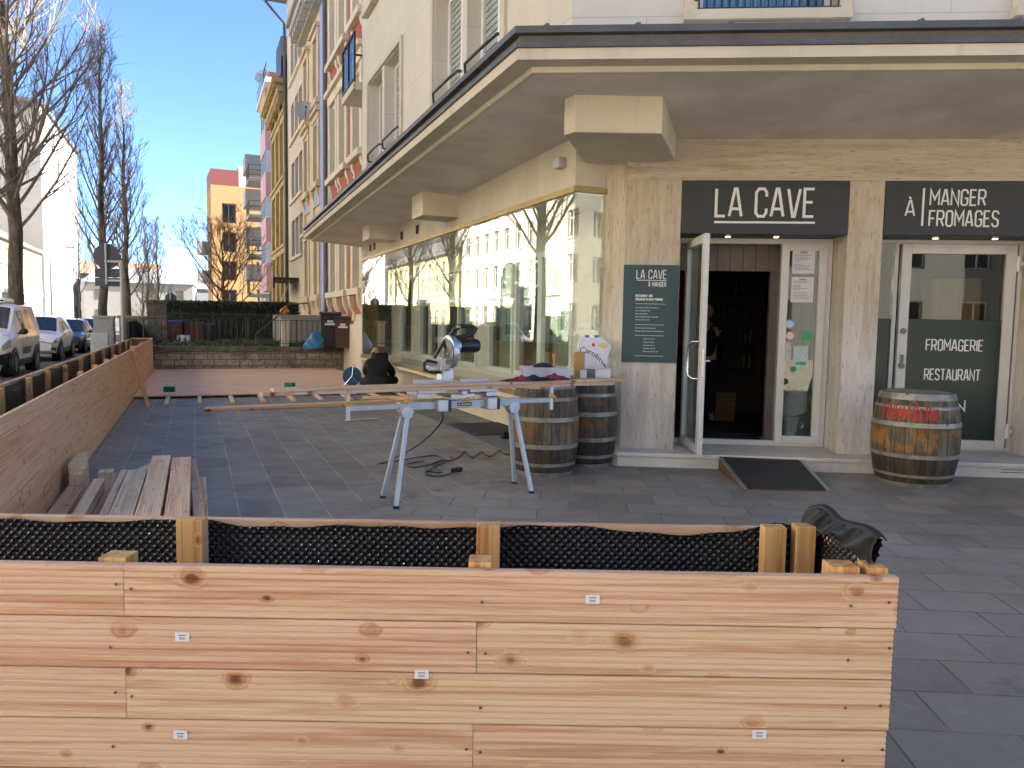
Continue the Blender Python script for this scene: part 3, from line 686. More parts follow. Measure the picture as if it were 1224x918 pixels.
fB = lambda yb: (lambda a, b, y: Vector((a, yb - 0.004 + y, b)))
def sign_board(name, label, s0, s1, z0, z1, y0, y1, mat):
    t = thing(name, label, 'sign', PB((s0+s1)/2, 0, z0), RZB)
    m = MB(); cx_ = (s0+s1)/2; m.box(s0-cx_, s1-cx_, y0, y1, 0, z1-z0); m.build('board', mat, t, bevel=0.004)
    return t
t = sign_board('shop_sign', 'wide anthracite sign reading LA CAVE above the open doorway', 1.213, 3.067, 2.652, 3.247, -0.005, 0.045, M_['anth'])
cx_ = (1.213+3.067)/2; f = fB(-0.005); m = MB()
write(m, 'LA CAVE', 1.60-cx_, 2.85-2.652, 0.305, 0.030, f, 1, 0.2, fit=1.08); m.build('lettering', M_['lettering'], t)
m = MB(); ribbon(m, [(1.585-cx_,2.782-2.652),(2.70-cx_,2.782-2.652)], 0.022, f, 0, 0.004); m.build('underline', M_['lettering'], t)
t = sign_board('shop_sign', 'anthracite sign reading À | MANGER FROMAGES above the glazed door', 3.453, 5.217, 2.652, 3.247, -0.005, 0.045, M_['anth'])
cx_ = (3.453+5.217)/2; m = MB()
write(m, '~', 3.68-cx_, 2.865-2.652, 0.165, 0.018, f, 1, fit=0.095); m.build('lettering', M_['lettering'], t)
m = MB(); ribbon(m, [(3.865-cx_,2.755-2.652),(3.865-cx_,3.17-2.652)], 0.022, f, 0, 0.004); m.build('divider', M_['lettering'], t)
m = MB(); write(m, 'MANGER', 3.94-cx_, 2.985-2.652, 0.165, 0.018, f, 1, 0.2, fit=0.585); m.build('lettering', M_['lettering'], t)
m = MB(); write(m, 'FROMAGES', 3.94-cx_, 2.755-2.652, 0.165, 0.018, f, 1, 0.2, fit=0.735)
m.build('lettering', M_['lettering'], t)
t = thing('wall_plaque', 'slate green information plaque with white text on the stone pillar', 'plaque', PB(0.895, 0, 1.17), RZB)
m = MB(); m.box(-0.315,0.315,-0.02,-0.001,0,1.12); m.build('panel', M_['teal'], t, bevel=0.002)
f = fB(-0.02); m = MB()
write(m, 'LA CAVE', -0.165, 0.965, 0.095, 0.0095, f, 1, 0.2, fit=0.335); ribbon(m, [(-0.165,0.945),(0.172,0.945)], 0.007, f, 0, 0.004)
m.build('lettering', M_['lettering'], t); m = MB()
write(m, '~ MANGER', -0.03, 0.875, 0.05, 0.0065, f, 1, 0.22, fit=0.2)
m.build('lettering', M_['lettering'], t); m = MB()
write(m, 'RESTAURANT  BAR', -0.17, 0.755, 0.024, 0.005, f, 1, 0.26, fit=0.19); write(m, 'SPECIALISE EN VIN ET FROMAGE', -0.17, 0.715, 0.024, 0.005, f, 1, 0.26, fit=0.31)
for z in (0.675, 0.435, 0.31, 0.075): ribbon(m, [(-0.17,z),(0.165,z)], 0.004, f, 0, 0.004)
m.build('lettering', M_['lettering'], t)
rr = random.Random(7); _fd = plain('faded_lettering', (0.35,0.40,0.41), 0.5)
for z, L in ((0.625,0.27),(0.59,0.17),(0.555,0.14),(0.52,0.26),(0.485,0.16),(0.39,0.24),(0.355,0.33),(0.265,0.13),(0.228,0.13),(0.19,0.13),(0.155,0.14),(0.12,0.17)):
    x = -0.17 if z > 0.3 else -0.07; e = x + L; m = MB()
    while x < e:
        wd = rr.uniform(0.012, 0.045); m.box(x, min(x+wd, e), -0.0225, -0.0195, z, z+0.011); x += wd + 0.007
    m.build('text_line', _fd, t)
for txt, s, z, wd in (('FROMAGERIE',4.19,1.36,0.64),('RESTAURANT',4.19,1.01,0.63),('VIN',4.35,0.65,0.32)): m = MB(); write(m, txt, s, z, 0.125, 0.0135, fB(FY+0.001), 1, 0.2, fit=wd); m.build('lettering', M_['lettering'], fl)

# =====================================================================  timber planters
def ridged(L, w_=0.1385, th=0.027, n=8, g=0.0036):
    """decking board: X along, grooved face at -Y, height along Z"""
    p = [(0.0+0.004, 0.0)]; k = w_/n; prof = []
    for i in range(n):
        z0 = i*k
        a = 0.003 if i else 0.004
        prof += [(z0 + k*0.14, 0.0008), (z0 + k*0.26, 0.0), (z0 + k*0.74, 0.0), (z0 + k*0.86, 0.0008)]
        if i < n-1: prof += [(z0 + k*0.955, g), (z0 + k*1.045, g)]
    prof = [(0.0, 0.004)] + prof + [(w_, 0.004), (w_, th-0.002), (w_-0.002, th), (0.002, th), (0.0, th-0.002)]
    m = MB(); nn = len(prof); vs = [(0, y, z) for z, y in prof] + [(L, y, z) for z, y in prof]
    m.add(vs, [(i, (i+1) % nn, nn+(i+1) % nn, nn+i) for i in range(nn)] + [tuple(range(nn)), tuple(reversed(range(nn, 2*nn)))])
    return m
ZT = 0.967; PIT = 0.1405
tF = thing('timber_planter', 'long timber planter of fresh larch boards in the foreground, its right end open to view', 'planter', (0,1.97,0), 0)
def part_in(o, parent):                   # parent keeps local coordinates equal to the thing's own frame
    o.parent = parent; return o
rr = random.Random(11)
SCREW = plain('screw_head', (0.10,0.095,0.09), 0.4, 0.6)
_sm = MB(); _sm.lathe([(0.0035,0),(0.0042,0.0015)], 10, (0,0,0), Matrix.Rotation(R_(90),3,'X')); _screw0 = None
def screw(x, y, z, parent):
    global _screw0
    if _screw0 is None: _screw0 = _sm.build('screw', SCREW, parent, loc=(x,y,z)); return
    o = _screw0.copy(); C.objects.link(o); o.parent = parent; o.location = (x,y,z)
splits = [[-2.35,-1.012,1.025], [-2.35,-0.082,1.02], [-2.35,-1.012,1.02], [-2.35,-0.088,1.016], [-2.35,-1.0,1.018], [-2.35,-0.09,1.02], [-2.35,-1.0,1.02]]
for r_, sp in enumerate(splits):
    z = ZT - PIT*(r_+1) + 0.001
    for a, b in zip(sp, sp[1:]):
        ridged(b-a-0.0015).build('board', M_['board'], tF, loc=(a, rr.uniform(-0.001,0.001), z))
        for ex in (a+0.02, b-0.02):
            if -1.4 < ex < 1.1: screw(ex+rr.uniform(-.008,.008), -0.0015, z+rr.uniform(0.055,0.09), tF)
    for ex in (-1.05, -0.07, 0.9):
        if min(abs(ex-q) for q in sp) > 0.06: screw(ex, -0.0015, z+0.05+rr.uniform(-.02,.02), tF)
for r_ in range(7):
    z = ZT - PIT*(r_+1) + 0.001
    o = ridged(3.2).build('inner_board', M_['board'], tF, loc=(0.985, 0.507, z), rot=(0,0,math.pi))
    o = ridged(0.42).build('end_board', M_['board'], tF, loc=(1.018, 0.030, z), rot=(0,0,math.pi/2))
for x0, x1, y0, z1 in ((-1.045,-0.962,0.39,0.984),(-0.103,-0.03,0.39,0.980),(0.798,0.868,0.39,0.990),(0.900,0.962,0.395,0.993)):
    m = MB(); m.box(x0, x1, y0, y0+0.05, 0, z1); m.build('post', M_['post'], tF, bevel=0.003)
for x0, x1, z1 in ((-1.095,-1.02,0.975),(-0.108,-0.045,0.979),(0.86,0.935,0.982),(0.957,1.01,0.982)):
    m = MB(); m.box(x0, x1, 0.031, 0.10, 0, z1); m.build('post', M_['post'], tF, bevel=0.003)
# dimpled membrane lining the inner wall
DP = 0.0275
def dimple(u, v):
    r0 = math.floor(v/ (DP*0.5)); best = 0
    for rr_ in (r0, r0+1):
        off = DP*0.5 if rr_ % 2 else 0
        cu = round((u-off)/DP)*DP + off; d2 = (u-cu)**2 + (v-rr_*DP*0.5)**2
        q = max(0.0, 1 - math.sqrt(d2)/0.0094); best = max(best, q*q*(3-2*q))
    return best
def mtop(x):
    s_ = 0.957 + 0.006*math.sin(x*3.1+1) + 0.004*math.sin(x*9.7) + 0.0025*math.sin(x*31)
    s_ -= 0.013*math.exp(-((x-0.52)/0.20)**2); s_ += 0.014*math.exp(-((x+1.0)/0.12)**2) + 0.03*math.exp(-((x-0.86)/0.1)**2)
    return s_
def mem(u, v):
    x = -1.75 + 2.72*u; top = mtop(x); z = 0.66 + (top-0.66)*v
    wave = 0.010*math.sin(x*4.3) + 0.006*math.sin(x*11+z*9)
    fold = 0.015*max(0, v-0.9)*10*(0.4+0.6*math.sin(x*5+2)**2)
    return (x, 0.462 + wave*0.6 - fold*0.6 + 0.0075*dimple(x, z), z)
m = MB(); m.grid(mem, 880, 84); m.build('membrane', M_['membrane'], tF, smooth=True)
# the loose end of the membrane, bent round the corner and folded over the end wall
def lump(u, v):
    y = 0.475 - 0.405*u
    top = 1.040 + 0.006*math.sin(u*9+0.6) - 0.035*max(0, 0.16-u)*3 + 0.004*u
    z = 0.72 + (top-0.72)*v
    x = 0.968 + 0.012*math.sin(u*2.6)*v + 0.02*v*v + 0.008*math.sin(u*9)*v + 0.03*u*max(0,v-0.7)
    return (x + 0.008*dimple(y, z), y, z)
m = MB(); m.grid(lump, 110, 96); o = m.build('membrane', M_['membrane'], tF, smooth=True, label='loose end of the black membrane folded over the planter corner')
def flap(u, v):
    y = 0.475 - 0.415*u
    top = 1.043 + 0.006*math.sin(u*9+0.6) - 0.035*max(0, 0.16-u)*3 + 0.004*u
    base = 0.968 + 0.012*math.sin(u*2.6) + 0.02 + 0.008*math.sin(u*9) + 0.016*u
    depth = 0.040 + 0.030*u + 0.016*math.sin(u*8+1)
    a = v*math.pi*0.55
    if v < 0.35:
        q = v/0.35*math.pi; return (base - 0.012 + 0.014*math.cos(q), y, top + 0.013*math.sin(q))
    k = (v-0.35)/0.65
    return (base - 0.026 - 0.022*k - 0.010*math.sin(u*17+2*k)*k - 0.006*math.sin(u*31+5*k), y - 0.006*k, top - (depth+0.010*math.sin(u*23))*k + 0.005*math.sin(u*27))
m = MB(); m.grid(flap, 110, 30); m.build('membrane_fold', plain('membrane_back', (0.007,0.007,0.008), 0.5, 0, 0.2, 3, 0.05), o, smooth=True, solid=0.002)
# price labels stuck on the boards
m0 = None
for x, z in ((0.221,0.895),(-0.86,0.775),(-0.227,0.683),(-0.87,0.505),(0.675,0.533)):
    m = MB(); m.box(-0.0185,0.0185,-0.0022,-0.0005,-0.0115,0.0115); o = m.build('price_label', M_['paper'], tF, loc=(x,0,z), rot=(0,R_(rr.uniform(-2,2)),0))
    q = MB()
    for k in range(6): q.box(-0.008+k*0.0028,-0.0065+k*0.0028,-0.0028,-0.002,-0.007,-0.001)
    q.box(-0.010,0.010,-0.0028,-0.002,0.003,0.006); q.build('print', M_['ink'], o)

# --- planter along the street
tL = thing('timber_planter', 'long timber planter running along the kerb beside the parked cars', 'planter', PA(0, 5.2), RZA)
rr = random.Random(5)
for r_ in range(7):
    z = ZT - PIT*(r_+1) + 0.001; t = -3.0
    t_list = [-3.0]; q = -3.0 + (2.0 if r_ % 2 else 3.6) + rr.uniform(-0.2,0.2)
    while q < 15.4: t_list.append(q); q += rr.choice((2.4, 3.0, 3.6))
    t_list.append(16.25)
    for a, b in zip(t_list, t_list[1:]): ridged(b-a-0.003).build('board', M_['board_side'], tL, loc=(a, rr.uniform(-0.0015,0.0015), z))
for r_ in range(7):
    z = ZT - PIT*(r_+1) + 0.001
    ridged(19.3).build('outer_board', M_['board'], tL, loc=(16.3, 0.55, z), rot=(0,0,math.pi))
    ridged(0.5).build('end_board', M_['board'], tL, loc=(16.28, 0.535, z), rot=(0,0,-math.pi/2))
m = MB(); m.box(16.10,16.25,0.03,0.52,ZT-0.02,ZT+0.012); m.build('end_cap', M_['post'], tL)
for t in (-1.3,-0.1,1.1,2.25,3.55,5.0,6.5,8.1,9.8,11.5,13.2,14.8):
    m = MB(); m.box(-0.04,0.04,0.0,0.05,0,ZT+0.0); m.build('post', M_['post'], tL, loc=(t+rr.uniform(-.04,.04), 0.435, rr.uniform(-0.03,0.0)), bevel=0.003)
for t in (1.7,3.0,4.4,5.8,9.6,12.0):
    m = MB(); m.box(-0.045,0.045,0.0,0.06,0,ZT+0.014); m.build('post', M_['post'], tL, loc=(t, 0.031, 0), bevel=0.003)
n = NT('dimpled_membrane_far'); v = n.coord(); vv = n.voro(n.mapping(v, rot=(0,R_(45),0)), 48, rnd=0.0)
n.bump(n.gr(vv, 0.1, 0.45), 0.9, 0.012); n.out((0.011,0.012,0.014), 0.4)
m = MB(); m.grid(lambda u, v: (-3+19.2*u, 0.505+0.008*math.sin(u*90)*v, 0.1+(0.84+0.010*math.sin(u*70)+0.006*math.sin(u*190))*v), 160, 4); m.build('membrane', n.m, tL)
m = MB(); m.grid(lambda u, v: (-3+19.2*u, 0.032+0.004*math.sin(u*80), 0.1+0.78*v), 60, 2); m.build('membrane', n.m, tL)
m = MB(); m.box(-3,16.2,0.035,0.50,0.05,0.25); m.build('filling', plain('planter_floor', (0.05,0.045,0.04), 0.9), tL)

# =====================================================================  terrace deck
tD = thing('terrace_deck', 'low deck of new pinkish boards laid in front of the stone wall', 'deck', PA(8.33, 0), RZA)
n = wood('deck_wood', [(0.82,0.56,0.35),(0.80,0.50,0.31),(0.82,0.59,0.38),(0.80,0.61,0.42)], 'Y', 0.4, 0.8)
m = MB(); t = 0.0; i = 0
while t < 7.85:
    o0 = 0.9 if t < 0.7 else (0.35 if t < 1.4 else 0.06)
    m = MB(); m.box(0, 0.134, o0, 5.18, 0.044, 0.07 + 0.0015*(i % 3)); m.build('deck_board', n, tD, loc=(t,0,0)); t += 0.142; i += 1
for wx, wy in ((-6.95,13.55),(-6.2,13.70),(-5.72,14.02),(-5.2,14.26),(-4.7,14.52),(-4.2,14.80),(-3.74,15.1),(-3.2,15.25),(-2.62,15.5),(-2.1,15.75)):
    q = _inv @ (Vector((wx,wy,0)) - Q0); L = max(0.4, 9.9-q.x)
    m = MB(); m.box(0, L, -0.035, 0.035, 0.0, 0.042); m.build('joist', M_['pale'], tD, loc=(q.x-8.33, q.y, 0.001))
# pieces lying about on the deck and paving
def board_thing(label, p, L, rz, w_=0.14, th=0.027, mat='pink', name='loose_board', group=None, pitch=0, roll=-90, ridge=True):
    if ridge: m = ridged(L, w_, th)
    else: m = MB(); m.box(0, L, 0, th, 0, w_)
    e = Matrix.Rotation(rz,4,'Z') @ Matrix.Rotation(pitch,4,'Y') @ Matrix.Rotation(R_(roll),4,'X')
    o = m.build(name, M_[mat], None, loc=p, rot=e.to_euler(), bevel=0 if ridge else 0.003)
    return tag(o, label, 'board', group)
# roll=-90 lays the grooved face (-Y) up: +Z(width) -> +Y side
GP = 'boards in the stack by the left planter'
def stackA(lab, off, far, L, top, w_=0.145, th=0.03, mat='pink', ridge=True, dy=0.0):
    return board_thing(lab, PA(far-L, off, top), L, RZA + R_(dy), w_, th, mat, group=GP, ridge=ridge)
stackA('ridged pale decking board on top of the stack, widest left one of the raised pair', 4.285, -0.75, 2.5, 0.402, mat='pale')
stackA('ridged pinkish decking board on top of the stack, right one of the raised pair', 4.12, -0.89, 2.4, 0.402, mat='pink')
stackA('ridged board with weathered top one step lower, beside the raised pair', 4.45, -1.15, 2.2, 0.362, mat='pale')
stackA('narrow pinkish timber on edge in the middle of the stack', 4.625, -0.78, 2.5, 0.30, 0.052, 0.14, 'pink', False)
stackA('pale square timber lying left of the pinkish timber on edge', 4.79, -0.87, 2.4, 0.25, 0.085, 0.06, 'pale', False)
stackA('flat tan board lying lowest beside the planter wall', 5.0, -0.35, 2.6, 0.10, 0.14, 0.03, 'board')
stackA('brown thin board between the pale timber and the timber on edge', 4.70, -0.2, 2.6, 0.17, 0.08, 0.03, 'board')
stackA('thin board leaning at the right side of the stack, behind the pinkish one', 4.03, -0.80, 2.3, 0.365, 0.06, 0.03, 'board', True, 1.2)
stackA('lowest pale board at the right edge of the stack', 4.005, -1.06, 2.2, 0.25, 0.09, 0.03, 'pale')
_lay = 0
for off, far, top, n_, w_, th in ((4.285,-0.80,0.370,4,0.145,0.092),(4.12,-0.96,0.370,4,0.145,0.092),(4.45,-1.2,0.330,4,0.145,0.082),(4.625,-0.84,0.158,2,0.06,0.079),(4.79,-0.95,0.188,3,0.085,0.062),(5.0,-0.45,0.068,1,0.14,0.068),(4.70,-0.4,0.138,2,0.075,0.068),(4.03,-1.02,0.218,3,0.08,0.072)):
    for k in range(n_):
        _lay += 1
        board_thing('square timber in a hidden lower layer of the board stack', PA(far-2.2-0.03*((k*7) % 3), off, top-k*(th+0.001)-0.0005), 2.2, RZA, w_, th, 'board' if k % 2 else 'pale', group='timbers under the board stack', ridge=False, name='timber')
# pale offcuts by the planter wall
GO = 'offcuts beside the board stack'
def offcut(lab, p, d, rz, mat='pale', pitch=0):
    m = MB(); m.box(0, d[0], -d[1]/2, d[1]/2, 0, d[2]); o = m.build('offcut', M_[mat], None, loc=p, rot=(0, pitch, rz), bevel=0.003); return tag(o, lab, 'offcut', GO)
offcut('pale offcut block standing lowest against the planter wall', PA(-0.42,5.08,0.0), (0.62,0.10,0.10), RZA)
offcut('pale offcut block resting on the lowest one by the planter wall', PA(-0.38,5.07,0.101), (0.62,0.10,0.10), RZA+0.03)
offcut('pale offcut block topmost of the three by the planter wall', PA(-0.30,5.10,0.202), (0.60,0.07,0.09), RZA-0.03)
offcut('short pale offcut lying crosswise at the end of the tan board', PA(-0.16,4.86,0.0), (0.16,0.12,0.17), RZA)
offcut('long thin pale offcut lying slanted beyond the stack', PA(-0.05,4.66,0.0), (0.55,0.07,0.13), RZA-0.35)
offcut('pale offcut leaning beside the slanted one', PA(0.10,4.52,0.0), (0.50,0.11,0.08), RZA-0.45)
# leaning slat
m = MB(); a, b = Vector((-6.42,13.5,0.0)), Vector((-7.36,14.86,1.02)); m.beam(a, b, 0.07, 0.028)
tag(m.build('leaning_slat', M_['post']), 'thin wooden slat leaning against the long planter wall', 'slat')
# planks lying on the paving behind the saw
DZ = R_(30.5)
for k, (p, L, z, w_, lab) in enumerate((((-5.1,12.98),4.1,0.032,0.14,'larch plank lying flat on the paving behind the saw stand, front one'), ((-5.28,13.12),4.25,0.034,0.14,'pale plank lying flat behind the front plank on the paving'), ((-5.22,13.05),4.15,0.064,0.12,'larch plank stacked on top of the two planks on the paving'))):
    board_thing(lab, (p[0],p[1],z), L, DZ, w_, 0.03, 'pale' if k else 'board', group='planks on the paving', ridge=k == 0)
board_thing('short splinter of wood lying on the paving left of the saw stand', (-2.62,12.05,0.02), 0.55, DZ+0.05, 0.05, 0.012, 'pale', ridge=False, name='wood_splinter')

# =====================================================================  mitre saw stand
C0 = Vector((-0.48,7.03,0)); RZS = R_(30)
def PS(x, y, z): v = C0 + _rot(RZS, x, y); v.z = z; return v
ts = thing('saw_stand', 'silver folding trestle stand carrying the mitre saw', 'saw stand', C0, RZS)
m = MB(); m.box(-0.60,0.62,-0.045,0.045,0.822,0.892); m.build('beam', M_['alu_light'], ts, bevel=0.006)
m = MB(); m.box(-1.05,-0.60,-0.025,0.025,0.836,0.878); m.build('extension_beam', M_['alu_light'], ts, bevel=0.003)
m = MB(); m.box(0.62,0.98,-0.025,0.025,0.836,0.878); m.build('extension_beam', M_['alu_light'], ts, bevel=0.003)
for hx, feet in ((-0.53, ((-0.66,0.215),(-0.70,-0.215))), (0.56, ((0.735,0.235),(0.66,-0.215)))):
    m = MB(); m.lathe([(0.055,-0.05),(0.055,0.05)], 20, (hx,0,0.80), Matrix.Rotation(R_(90),3,'X')); m.box(hx-0.06,hx+0.06,-0.052,0.052,0.80,0.818); m.build('hinge', M_['alu'], ts, bevel=0.003)
    for fx, fy in feet:
        m = MB(); sgn = 1 if fy > 0 else -1
        m.beam((hx+ (0.01 if fy<0 else -0.01), sgn*0.03, 0.80), (fx, fy, 0.02), 0.04, 0.034, up=(1,0,0)); lg = m.build('leg', M_['alu_light'], ts, bevel=0.004)
        m = MB(); m.cbox((fx,fy,0.012), (0.046,0.04,0.024)); m.build('foot', M_['black_plastic'], lg)
for x, zt in ((-1.06,1.0),(0.99,1.0)):
    m = MB(); m.box(x-0.016,x+0.016,-0.03,0.0,0.76,zt-0.012); sp_ = m.build('work_support', M_['alu'], ts)
    m = MB(); m.box(x-0.05,x+0.05,-0.10,0.12,zt-0.010,zt); m.build('support_plate', M_['alu'], sp_)
    m = MB(); m.lathe([(0.018,0),(0.022,0.012),(0.018,0.03)], 8, (x,-0.03,0.90), Matrix.Rotation(R_(90),3,'X')); m.cbox((x,-0.05,0.90),(0.075,0.016,0.02), Matrix.Rotation(0.5,3,'Y')); m.build('clamp_knob', M_['yellow'], sp_)
for x in (-0.545, 0.05):
    m = MB(); m.lathe([(0.02,0),(0.026,0.012),(0.018,0.03)], 8, (x,-0.046,0.905), Matrix.Rotation(R_(90),3,'X')); m.cbox((x,-0.06,0.908),(0.07,0.014,0.024), Matrix.Rotation(-0.6,3,'Y')); m.build('clamp_knob', M_['yellow'], ts)
for x in (-0.20, 0.30):
    m = MB(); m.box(x-0.06,x+0.045,-0.10,0.06,0.80,0.91); cl = m.build('clamp_bracket', M_['alu'], ts, bevel=0.008)
    m = MB(); m.box(x+0.046,x+0.072,-0.098,0.058,0.802,0.908); m.build('bracket_end', M_['black_plastic'], cl)
m = MB(); m.box(-0.045,0.10,-0.050,-0.0455,0.84,0.872); bd = m.build('badge', M_['black'], ts)
m = MB(); m.box(-0.038,-0.02,-0.0525,-0.0495,0.846,0.866); m.build('badge_mark', M_['yellow'], bd)
m = MB()
for k in range(7): m.box(-0.008+k*0.0145,0.0025+k*0.0145,-0.0525,-0.0495,0.851,0.861)
m.build('badge_lettering', M_['lettering'], bd)
# the saw
tw = thing('mitre_saw', 'silver and black sliding mitre saw on the trestle stand', 'mitre saw', PS(0,0.05,0.912), RZS)
m = MB()
m.box(-0.42,0.40,-0.06,0.22,0.045,0.085); m.box(-0.42,-0.30,-0.05,0.20,0.0,0.05); m.box(0.28,0.40,-0.05,0.20,0.0,0.05); m.box(-0.12,0.12,-0.12,0.20,0.002,0.044)
m.lathe([(0.17,0.03),(0.175,0.05),(0.17,0.088)], 28, (-0.02,0.06,0)); m.box(-0.05,0.01,-0.20,0.0,0.04,0.075)
m.build('base', M_['alu'], tw, bevel=0.006)
m = MB(); m.box(-0.40,-0.10,0.06,0.09,0.087,0.16); m.box(0.06,0.38,0.06,0.09,0.087,0.16); m.build('fence', M_['alu'], tw, bevel=0.004)
m = MB(); m.prism([(-0.11,0.14,0.086),(0.05,0.14,0.086),(0.03,0.14,0.26),(-0.08,0.14,0.26)], (0,0.12,0)); m.beam((-0.03,0.20,0.24),(-0.06,0.08,0.36),0.07,0.06); m.build('arm', M_['alu'], tw, bevel=0.01)
Bx = -0.07
m = MB(); rot = Matrix.Rotation(R_(90),3,'Y')
m.lathe([(0.135,-0.035),(0.152,-0.026),(0.152,0.026),(0.135,0.035)], 32, (Bx,0.02,0.42), rot); m.build('blade_guard', M_['alu'], tw, smooth=True)
m = MB(); m.lathe([(0.140,-0.003),(0.142,0.0),(0.140,0.003)], 40, (Bx-0.045,0.0,0.395), rot); m.lathe([(0.03,-0.012),(0.03,0.012)], 16, (Bx-0.045,0.0,0.395), rot); m.build('blade', M_['steel'], tw, smooth=True)
m = MB(); m.lathe([(0.05,0.03),(0.062,0.05),(0.062,0.09)], 20, (Bx+0.01,0.04,0.47), rot); m.build('gear_housing', M_['alu'], tw, smooth=True)
m = MB(); m.lathe([(0.06,0.0),(0.066,0.02),(0.066,0.17),(0.056,0.20),(0.03,0.205)], 20, (Bx+0.10,0.04,0.475), rot); m.build('motor', M_['black_plastic'], tw, smooth=True)
m = MB(); m.tube([(Bx,0.02,0.56),(Bx+0.02,-0.03,0.625),(Bx+0.07,-0.05,0.655),(Bx+0.20,-0.05,0.655),(Bx+0.235,-0.05,0.635),(Bx+0.215,-0.045,0.60),(Bx+0.13,-0.03,0.56),(Bx+0.05,0.01,0.545)], [0.022,0.024,0.021,0.02,0.02,0.018,0.02,0.024], 10); m.build('handle', M_['black_plastic'], tw, smooth=True)
m = MB(); m.cbox((Bx+0.045,-0.06,0.65),(0.03,0.03,0.02)); m.build('trigger_lock', M_['yellow'], tw)
m = MB(); m.tube([(Bx-0.02,0.16,0.30),(Bx-0.17,0.14,0.335),(Bx-0.205,0.13,0.31),(Bx-0.20,0.13,0.25),(Bx-0.13,0.14,0.225),(Bx-0.02,0.18,0.22)], 0.014, 8); m.tube([(Bx-0.12,0.10,0.36),(Bx-0.045,0.04,0.52),(Bx+0.0,0.02,0.56)], 0.017, 8); m.build('guard_linkage', M_['black_plastic'], tw, smooth=True)
m = MB(); m.cbox((Bx-0.10,0.13,0.265),(0.15,0.08,0.05)); m.cbox((Bx-0.02,0.10,0.30),(0.10,0.10,0.12)); m.build('slide_head', M_['alu'], tw, bevel=0.012)
# boards on the stand
p = PS(-1.79,-0.155,1.0+0.0275); board_thing('long pink larch board lying across the saw stand, lower one', p, 3.45, RZS, 0.135, 0.027, 'board', ridge=True, group='boards across the saw stand')
p = PS(-1.70,-0.135,1.0565); board_thing('long larch board lying on the lower board across the saw stand', p, 3.50, RZS, 0.125, 0.0275, 'board', ridge=True, group='boards across the saw stand')
# power cord of the saw, coiled on the paving
def cat_rom(pts, n=8):
    P = [Vector(p) for p in pts]; P = [P[0]*2-P[1]] + P + [P[-1]*2-P[-2]]; out = []
    for i in range(1, len(P)-2):
        for k in range(n):
            t = k/n; a, b, c, d = P[i-1], P[i], P[i+1], P[i+2]
            out.append(0.5*((2*b) + (c-a)*t + (2*a-5*b+4*c-d)*t*t + (3*b-a-3*c+d)*t**3))
    return out + [P[-2]]
tc = thing('power_cord', 'black power cord hanging from the saw and coiled on the paving', 'cord', (-0.8,8.6,0))
path = [PS(-0.20,-0.05,0.83), PS(-0.19,-0.02,0.70), PS(-0.26,0.3,0.46), PS(-0.30,0.9,0.22), PS(-0.22,1.5,0.06), (-0.93,9.05,0.012), (-0.74,8.72,0.012), (-0.62,8.95,0.012), (-0.56,9.3,0.02), (-0.45,8.95,0.012), (-0.36,9.3,0.02), (-0.25,9.05,0.012), (-0.14,9.45,0.02), (-0.05,9.2,0.012), (0.1,9.6,0.012), (0.3,9.8,0.012)]
m = MB(); m.tube(cat_rom(path), 0.0075, 6); m.xf(lambda q: q - Vector((-0.8,8.6,0))); m.build('cable', M_['black_plastic'], tc, smooth=True)
path = [(-0.80,8.72,0.02), (-0.86,8.55,0.012), (-1.05,8.3,0.012), (-1.16,8.45,0.012), (-0.98,8.58,0.022), (-0.80,8.25,0.012), (-0.74,8.02,0.012), (-0.90,8.1,0.022), (-0.88,8.42,0.03), (-0.75,8.7,0.02), (-0.9,8.0,0.012),(-0.72,7.85,0.012),(-0.56,8.12,0.02)]
m = MB(); m.tube(cat_rom(path), 0.0075, 6); m.xf(lambda q: q - Vector((-0.8,8.6,0))); m.build('cable', M_['black_plastic'], tc, smooth=True)
m = MB(); m.cbox((0.22,-0.46,0.025),(0.13,0.05,0.05), Matrix.Rotation(0.6,3,'Z')); m.build('plug', M_['black_plastic'], tc, bevel=0.012)
m = MB(); m.cbox((0.10,0.35,0.016),(0.05,0.016,0.016)); m.build('red_tag', plain('red_plastic', (0.5,0.03,0.02)), tc)

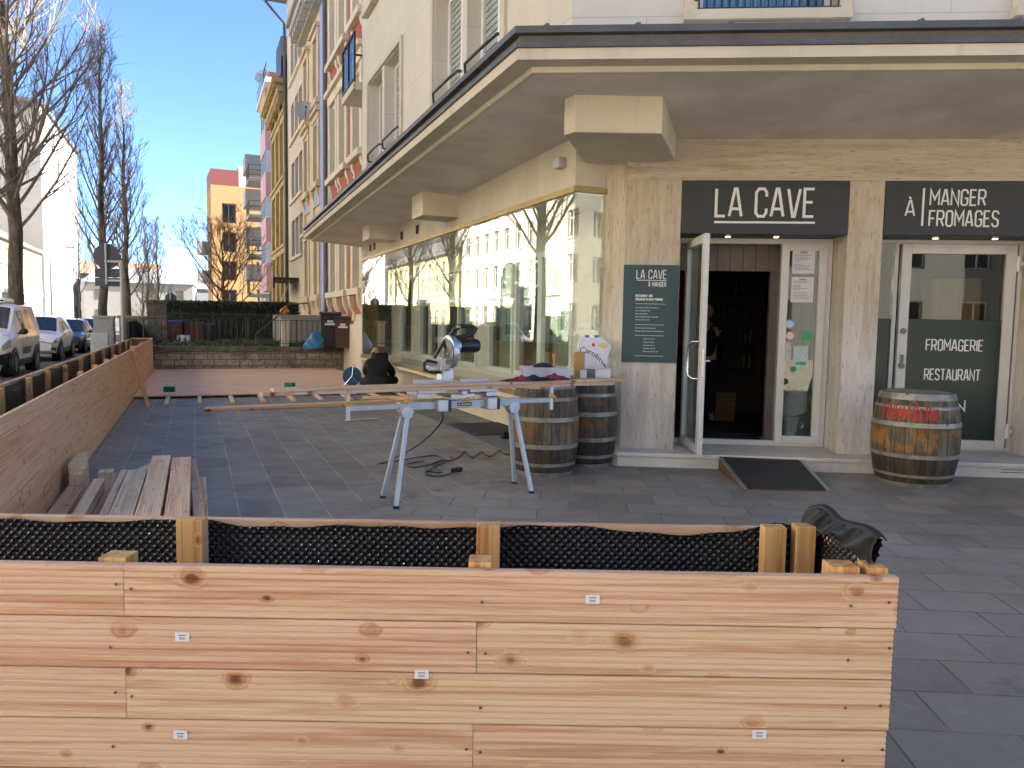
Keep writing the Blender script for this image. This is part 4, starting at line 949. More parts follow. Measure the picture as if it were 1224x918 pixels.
# =====================================================================  barrels
def barrel_mat(name, dark, tone, stain):
    n = NT(name); v = n.coord(); sp = n.new('ShaderNodeSeparateXYZ'); n.link(v, sp.inputs[0])
    at = n.new('ShaderNodeMath', operation='ARCTAN2'); n.link(sp.outputs[1], at.inputs[0]); n.link(sp.outputs[0], at.inputs[1])
    u = n.math('MULTIPLY', at.outputs[0], 26/6.2832)
    fr = n.math('FRACT', u); fl_ = n.math('FLOOR', u)
    seam = n.gr(n.math('ABSOLUTE', n.math('SUBTRACT', fr, 0.5)), 0.455, 0.5)
    wn_ = n.new('ShaderNodeTexWhiteNoise', noise_dimensions='1D'); n.link(fl_, wn_.inputs['W'])
    g = n.noise(n.mapping(v, (22,22,1.6)), 1.0, 5, 0.6, 0.4); g2 = n.noise(n.mapping(v, (70,70,5)), 1.0, 3); lo = n.noise(v, 3.2, 5, 0.65)
    c = n.mix(wn_.outputs[0], tuple(x*0.75 for x in tone), tuple(x*1.25 for x in tone))
    c = n.mix(n.gr(g, 0.40, 0.68), c, dark)
    c = n.mix(n.math('MULTIPLY', n.gr(g2, 0.45, 0.75), 0.7), c, tuple(x*0.45 for x in dark))
    band = n.math('MULTIPLY', n.gr(sp.outputs[2], 0.33, 0.42), n.gr(sp.outputs[2], 0.64, 0.55)); band = n.math('MAXIMUM', band, n.math('MULTIPLY', n.gr(sp.outputs[2], 0.68, 0.72), n.math('MULTIPLY', n.gr(sp.outputs[2], 0.86, 0.78), 0.6)))
    pat = n.gr(n.noise(n.mapping(v, (1,1,0.6)), 9, 5, 0.7), 0.47, 0.56)
    c = n.mix(n.math('MULTIPLY', n.math('MULTIPLY', band, pat), 0.85), c, stain)
    c = n.mix(n.gr(lo, 0.45, 0.75), c, n.mix(1.0, c, (0.45,0.43,0.42,1), 'MULTIPLY'))
    c = n.mix(n.gr(sp.outputs[2], 0.34, 0.30), c, n.mix(1.0, c, (0.42,0.38,0.36,1), 'MULTIPLY'))      # darker lower third
    c = n.mix(seam, c, (0.012,0.010,0.009))
    n.bump(n.math('SUBTRACT', n.math('MULTIPLY', g2, 0.5), n.math('MULTIPLY', seam, 1.6)), 0.7, 0.005)
    return n.out(c, 0.72)
n = NT('weathered_hoop'); v = n.coord(); a = n.noise(v, 6, 5, 0.7); b = n.noise(n.mapping(v,(30,30,60)), 1.0, 3)
c = n.mix(n.gr(a, 0.35, 0.65), (0.20,0.19,0.165), (0.36,0.34,0.28)); c = n.mix(n.gr(a, 0.60, 0.72), c, (0.17,0.075,0.025)); n.bump(b, 0.3, 0.002)
M_['hoop'] = n.out(c, 0.5, 0.45)
def barrel(label, x, y, H, rb, re, mat, hoops, group, rz=0):
    t = thing('wine_barrel', label, 'barrel', (x,y,0), rz, group)
    rad = lambda z: re + (rb-re)*max(0.0, 1-(2*z/H-1)**2)**0.9
    N = 18; prof = [(rad(H*i/N), H*i/N) for i in range(N+1)] + [(re-0.022,H), (re-0.026,H-0.035), (0.001,H-0.036)]
    m = MB(); m.lathe(prof, 52); m.build('staves', mat, t, smooth=True)
    for z0, z1 in hoops:
        p = [(rad(z0)+0.0005,z0)] + [(rad(z0+(z1-z0)*k/3)+0.0045, z0+(z1-z0)*k/3) for k in range(4)] + [(rad(z1)+0.0005,z1)]
        m = MB(); m.lathe(p, 52); me = m
        o = me.build('hoop', M_['hoop'], t, smooth=True)
    return t, rad
HO = [(0.0,0.045),(0.11,0.145),(0.30,0.345),(0.585,0.63),(0.80,0.835),(0.925,0.99)]
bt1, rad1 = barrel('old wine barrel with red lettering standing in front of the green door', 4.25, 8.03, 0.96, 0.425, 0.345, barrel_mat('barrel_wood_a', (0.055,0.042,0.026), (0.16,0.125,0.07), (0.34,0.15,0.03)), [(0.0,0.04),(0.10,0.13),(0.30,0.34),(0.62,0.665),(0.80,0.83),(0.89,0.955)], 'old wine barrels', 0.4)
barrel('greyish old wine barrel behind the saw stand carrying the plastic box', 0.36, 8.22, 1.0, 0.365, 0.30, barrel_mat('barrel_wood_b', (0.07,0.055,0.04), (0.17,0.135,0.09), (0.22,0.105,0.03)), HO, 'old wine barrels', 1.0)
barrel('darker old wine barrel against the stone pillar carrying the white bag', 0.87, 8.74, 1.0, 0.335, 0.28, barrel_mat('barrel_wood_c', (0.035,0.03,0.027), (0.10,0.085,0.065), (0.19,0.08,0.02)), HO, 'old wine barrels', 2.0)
# lettering painted round the belly of the first barrel
m = MB(); hs = [0.135,0.13,0.135,0.13,0.135,0.13,0.11,0.135,0.12,0.105]; x = 0; sw = 0.0175
tot = 0.56; txt = 'FROMAGERIE'; wsum = sum(GL[c][0]+0.42 for c in txt)-0.42; sc_ = tot/wsum
a0 = math.atan2(-8.03, -4.25) - 0.4     # direction from the barrel to the camera, in barrel coordinates
for c, h in zip(txt, hs):
    for k, st_ in enumerate(GL[c][1]):
        pts = []
        for (p0, p1) in zip(st_, st_[1:]):
            for q in range(4): pts.append((p0[0]+(p1[0]-p0[0])*q/4, p0[1]+(p1[1]-p0[1])*q/4))
        pts.append(st_[-1])
        def fm(a, b, y):
            z = 0.695 + b; r = rad1(z) + 0.003 + y; th = a0 - 0.08 + (a - tot*0.55)/0.41
            return Vector((r*math.cos(th), r*math.sin(th), z))
        ribbon(m, [(x + a*sc_, b*h) for a, b in pts], sw, fm, 0.0015 + 0.0002*k, 0.0)
    x += (GL[c][0]+0.42)*sc_
m.build('lettering', plain('red_stencil_paint', (0.42,0.022,0.018), 0.6, 0, 0.3, 30), bt1)

# --- things lying on the two barrels and on the board
ZB = 1.001
tp = thing('plastic_box', 'clear plastic storage box of tools on the greyish barrel', 'box', (0.36,8.26,ZB), 0.12)
n = NT('clear_plastic'); n.out((0.75,0.78,0.82), 0.25); n.b.inputs['Alpha'].default_value = 0.45; M_['clear'] = n.m
m = MB()
A_ = [(-0.23,-0.14,0.004),(0.23,-0.14,0.004),(0.23,0.14,0.004),(-0.23,0.14,0.004)]; B_ = [(-0.265,-0.165,0.13),(0.265,-0.165,0.13),(0.265,0.165,0.13),(-0.265,0.165,0.13)]
m.add(A_+B_, [(0,1,2,3)] + [(i,(i+1)%4,4+(i+1)%4,4+i) for i in range(4)]); m.build('tub', M_['clear'], tp, solid=0.004)
m = MB(); m.tube([(-0.265,-0.165,0.13),(0.265,-0.165,0.13),(0.265,0.165,0.13),(-0.265,0.165,0.13),(-0.265,-0.165,0.13)], 0.008, 6); m.build('rim', M_['clear'], tp)
m = MB(); m.ball((-0.03,0,0.12),0.11,14,8,(1.0,0.6,0.45)); tag(m.build('cap', plain('navy_cloth', (0.015,0.02,0.035), 0.8), None, loc=(0.36,8.26,ZB+0.012), smooth=True), 'dark navy cap lying in the plastic box', 'cap')
m = MB(); m.tube([(0,0,0),(-0.035,0,0.25)], 0.016, 8); m.cbox((0.005,0,0.0),(0.13,0.035,0.035)); tag(m.build('hammer', M_['post'], None, loc=(0.48,8.30,ZB+0.026)), 'hammer standing in the plastic box with its brown handle up', 'hammer')
m = MB(); m.cbox((0,0,0.05),(0.17,0.09,0.09)); tag(m.build('tool_pouch', plain('pink_cloth', (0.30,0.05,0.07), 0.8), None, loc=(0.30,8.20,ZB+0.008), bevel=0.02), 'pink tool pouch inside the plastic box', 'pouch')
# jacket heaped on the board
m = MB(); rr = random.Random(3)
def heap(u, v):
    x = -0.36 + 0.72*u; y = -0.09 + 0.18*v
    e = max(0.0, math.sin(math.pi*u))**0.5 * max(0.0, math.sin(math.pi*v))**0.5
    return (x, y + 0.02*math.sin(u*9), 0.003 + e*(0.030 + 0.009*math.sin(u*13+v*5) + 0.004*math.sin(u*29-v*11) + 0.016*math.exp(-((u-0.45)/0.06)**2)))
m.grid(heap, 60, 16); jk = thing('jacket', 'black and magenta jacket lying crumpled on the board by the barrels', 'jacket', PS(0.78,-0.06,1.056), RZS)
m.build('cloth', plain('black_cloth', (0.012,0.011,0.014), 0.85, 0, 0.3, 20), jk, smooth=True)
m = MB(); m.grid(lambda u, v: (lambda q: (q[0]*0.42-0.17, q[1]*0.55-0.04, q[2]*1.0+0.006))(heap(u, v)), 30, 10); m.grid(lambda u, v: (lambda q: (q[0]*0.4+0.22, q[1]*0.8+0.0, q[2]*1.15+0.004))(heap(u, v)), 30, 10); m.build('lining', plain('magenta_cloth', (0.20,0.02,0.06), 0.8, 0, 0.2, 20), jk, smooth=True)
# carton, white boxes and bag on the darker barrel
m = MB()
for q in ((-0.055,0.055,-0.05,-0.047,0,0.29),(-0.055,0.055,0.047,0.05,0,0.27),(-0.055,-0.052,-0.047,0.047,0,0.28),(0.052,0.055,-0.047,0.047,0,0.28),(-0.052,0.052,-0.047,0.047,0,0.003)): m.box(*q)
tag(m.build('carton', plain('brown_cardboard', (0.42,0.25,0.09), 0.8, 0, 0.1, 10), None, loc=(0.745,8.60,ZB), rot=(0,0,0.1)), 'tall brown cardboard carton standing in front of the white bag', 'carton')
for x, y, d, lab in ((0.79,8.53,(0.07,0.06,0.085),'small white box in front of the brown carton'),(1.01,8.62,(0.17,0.10,0.10),'larger white box at the foot of the white bag')):
    tb = thing('white_box', lab, 'box', (x,y,ZB), 0.1); m = MB(); m.cbox((0,0,d[2]/2), d); m.build('body', M_['paper'], tb, bevel=0.004); m = MB(); m.cbox((0,-0.002,d[2]+0.004),(d[0]+0.006,d[1]+0.006,0.006)); m.build('lid', M_['paper'], tb)
m = MB(); m.cbox((0,0,0.05),(0.12,0.08,0.10)); tag(m.build('grey_box', plain('grey_card', (0.16,0.15,0.15), 0.7), None, loc=(0.89,8.62,ZB), bevel=0.003), 'dark grey box between the carton and the white box', 'box')
tb = thing('gift_bag', 'white shirt shaped bag with blue hand lettering leaning on the pillar', 'bag', (0.93,8.80,ZB), 0.08)
out = [(-0.15,0),(0.17,0),(0.165,0.22),(0.20,0.31),(0.205,0.36),(0.14,0.42),(0.075,0.455),(0.03,0.44),(-0.02,0.445),(-0.06,0.47),(-0.12,0.475),(-0.17,0.40),(-0.185,0.32),(-0.15,0.28),(-0.155,0.1)]
m = MB(); m.prism([(x,-0.012,z) for x, z in out], (0,0.03,0)); m.xf(lambda q: Vector((q.x, q.y + q.z*0.12, q.z))); m.build('cloth', plain('white_cotton', (0.70,0.71,0.74), 0.85, 0, 0.08, 12, 0.4), tb, bevel=0.010)
fl2 = lambda x, z, e=0.0: (x, -0.0135 + z*0.12 - e, z)
cv = bpy.data.curves.new('t', 'FONT'); cv.body = 'Caroline'; cv.size = 0.105; cv.shear = 0.25; cv.extrude = 0.001; cv.align_x = 'CENTER'
_o = bpy.data.objects.new('t', cv); C.objects.link(_o); bpy.context.view_layer.update()
me = bpy.data.meshes.new_from_object(_o.evaluated_get(bpy.context.evaluated_depsgraph_get())); bpy.data.objects.remove(_o)
for vv in me.vertices:
    x, y, z = vv.co; zz = 0.24 + y*0.95 - x*0.42 - 2.0*(x+0.02)**2; vv.co = fl2(x*0.86-0.01, zz, 0.001 + z)
me.materials.append(plain('navy_ink', (0.015,0.02,0.07), 0.6)); o = bpy.data.objects.new('lettering', me); C.objects.link(o); o.parent = tb
def patch(name, x, z, rx, rz_, col):
    m = MB(); m.prism([fl2(x+rx*math.cos(k*0.5236), z+rz_*math.sin(k*0.5236), 0.0) for k in range(12)], (0,-0.0025,0)); m.build(name, plain(name, col, 0.8), tb)
patch('red_dot', 0.0, 0.365, 0.018, 0.022, (0.5,0.02,0.03)); patch('yellow_patch', 0.11, 0.36, 0.055, 0.03, (0.68,0.55,0.22)); patch('magenta_spot', 0.08, 0.07, 0.035, 0.02, (0.25,0.01,0.12)); patch('yellow_spot', 0.135, 0.055, 0.022, 0.035, (0.6,0.5,0.12))
m = MB()
for x in (-0.075, 0.035): m.cbox((x, 0.055, 0.462), (0.05,0.035,0.03))
m.build('blue_clip', plain('blue_clip', (0.03,0.28,0.6), 0.5), tb, bevel=0.006)

# =====================================================================  ramp, lumber bits at the shop window
tr_ = thing('door_ramp', 'wooden wedge ramp with black ribbed rubber top and aluminium edges', 'ramp', (2.3,7.45,0), 0)
m = MB(); q = [(0.0,0.0),(0.045,1.19),(0.955,1.23),(0.83,-0.02)]
zt_ = [0.012,0.150,0.150,0.012]
vs = [(x,y,0.0) for x,y in q] + [(x,y,z) for (x,y),z in zip(q,zt_)]
m.add(vs, [(0,3,2,1),(4,5,6,7),(0,1,5,4),(1,2,6,5),(2,3,7,6),(3,0,4,7)]); m.build('wedge', wood('plywood_ramp', [(0.20,0.11,0.05)]*4, 'Y', 0.3), tr_)
n = NT('ribbed_rubber'); v = n.coord(); r1 = n.new('ShaderNodeTexWave', wave_type='BANDS', bands_direction='DIAGONAL'); n.link(n.mapping(v,(1,1,0)), r1.inputs[0]); n.set(r1, Scale=14.0, Distortion=0.0)
r2 = n.new('ShaderNodeTexWave', wave_type='BANDS', bands_direction='DIAGONAL'); n.link(n.mapping(v,(-1,1,0)), r2.inputs[0]); n.set(r2, Scale=14.0, Distortion=0.0)
h = n.math('MAXIMUM', n.gr(r1.outputs['Fac'],0.6,0.95), n.gr(r2.outputs['Fac'],0.6,0.95)); n.bump(h, 1.0, 0.008)
n.out(n.mix(n.noise(v,9,4), (0.012,0.012,0.013), (0.045,0.043,0.042)), 0.6)
m = MB(); m.add([(0.02,0.0,0.019),(0.065,1.18,0.157),(0.935,1.22,0.157),(0.81,-0.01,0.019),(0.02,0.0,0.013),(0.065,1.18,0.151),(0.935,1.22,0.151),(0.81,-0.01,0.013)], [(0,1,2,3),(0,4,5,1),(1,5,6,2),(2,6,7,3),(3,7,4,0)]); m.build('rubber_top', n.m, tr_)
for a, b in (((0.01,0.0,0.018),(0.055,1.19,0.158)), ((0.82,-0.02,0.018),(0.945,1.23,0.158))):
    m = MB(); m.beam(a, b, 0.035, 0.012); m.build('edge_strip', M_['alu'], tr_)
m = MB(); m.cbox((0,0,0.05),(0.24,0.10,0.10)); tag(m.build('wood_block', M_['dark'], None, loc=(-0.02,10.55,0), rot=(0,0,0.5), bevel=0.004), 'dark wooden block on the paving beside the black rubber mat', 'block')

# =====================================================================  deck clutter
tgx = 0
for p, rz, lab in (((-6.98,15.6,0.073),0.2,'green screw box on the deck near the long planter'), ((-4.93,17.0,0.073),-0.2,'green screw box in the middle of the deck')):
    tb = thing('screw_box', lab, 'box', p, rz, 'green screw boxes on the deck'); m = MB(); m.cbox((0,0,0.05),(0.20,0.14,0.10)); m.build('body', plain('green_card', (0.012,0.16,0.07), 0.6), tb, bevel=0.006); m = MB(); m.cbox((0,0,0.104),(0.206,0.146,0.012)); m.build('lid', plain('green_lid', (0.02,0.24,0.11), 0.5), tb, bevel=0.004)
tcb = thing('cable_reel', 'blue cable reel standing on the deck beside the crouching person', 'cable reel', (-3.66,17.55,0.073), R_(10))
rot = Matrix.Rotation(R_(90),3,'X')
for y in (-0.09, 0.09):
    m = MB(); m.lathe([(0.205,-0.006),(0.21,0),(0.205,0.006)], 36, (0,y,0.235), rot); m.build('flange', plain('blue_plastic', (0.015,0.09,0.20), 0.4), tcb)
m = MB(); m.lathe([(0.165,-0.083),(0.165,0.083)], 28, (0,0,0.235), rot); m.build('wound_cable', M_['black_plastic'], tcb)
m = MB(); m.tube([(-0.19,-0.13,0.012),(0.0,-0.12,0.25),(0.03,-0.12,0.49),(0.03,0.12,0.49),(0.0,0.12,0.25),(-0.19,0.13,0.012),(0.21,0.13,0.012),(0.0,0.125,0.25)], 0.012, 8); m.tube([(0.21,-0.13,0.012),(0.21,0.13,0.012)], 0.012, 8); m.tube([(0.21,-0.13,0.012),(0.0,-0.12,0.25)],0.012,8); m.tube([(-0.19,-0.13,0.012),(-0.19,0.13,0.012)],0.012,8); m.build('stand', M_['steel'], tcb, smooth=True)
for x, y, L, rz, lab in ((-2.75,15.55,0.55,0.1,'short timber offcut lying below the crouching person'),(-2.2,15.5,0.6,-0.3,'short timber offcut lying between the deck and the shop window')):
    m = MB(); m.box(-L/2,L/2,-0.045,0.045,0,0.06); tag(m.build('timber_offcut', M_['pale'], None, loc=(x,y,0.002), rot=(0,0,rz), bevel=0.003), lab, 'offcut')
# =====================================================================  street: houses on the right
HO_ = -0.3; G0 = 0.70
def house(name, label, t0, group=None): return thing(name, label, 'house', PA(t0, HO_, G0), RZA, group)
class HM(MB):                                  # absolute street coordinates (t, offset from facade, z) -> house coordinates
    def __init__(s, t0): super().__init__(); s.t0 = t0
    def build(s, *a, **k):
        s.xf(lambda q: Vector((q.x - s.t0, q.y, q.z - G0))); return super().build(*a, **k)
M_['pane'] = NT('house_pane').out((0.03,0.035,0.04), 0.08, 0, 0.8)
M_['hframe'] = plain('house_window_frame', (0.55,0.54,0.50), 0.5)
def hwindows(par, t0, wins, y=0.0, d=0.14, fm='hframe', t=0.07, pane='pane'):
    for a, b, c, e in wins:
        m = HM(t0); f_ = frame_mb(a, b, c, e, y-d-0.03, y-d+0.03, t, ((a+b)/2,) if b-a > 0.8 else ()); m.v, m.f = f_.v, f_.f
        f_ = m.build('window', M_[fm], par); m = HM(t0); m.box(a+t, b-t, y-d-0.012, y-d-0.004, c+t, e-t); m.build('pane', M_[pane], f_)
def hbody(par, t0, t1, z1, mat, wins, y=0.0, depth=9.0, d=0.14):
    m = HM(t0); wall_cells(m, t0, t1, G0-0.7, z1, wins, y, d)
    m.box(t0, t1, -depth, y-d-0.06, G0-0.7, z1-0.02); m.quad((t0,y,G0-0.7),(t0,y-d-0.06,G0-0.7),(t0,y-d-0.06,z1),(t0,y,z1)); m.quad((t1,y,G0-0.7),(t1,y,z1),(t1,y-d-0.06,z1),(t1,y-d-0.06,G0-0.7)); m.build('wall', mat, par)
def pipe(par, t0, t, y, za, zb, r=0.06):
    m = HM(t0); m.tube([(t,y,za),(t,y,zb)], r, 8); m.build('downpipe', M_['zinc'], par)
# --- red and cream house
M_['red'] = stucco('red_render', (0.36,0.10,0.055), 0.06, None, 0.05); M_['cream2'] = stucco('cream_trim', (0.68,0.59,0.43), 0.05, None, 0.06)
t0 = 13.0; h = house('terraced_house', 'tall house with red wall strips between cream window surrounds, next to the corner building', t0)
wins = [(a, a+0.95, z, z+2.2) for a in (13.72, 16.0, 17.75) for z in (2.55, 6.35, 10.1, 13.6)]
hbody(h, 13.0, 19.5, 17.0, M_['cream2'], wins); hwindows(h, t0, wins)
for a in (13.72, 16.0, 17.75):
    for z in (2.55, 6.35, 10.1, 13.6):
        m = HM(t0); 
        for u in (a-0.33, a+0.97): m.box(u, u+0.30, -0.02, 0.10, z-0.05, z+2.3)
        m.box(a-0.36, a+1.30, -0.02, 0.13, z+2.31, z+2.62); m.box(a-0.45, a+1.38, -0.02, 0.24, z+2.63, z+2.78); m.box(a-0.40, a+1.33, -0.02, 0.22, z-0.25, z-0.06)
        for u in (a-0.30, a+1.0):
            ck = 1.0 if z < 3 else 0.55
            m.prism([(u,y_*ck if z > 3 else y_,z-0.26-(0.26+dz)*-1*0 + (dz+0.26)*ck) for y_, dz in ((0.0,-1.0),(0.07,-0.98),(0.05,-0.75),(0.14,-0.60),(0.19,-0.42),(0.2,-0.26),(0.0,-0.26))], (0.22,0,0))
        m.build('window_surround', M_['cream2'], h, bevel=0.015)
m = HM(t0)
for a, b in ((15.02,15.66),(17.28,17.41)): m.box(a,b,-0.02,0.03,1.46,16.9)
for a in (13.72,16.0,17.75):
    for z in (2.55,6.35,10.1,13.6): m.box(a-0.05,a+0.98,-0.02,0.032,z-0.8,z-0.27)
m.build('red_panel', M_['red'], h)
m = HM(t0); m.box(13.0,19.5,-0.02,0.06,0.0,1.45); m.box(13.0,13.5,-0.02,0.06,1.46,17.0); m.box(19.05,19.5,-0.02,0.07,1.46,17.0); m.build('plinth', M_['cream2'], h, bevel=0.01)
m = HM(t0); m.box(13.0,19.5,-9,0.5,17.0,17.4); m.build('roof', M_['zinc'], h); pipe(h, t0, 19.3, 0.16, 0.8, 17.0, 0.075)
# --- blue house
M_['blue'] = stucco('blue_render', (0.33,0.37,0.60), 0.05, None, 0.05); M_['tan'] = stucco('tan_trim', (0.60,0.47,0.29), 0.07, None, 0.08)
t0 = 19.6; h = house('terraced_house', 'blue rendered house with tan window surrounds and a grey cornice', t0)
wins = [(a, a+0.9, z, z+2.2) for a in (21.75, 24.45) for z in (2.55, 6.75, 9.75)]
hbody(h, 19.6, 25.8, 12.8, M_['tan'], wins); hwindows(h, t0, wins)
for a in (21.75, 24.45):
    for z in (2.55, 6.75, 9.75):
        m = HM(t0)
        for u in (a-0.40, a+0.92): m.box(u, u+0.36, -0.02, 0.10, z-0.05, z+2.22)
        m.box(a-0.42, a+1.30, -0.02, 0.12, z+2.23, z+2.42); m.box(a-0.5, a+1.38, -0.02, 0.22, z+2.43, z+2.56); m.box(a-0.48, a+1.36, -0.02, 0.20, z-0.28, z-0.06); m.box(a-0.40,a+1.28,-0.02,0.06,z-0.9,z-0.29)
        for u in (a-0.3, a+0.95): m.prism([(u,0.0,z-0.75),(u,0.05,z-0.72),(u,0.16,z-0.45),(u,0.18,z-0.29),(u,0.0,z-0.29)], (0.2,0,0))
        m.build('window_surround', M_['tan'], h, bevel=0.015)
m = HM(t0); m.box(20.36,21.32,-0.02,0.03,1.5,12.79)
for a in (21.75,24.45):
    for z in (6.75,9.75): m.box(a-0.1,a+1.0,-0.02,0.064,z-0.85,z-0.33)
m.build('blue_panel', M_['blue'], h)
m = HM(t0); m.box(19.6,20.35,-0.02,0.08,1.5,12.78); m.box(25.45,25.8,-0.02,0.08,1.5,12.78); m.box(19.6,25.8,-0.02,0.07,0.0,1.49); m.box(22.95,24.0,-0.02,0.05,2.5,12.0); m.build('pilaster', M_['tan'], h, bevel=0.01)
m = HM(t0); m.box(19.6,25.8,-0.1,0.30,12.8,13.15); m.box(19.6,25.8,-0.1,0.62,13.16,13.45); m.box(19.6,25.8,-9,0.75,13.46,13.75)
u = 19.8
while u < 25.6: m.box(u,u+0.22,0.30,0.58,12.85,13.15); u += 0.62
m.build('cornice', stucco('pale_grey_trim', (0.40,0.38,0.34), 0.06), h)
m = HM(t0); m.box(19.6,25.8,-9,0.2,13.76,16.2); m.build('roof', M_['zinc'], h)
def dish(label, p, r, rz, el=0.5):
    t = thing('satellite_dish', label, 'dish', p, rz)
    prof = [(r*k/8, 0.30*r*(k/8)**2) for k in range(9)]; prof[0] = (0.001, 0)
    m = MB(); rot = Matrix.Rotation(R_(90)-el*0.5, 3, 'X'); m.lathe(prof + [(r*0.985, 0.30*r+0.01), (0.001, 0.012)], 24, (0,0.12,0.25), rot); m.build('reflector', plain('light_grey_dish', (0.45,0.45,0.45), 0.5), t, smooth=True)
    m = MB(); m.tube([(0,0.12,0.0),(0,0.12,0.25)],0.03,6); m.tube([(0,0.10,-0.05+0.25-r*0.8),(0,-0.35,0.30)],0.015,6); m.cbox((0,-0.36,0.31),(0.06,0.10,0.06)); m.build('mount', M_['rail'], t)
    return t
dish('pale satellite dish fixed to the blue house', PA(22.9,0.05,9.25), 0.40, R_(20))
# --- beige house with triple windows
M_['beige'] = stucco('beige_render', (0.57,0.48,0.35), 0.07, None, 0.12)
t0 = 25.8; h = house('terraced_house', 'plain beige house with rows of triple windows and an overhanging eave', t0)
wins = [(26.6+k*1.45, 26.6+k*1.45+1.15, z, z+1.75) for k in range(3) for z in (4.45, 7.1, 9.85, 12.6)]
hbody(h, 25.8, 32.1, 16.9, M_['beige'], wins, d=0.22); hwindows(h, t0, wins, d=0.22)
for z in (4.45, 7.1, 9.85, 12.6): m = HM(t0); m.box(26.4,30.85,-0.02,0.12,z-0.14,z-0.01); m.build('sill', M_['cream2'], h)
m = HM(t0); m.box(25.7,32.3,-9,1.15,16.9,17.15); m.build('eave', stucco('eave_boards', (0.16,0.145,0.12), 0.1), h); m = HM(t0); m.tube([(25.7,1.2,17.12),(32.3,1.2,17.12)], 0.12, 8); m.build('gutter', M_['rail'], h)
m = HM(t0); m.tube([(32.15,1.15,17.0),(32.15,0.8,16.6),(32.15,0.12,15.9),(32.15,0.12,1.0)], 0.07, 8); m.build('downpipe', M_['zinc'], h)
m = HM(t0); m.box(28.0,31.6,0.0,1.1,3.30,3.42); m.box(28.0,31.6,1.05,1.12,2.95,3.42); aw = m.build('awning', M_['black'], h)
m = HM(t0)
for k in range(4): m.box(28.1+k*0.9,28.1+k*0.9+0.45,1.121,1.135,2.9,3.45)
m.build('red_stripe', plain('salmon_cloth', (0.50,0.17,0.14), 0.7), aw)
# --- ochre ornate house
M_['ochre'] = stucco('ochre_stone', (0.38,0.275,0.11), 0.12, None, 0.15)
t0 = 32.2; h = house('terraced_house', 'narrow ochre stone house with ornate cornice', t0)
wins = [(a, a+1.0, z, z+2.0) for a in (33.2,35.4,37.6) for z in (2.7,6.1,9.3)]
hbody(h, 32.2, 39.6, 12.7, M_['ochre'], wins, d=0.3); hwindows(h, t0, wins, d=0.3)
m = HM(t0)
for z in (5.2,8.6,11.8): m.box(32.2,39.6,-0.02,0.22,z,z+0.16); m.box(32.2,39.6,-0.02,0.14,z-0.28,z-0.01)
for a in (32.25,34.5,36.7,39.1): m.box(a,a+0.4,-0.02,0.16,0.8,12.7)
m.build('pilaster', M_['ochre'], h, bevel=0.01)
m = HM(t0); m.box(32.2,39.6,-9,0.45,12.7,12.95); m.box(32.2,39.6,-9,0.72,13.1,13.35)
u = 32.4
while u < 39.4: m.box(u,u+0.25,0.0,0.62,12.95,13.1); m.box(u,u+0.25,0.2,0.42,12.3,12.69); u += 0.6
m.build('cornice', M_['ochre'], h); m = HM(t0); m.prism([(32.2,0.5,13.35),(32.2,-4.5,16.0),(32.2,-9,13.35)], (7.4,0,0)); m.build('roof', M_['zinc'], h)
m = HM(t0); m.box(33.0,35.5,-1.2,0.2,13.8,15.6); m.build('dormer', plain('black_slate', (0.02,0.02,0.023), 0.5), h)
# --- pink house with bays
M_['pinkr'] = stucco('pink_render', (0.50,0.30,0.33), 0.05, None, 0.05); M_['salmon'] = stucco('salmon_render', (0.52,0.27,0.17), 0.05)
HO_ = -1.3; t0 = 44.6; h = house('apartment_house', 'pink apartment house with stacked bays and a roof terrace', t0)
hbody(h, 44.6, 52.6, 16.6, stucco('pale_lilac_render', (0.48,0.43,0.44), 0.05), [])
for z in (5.0,8.0,11.0,14.0):
    m = HM(t0); m.box(46.3,50.4,0.0,0.9,z-1.35 if z > 5 else z-1.6,z+0.25); m.build('bay_parapet', M_['pinkr'] if z < 14 else M_['pinkr'], h)
    m = HM(t0); m.box(46.4,50.3,0.0,0.80,z+0.25,z+1.64); bw = m.build('bay_window', M_['pane'], h)
    m = HM(t0)
    for u in (46.32,47.6,48.9,50.25): m.box(u,u+0.14,0.0,0.86,z+0.25,z+1.65)
    m.box(46.3,50.4,0.78,0.87,z+0.25,z+0.33); m.build('bay_frame', plain('bluish_white_frame', (0.50,0.55,0.62), 0.5), bw)
m = HM(t0); m.box(46.3,50.4,0.0,0.9,15.65,16.58); m.build('bay_parapet', M_['salmon'], h)
m = HM(t0); m.box(44.6,52.7,-8,1.0,16.6,16.9); m.build('roof_slab', M_['hframe'], h)
m = HM(t0)
for u in range(8): m.tube([(44.9+u*1.1,0.9,16.9),(44.9+u*1.1,0.9,17.9)],0.025,5)
m.tube([(44.9,0.9,17.9),(52.6,0.9,17.9)],0.03,5); m.tube([(44.9,0.9,17.4),(52.6,0.9,17.4)],0.02,5); m.build('terrace_railing', M_['rail'], h)
m = HM(t0); m.box(45.5,48.5,0.0,0.7,16.9,17.5); m.build('planter_box', plain('terracotta', (0.35,0.13,0.07), 0.7), h); m = HM(t0); m.box(44.7,47.5,-4,-0.8,16.9,19.6); m.build('stair_house', M_['white'], h)
pipe(h, t0, 44.8, 0.12, 0.8, 16.6, 0.08); pipe(h, t0, 52.45, 0.12, 0.8, 16.6, 0.08)
dish('big grey satellite dish on the roof terrace of the pink house', PA(47.8,-0.4,17.5), 0.55, R_(-10), 0.7)
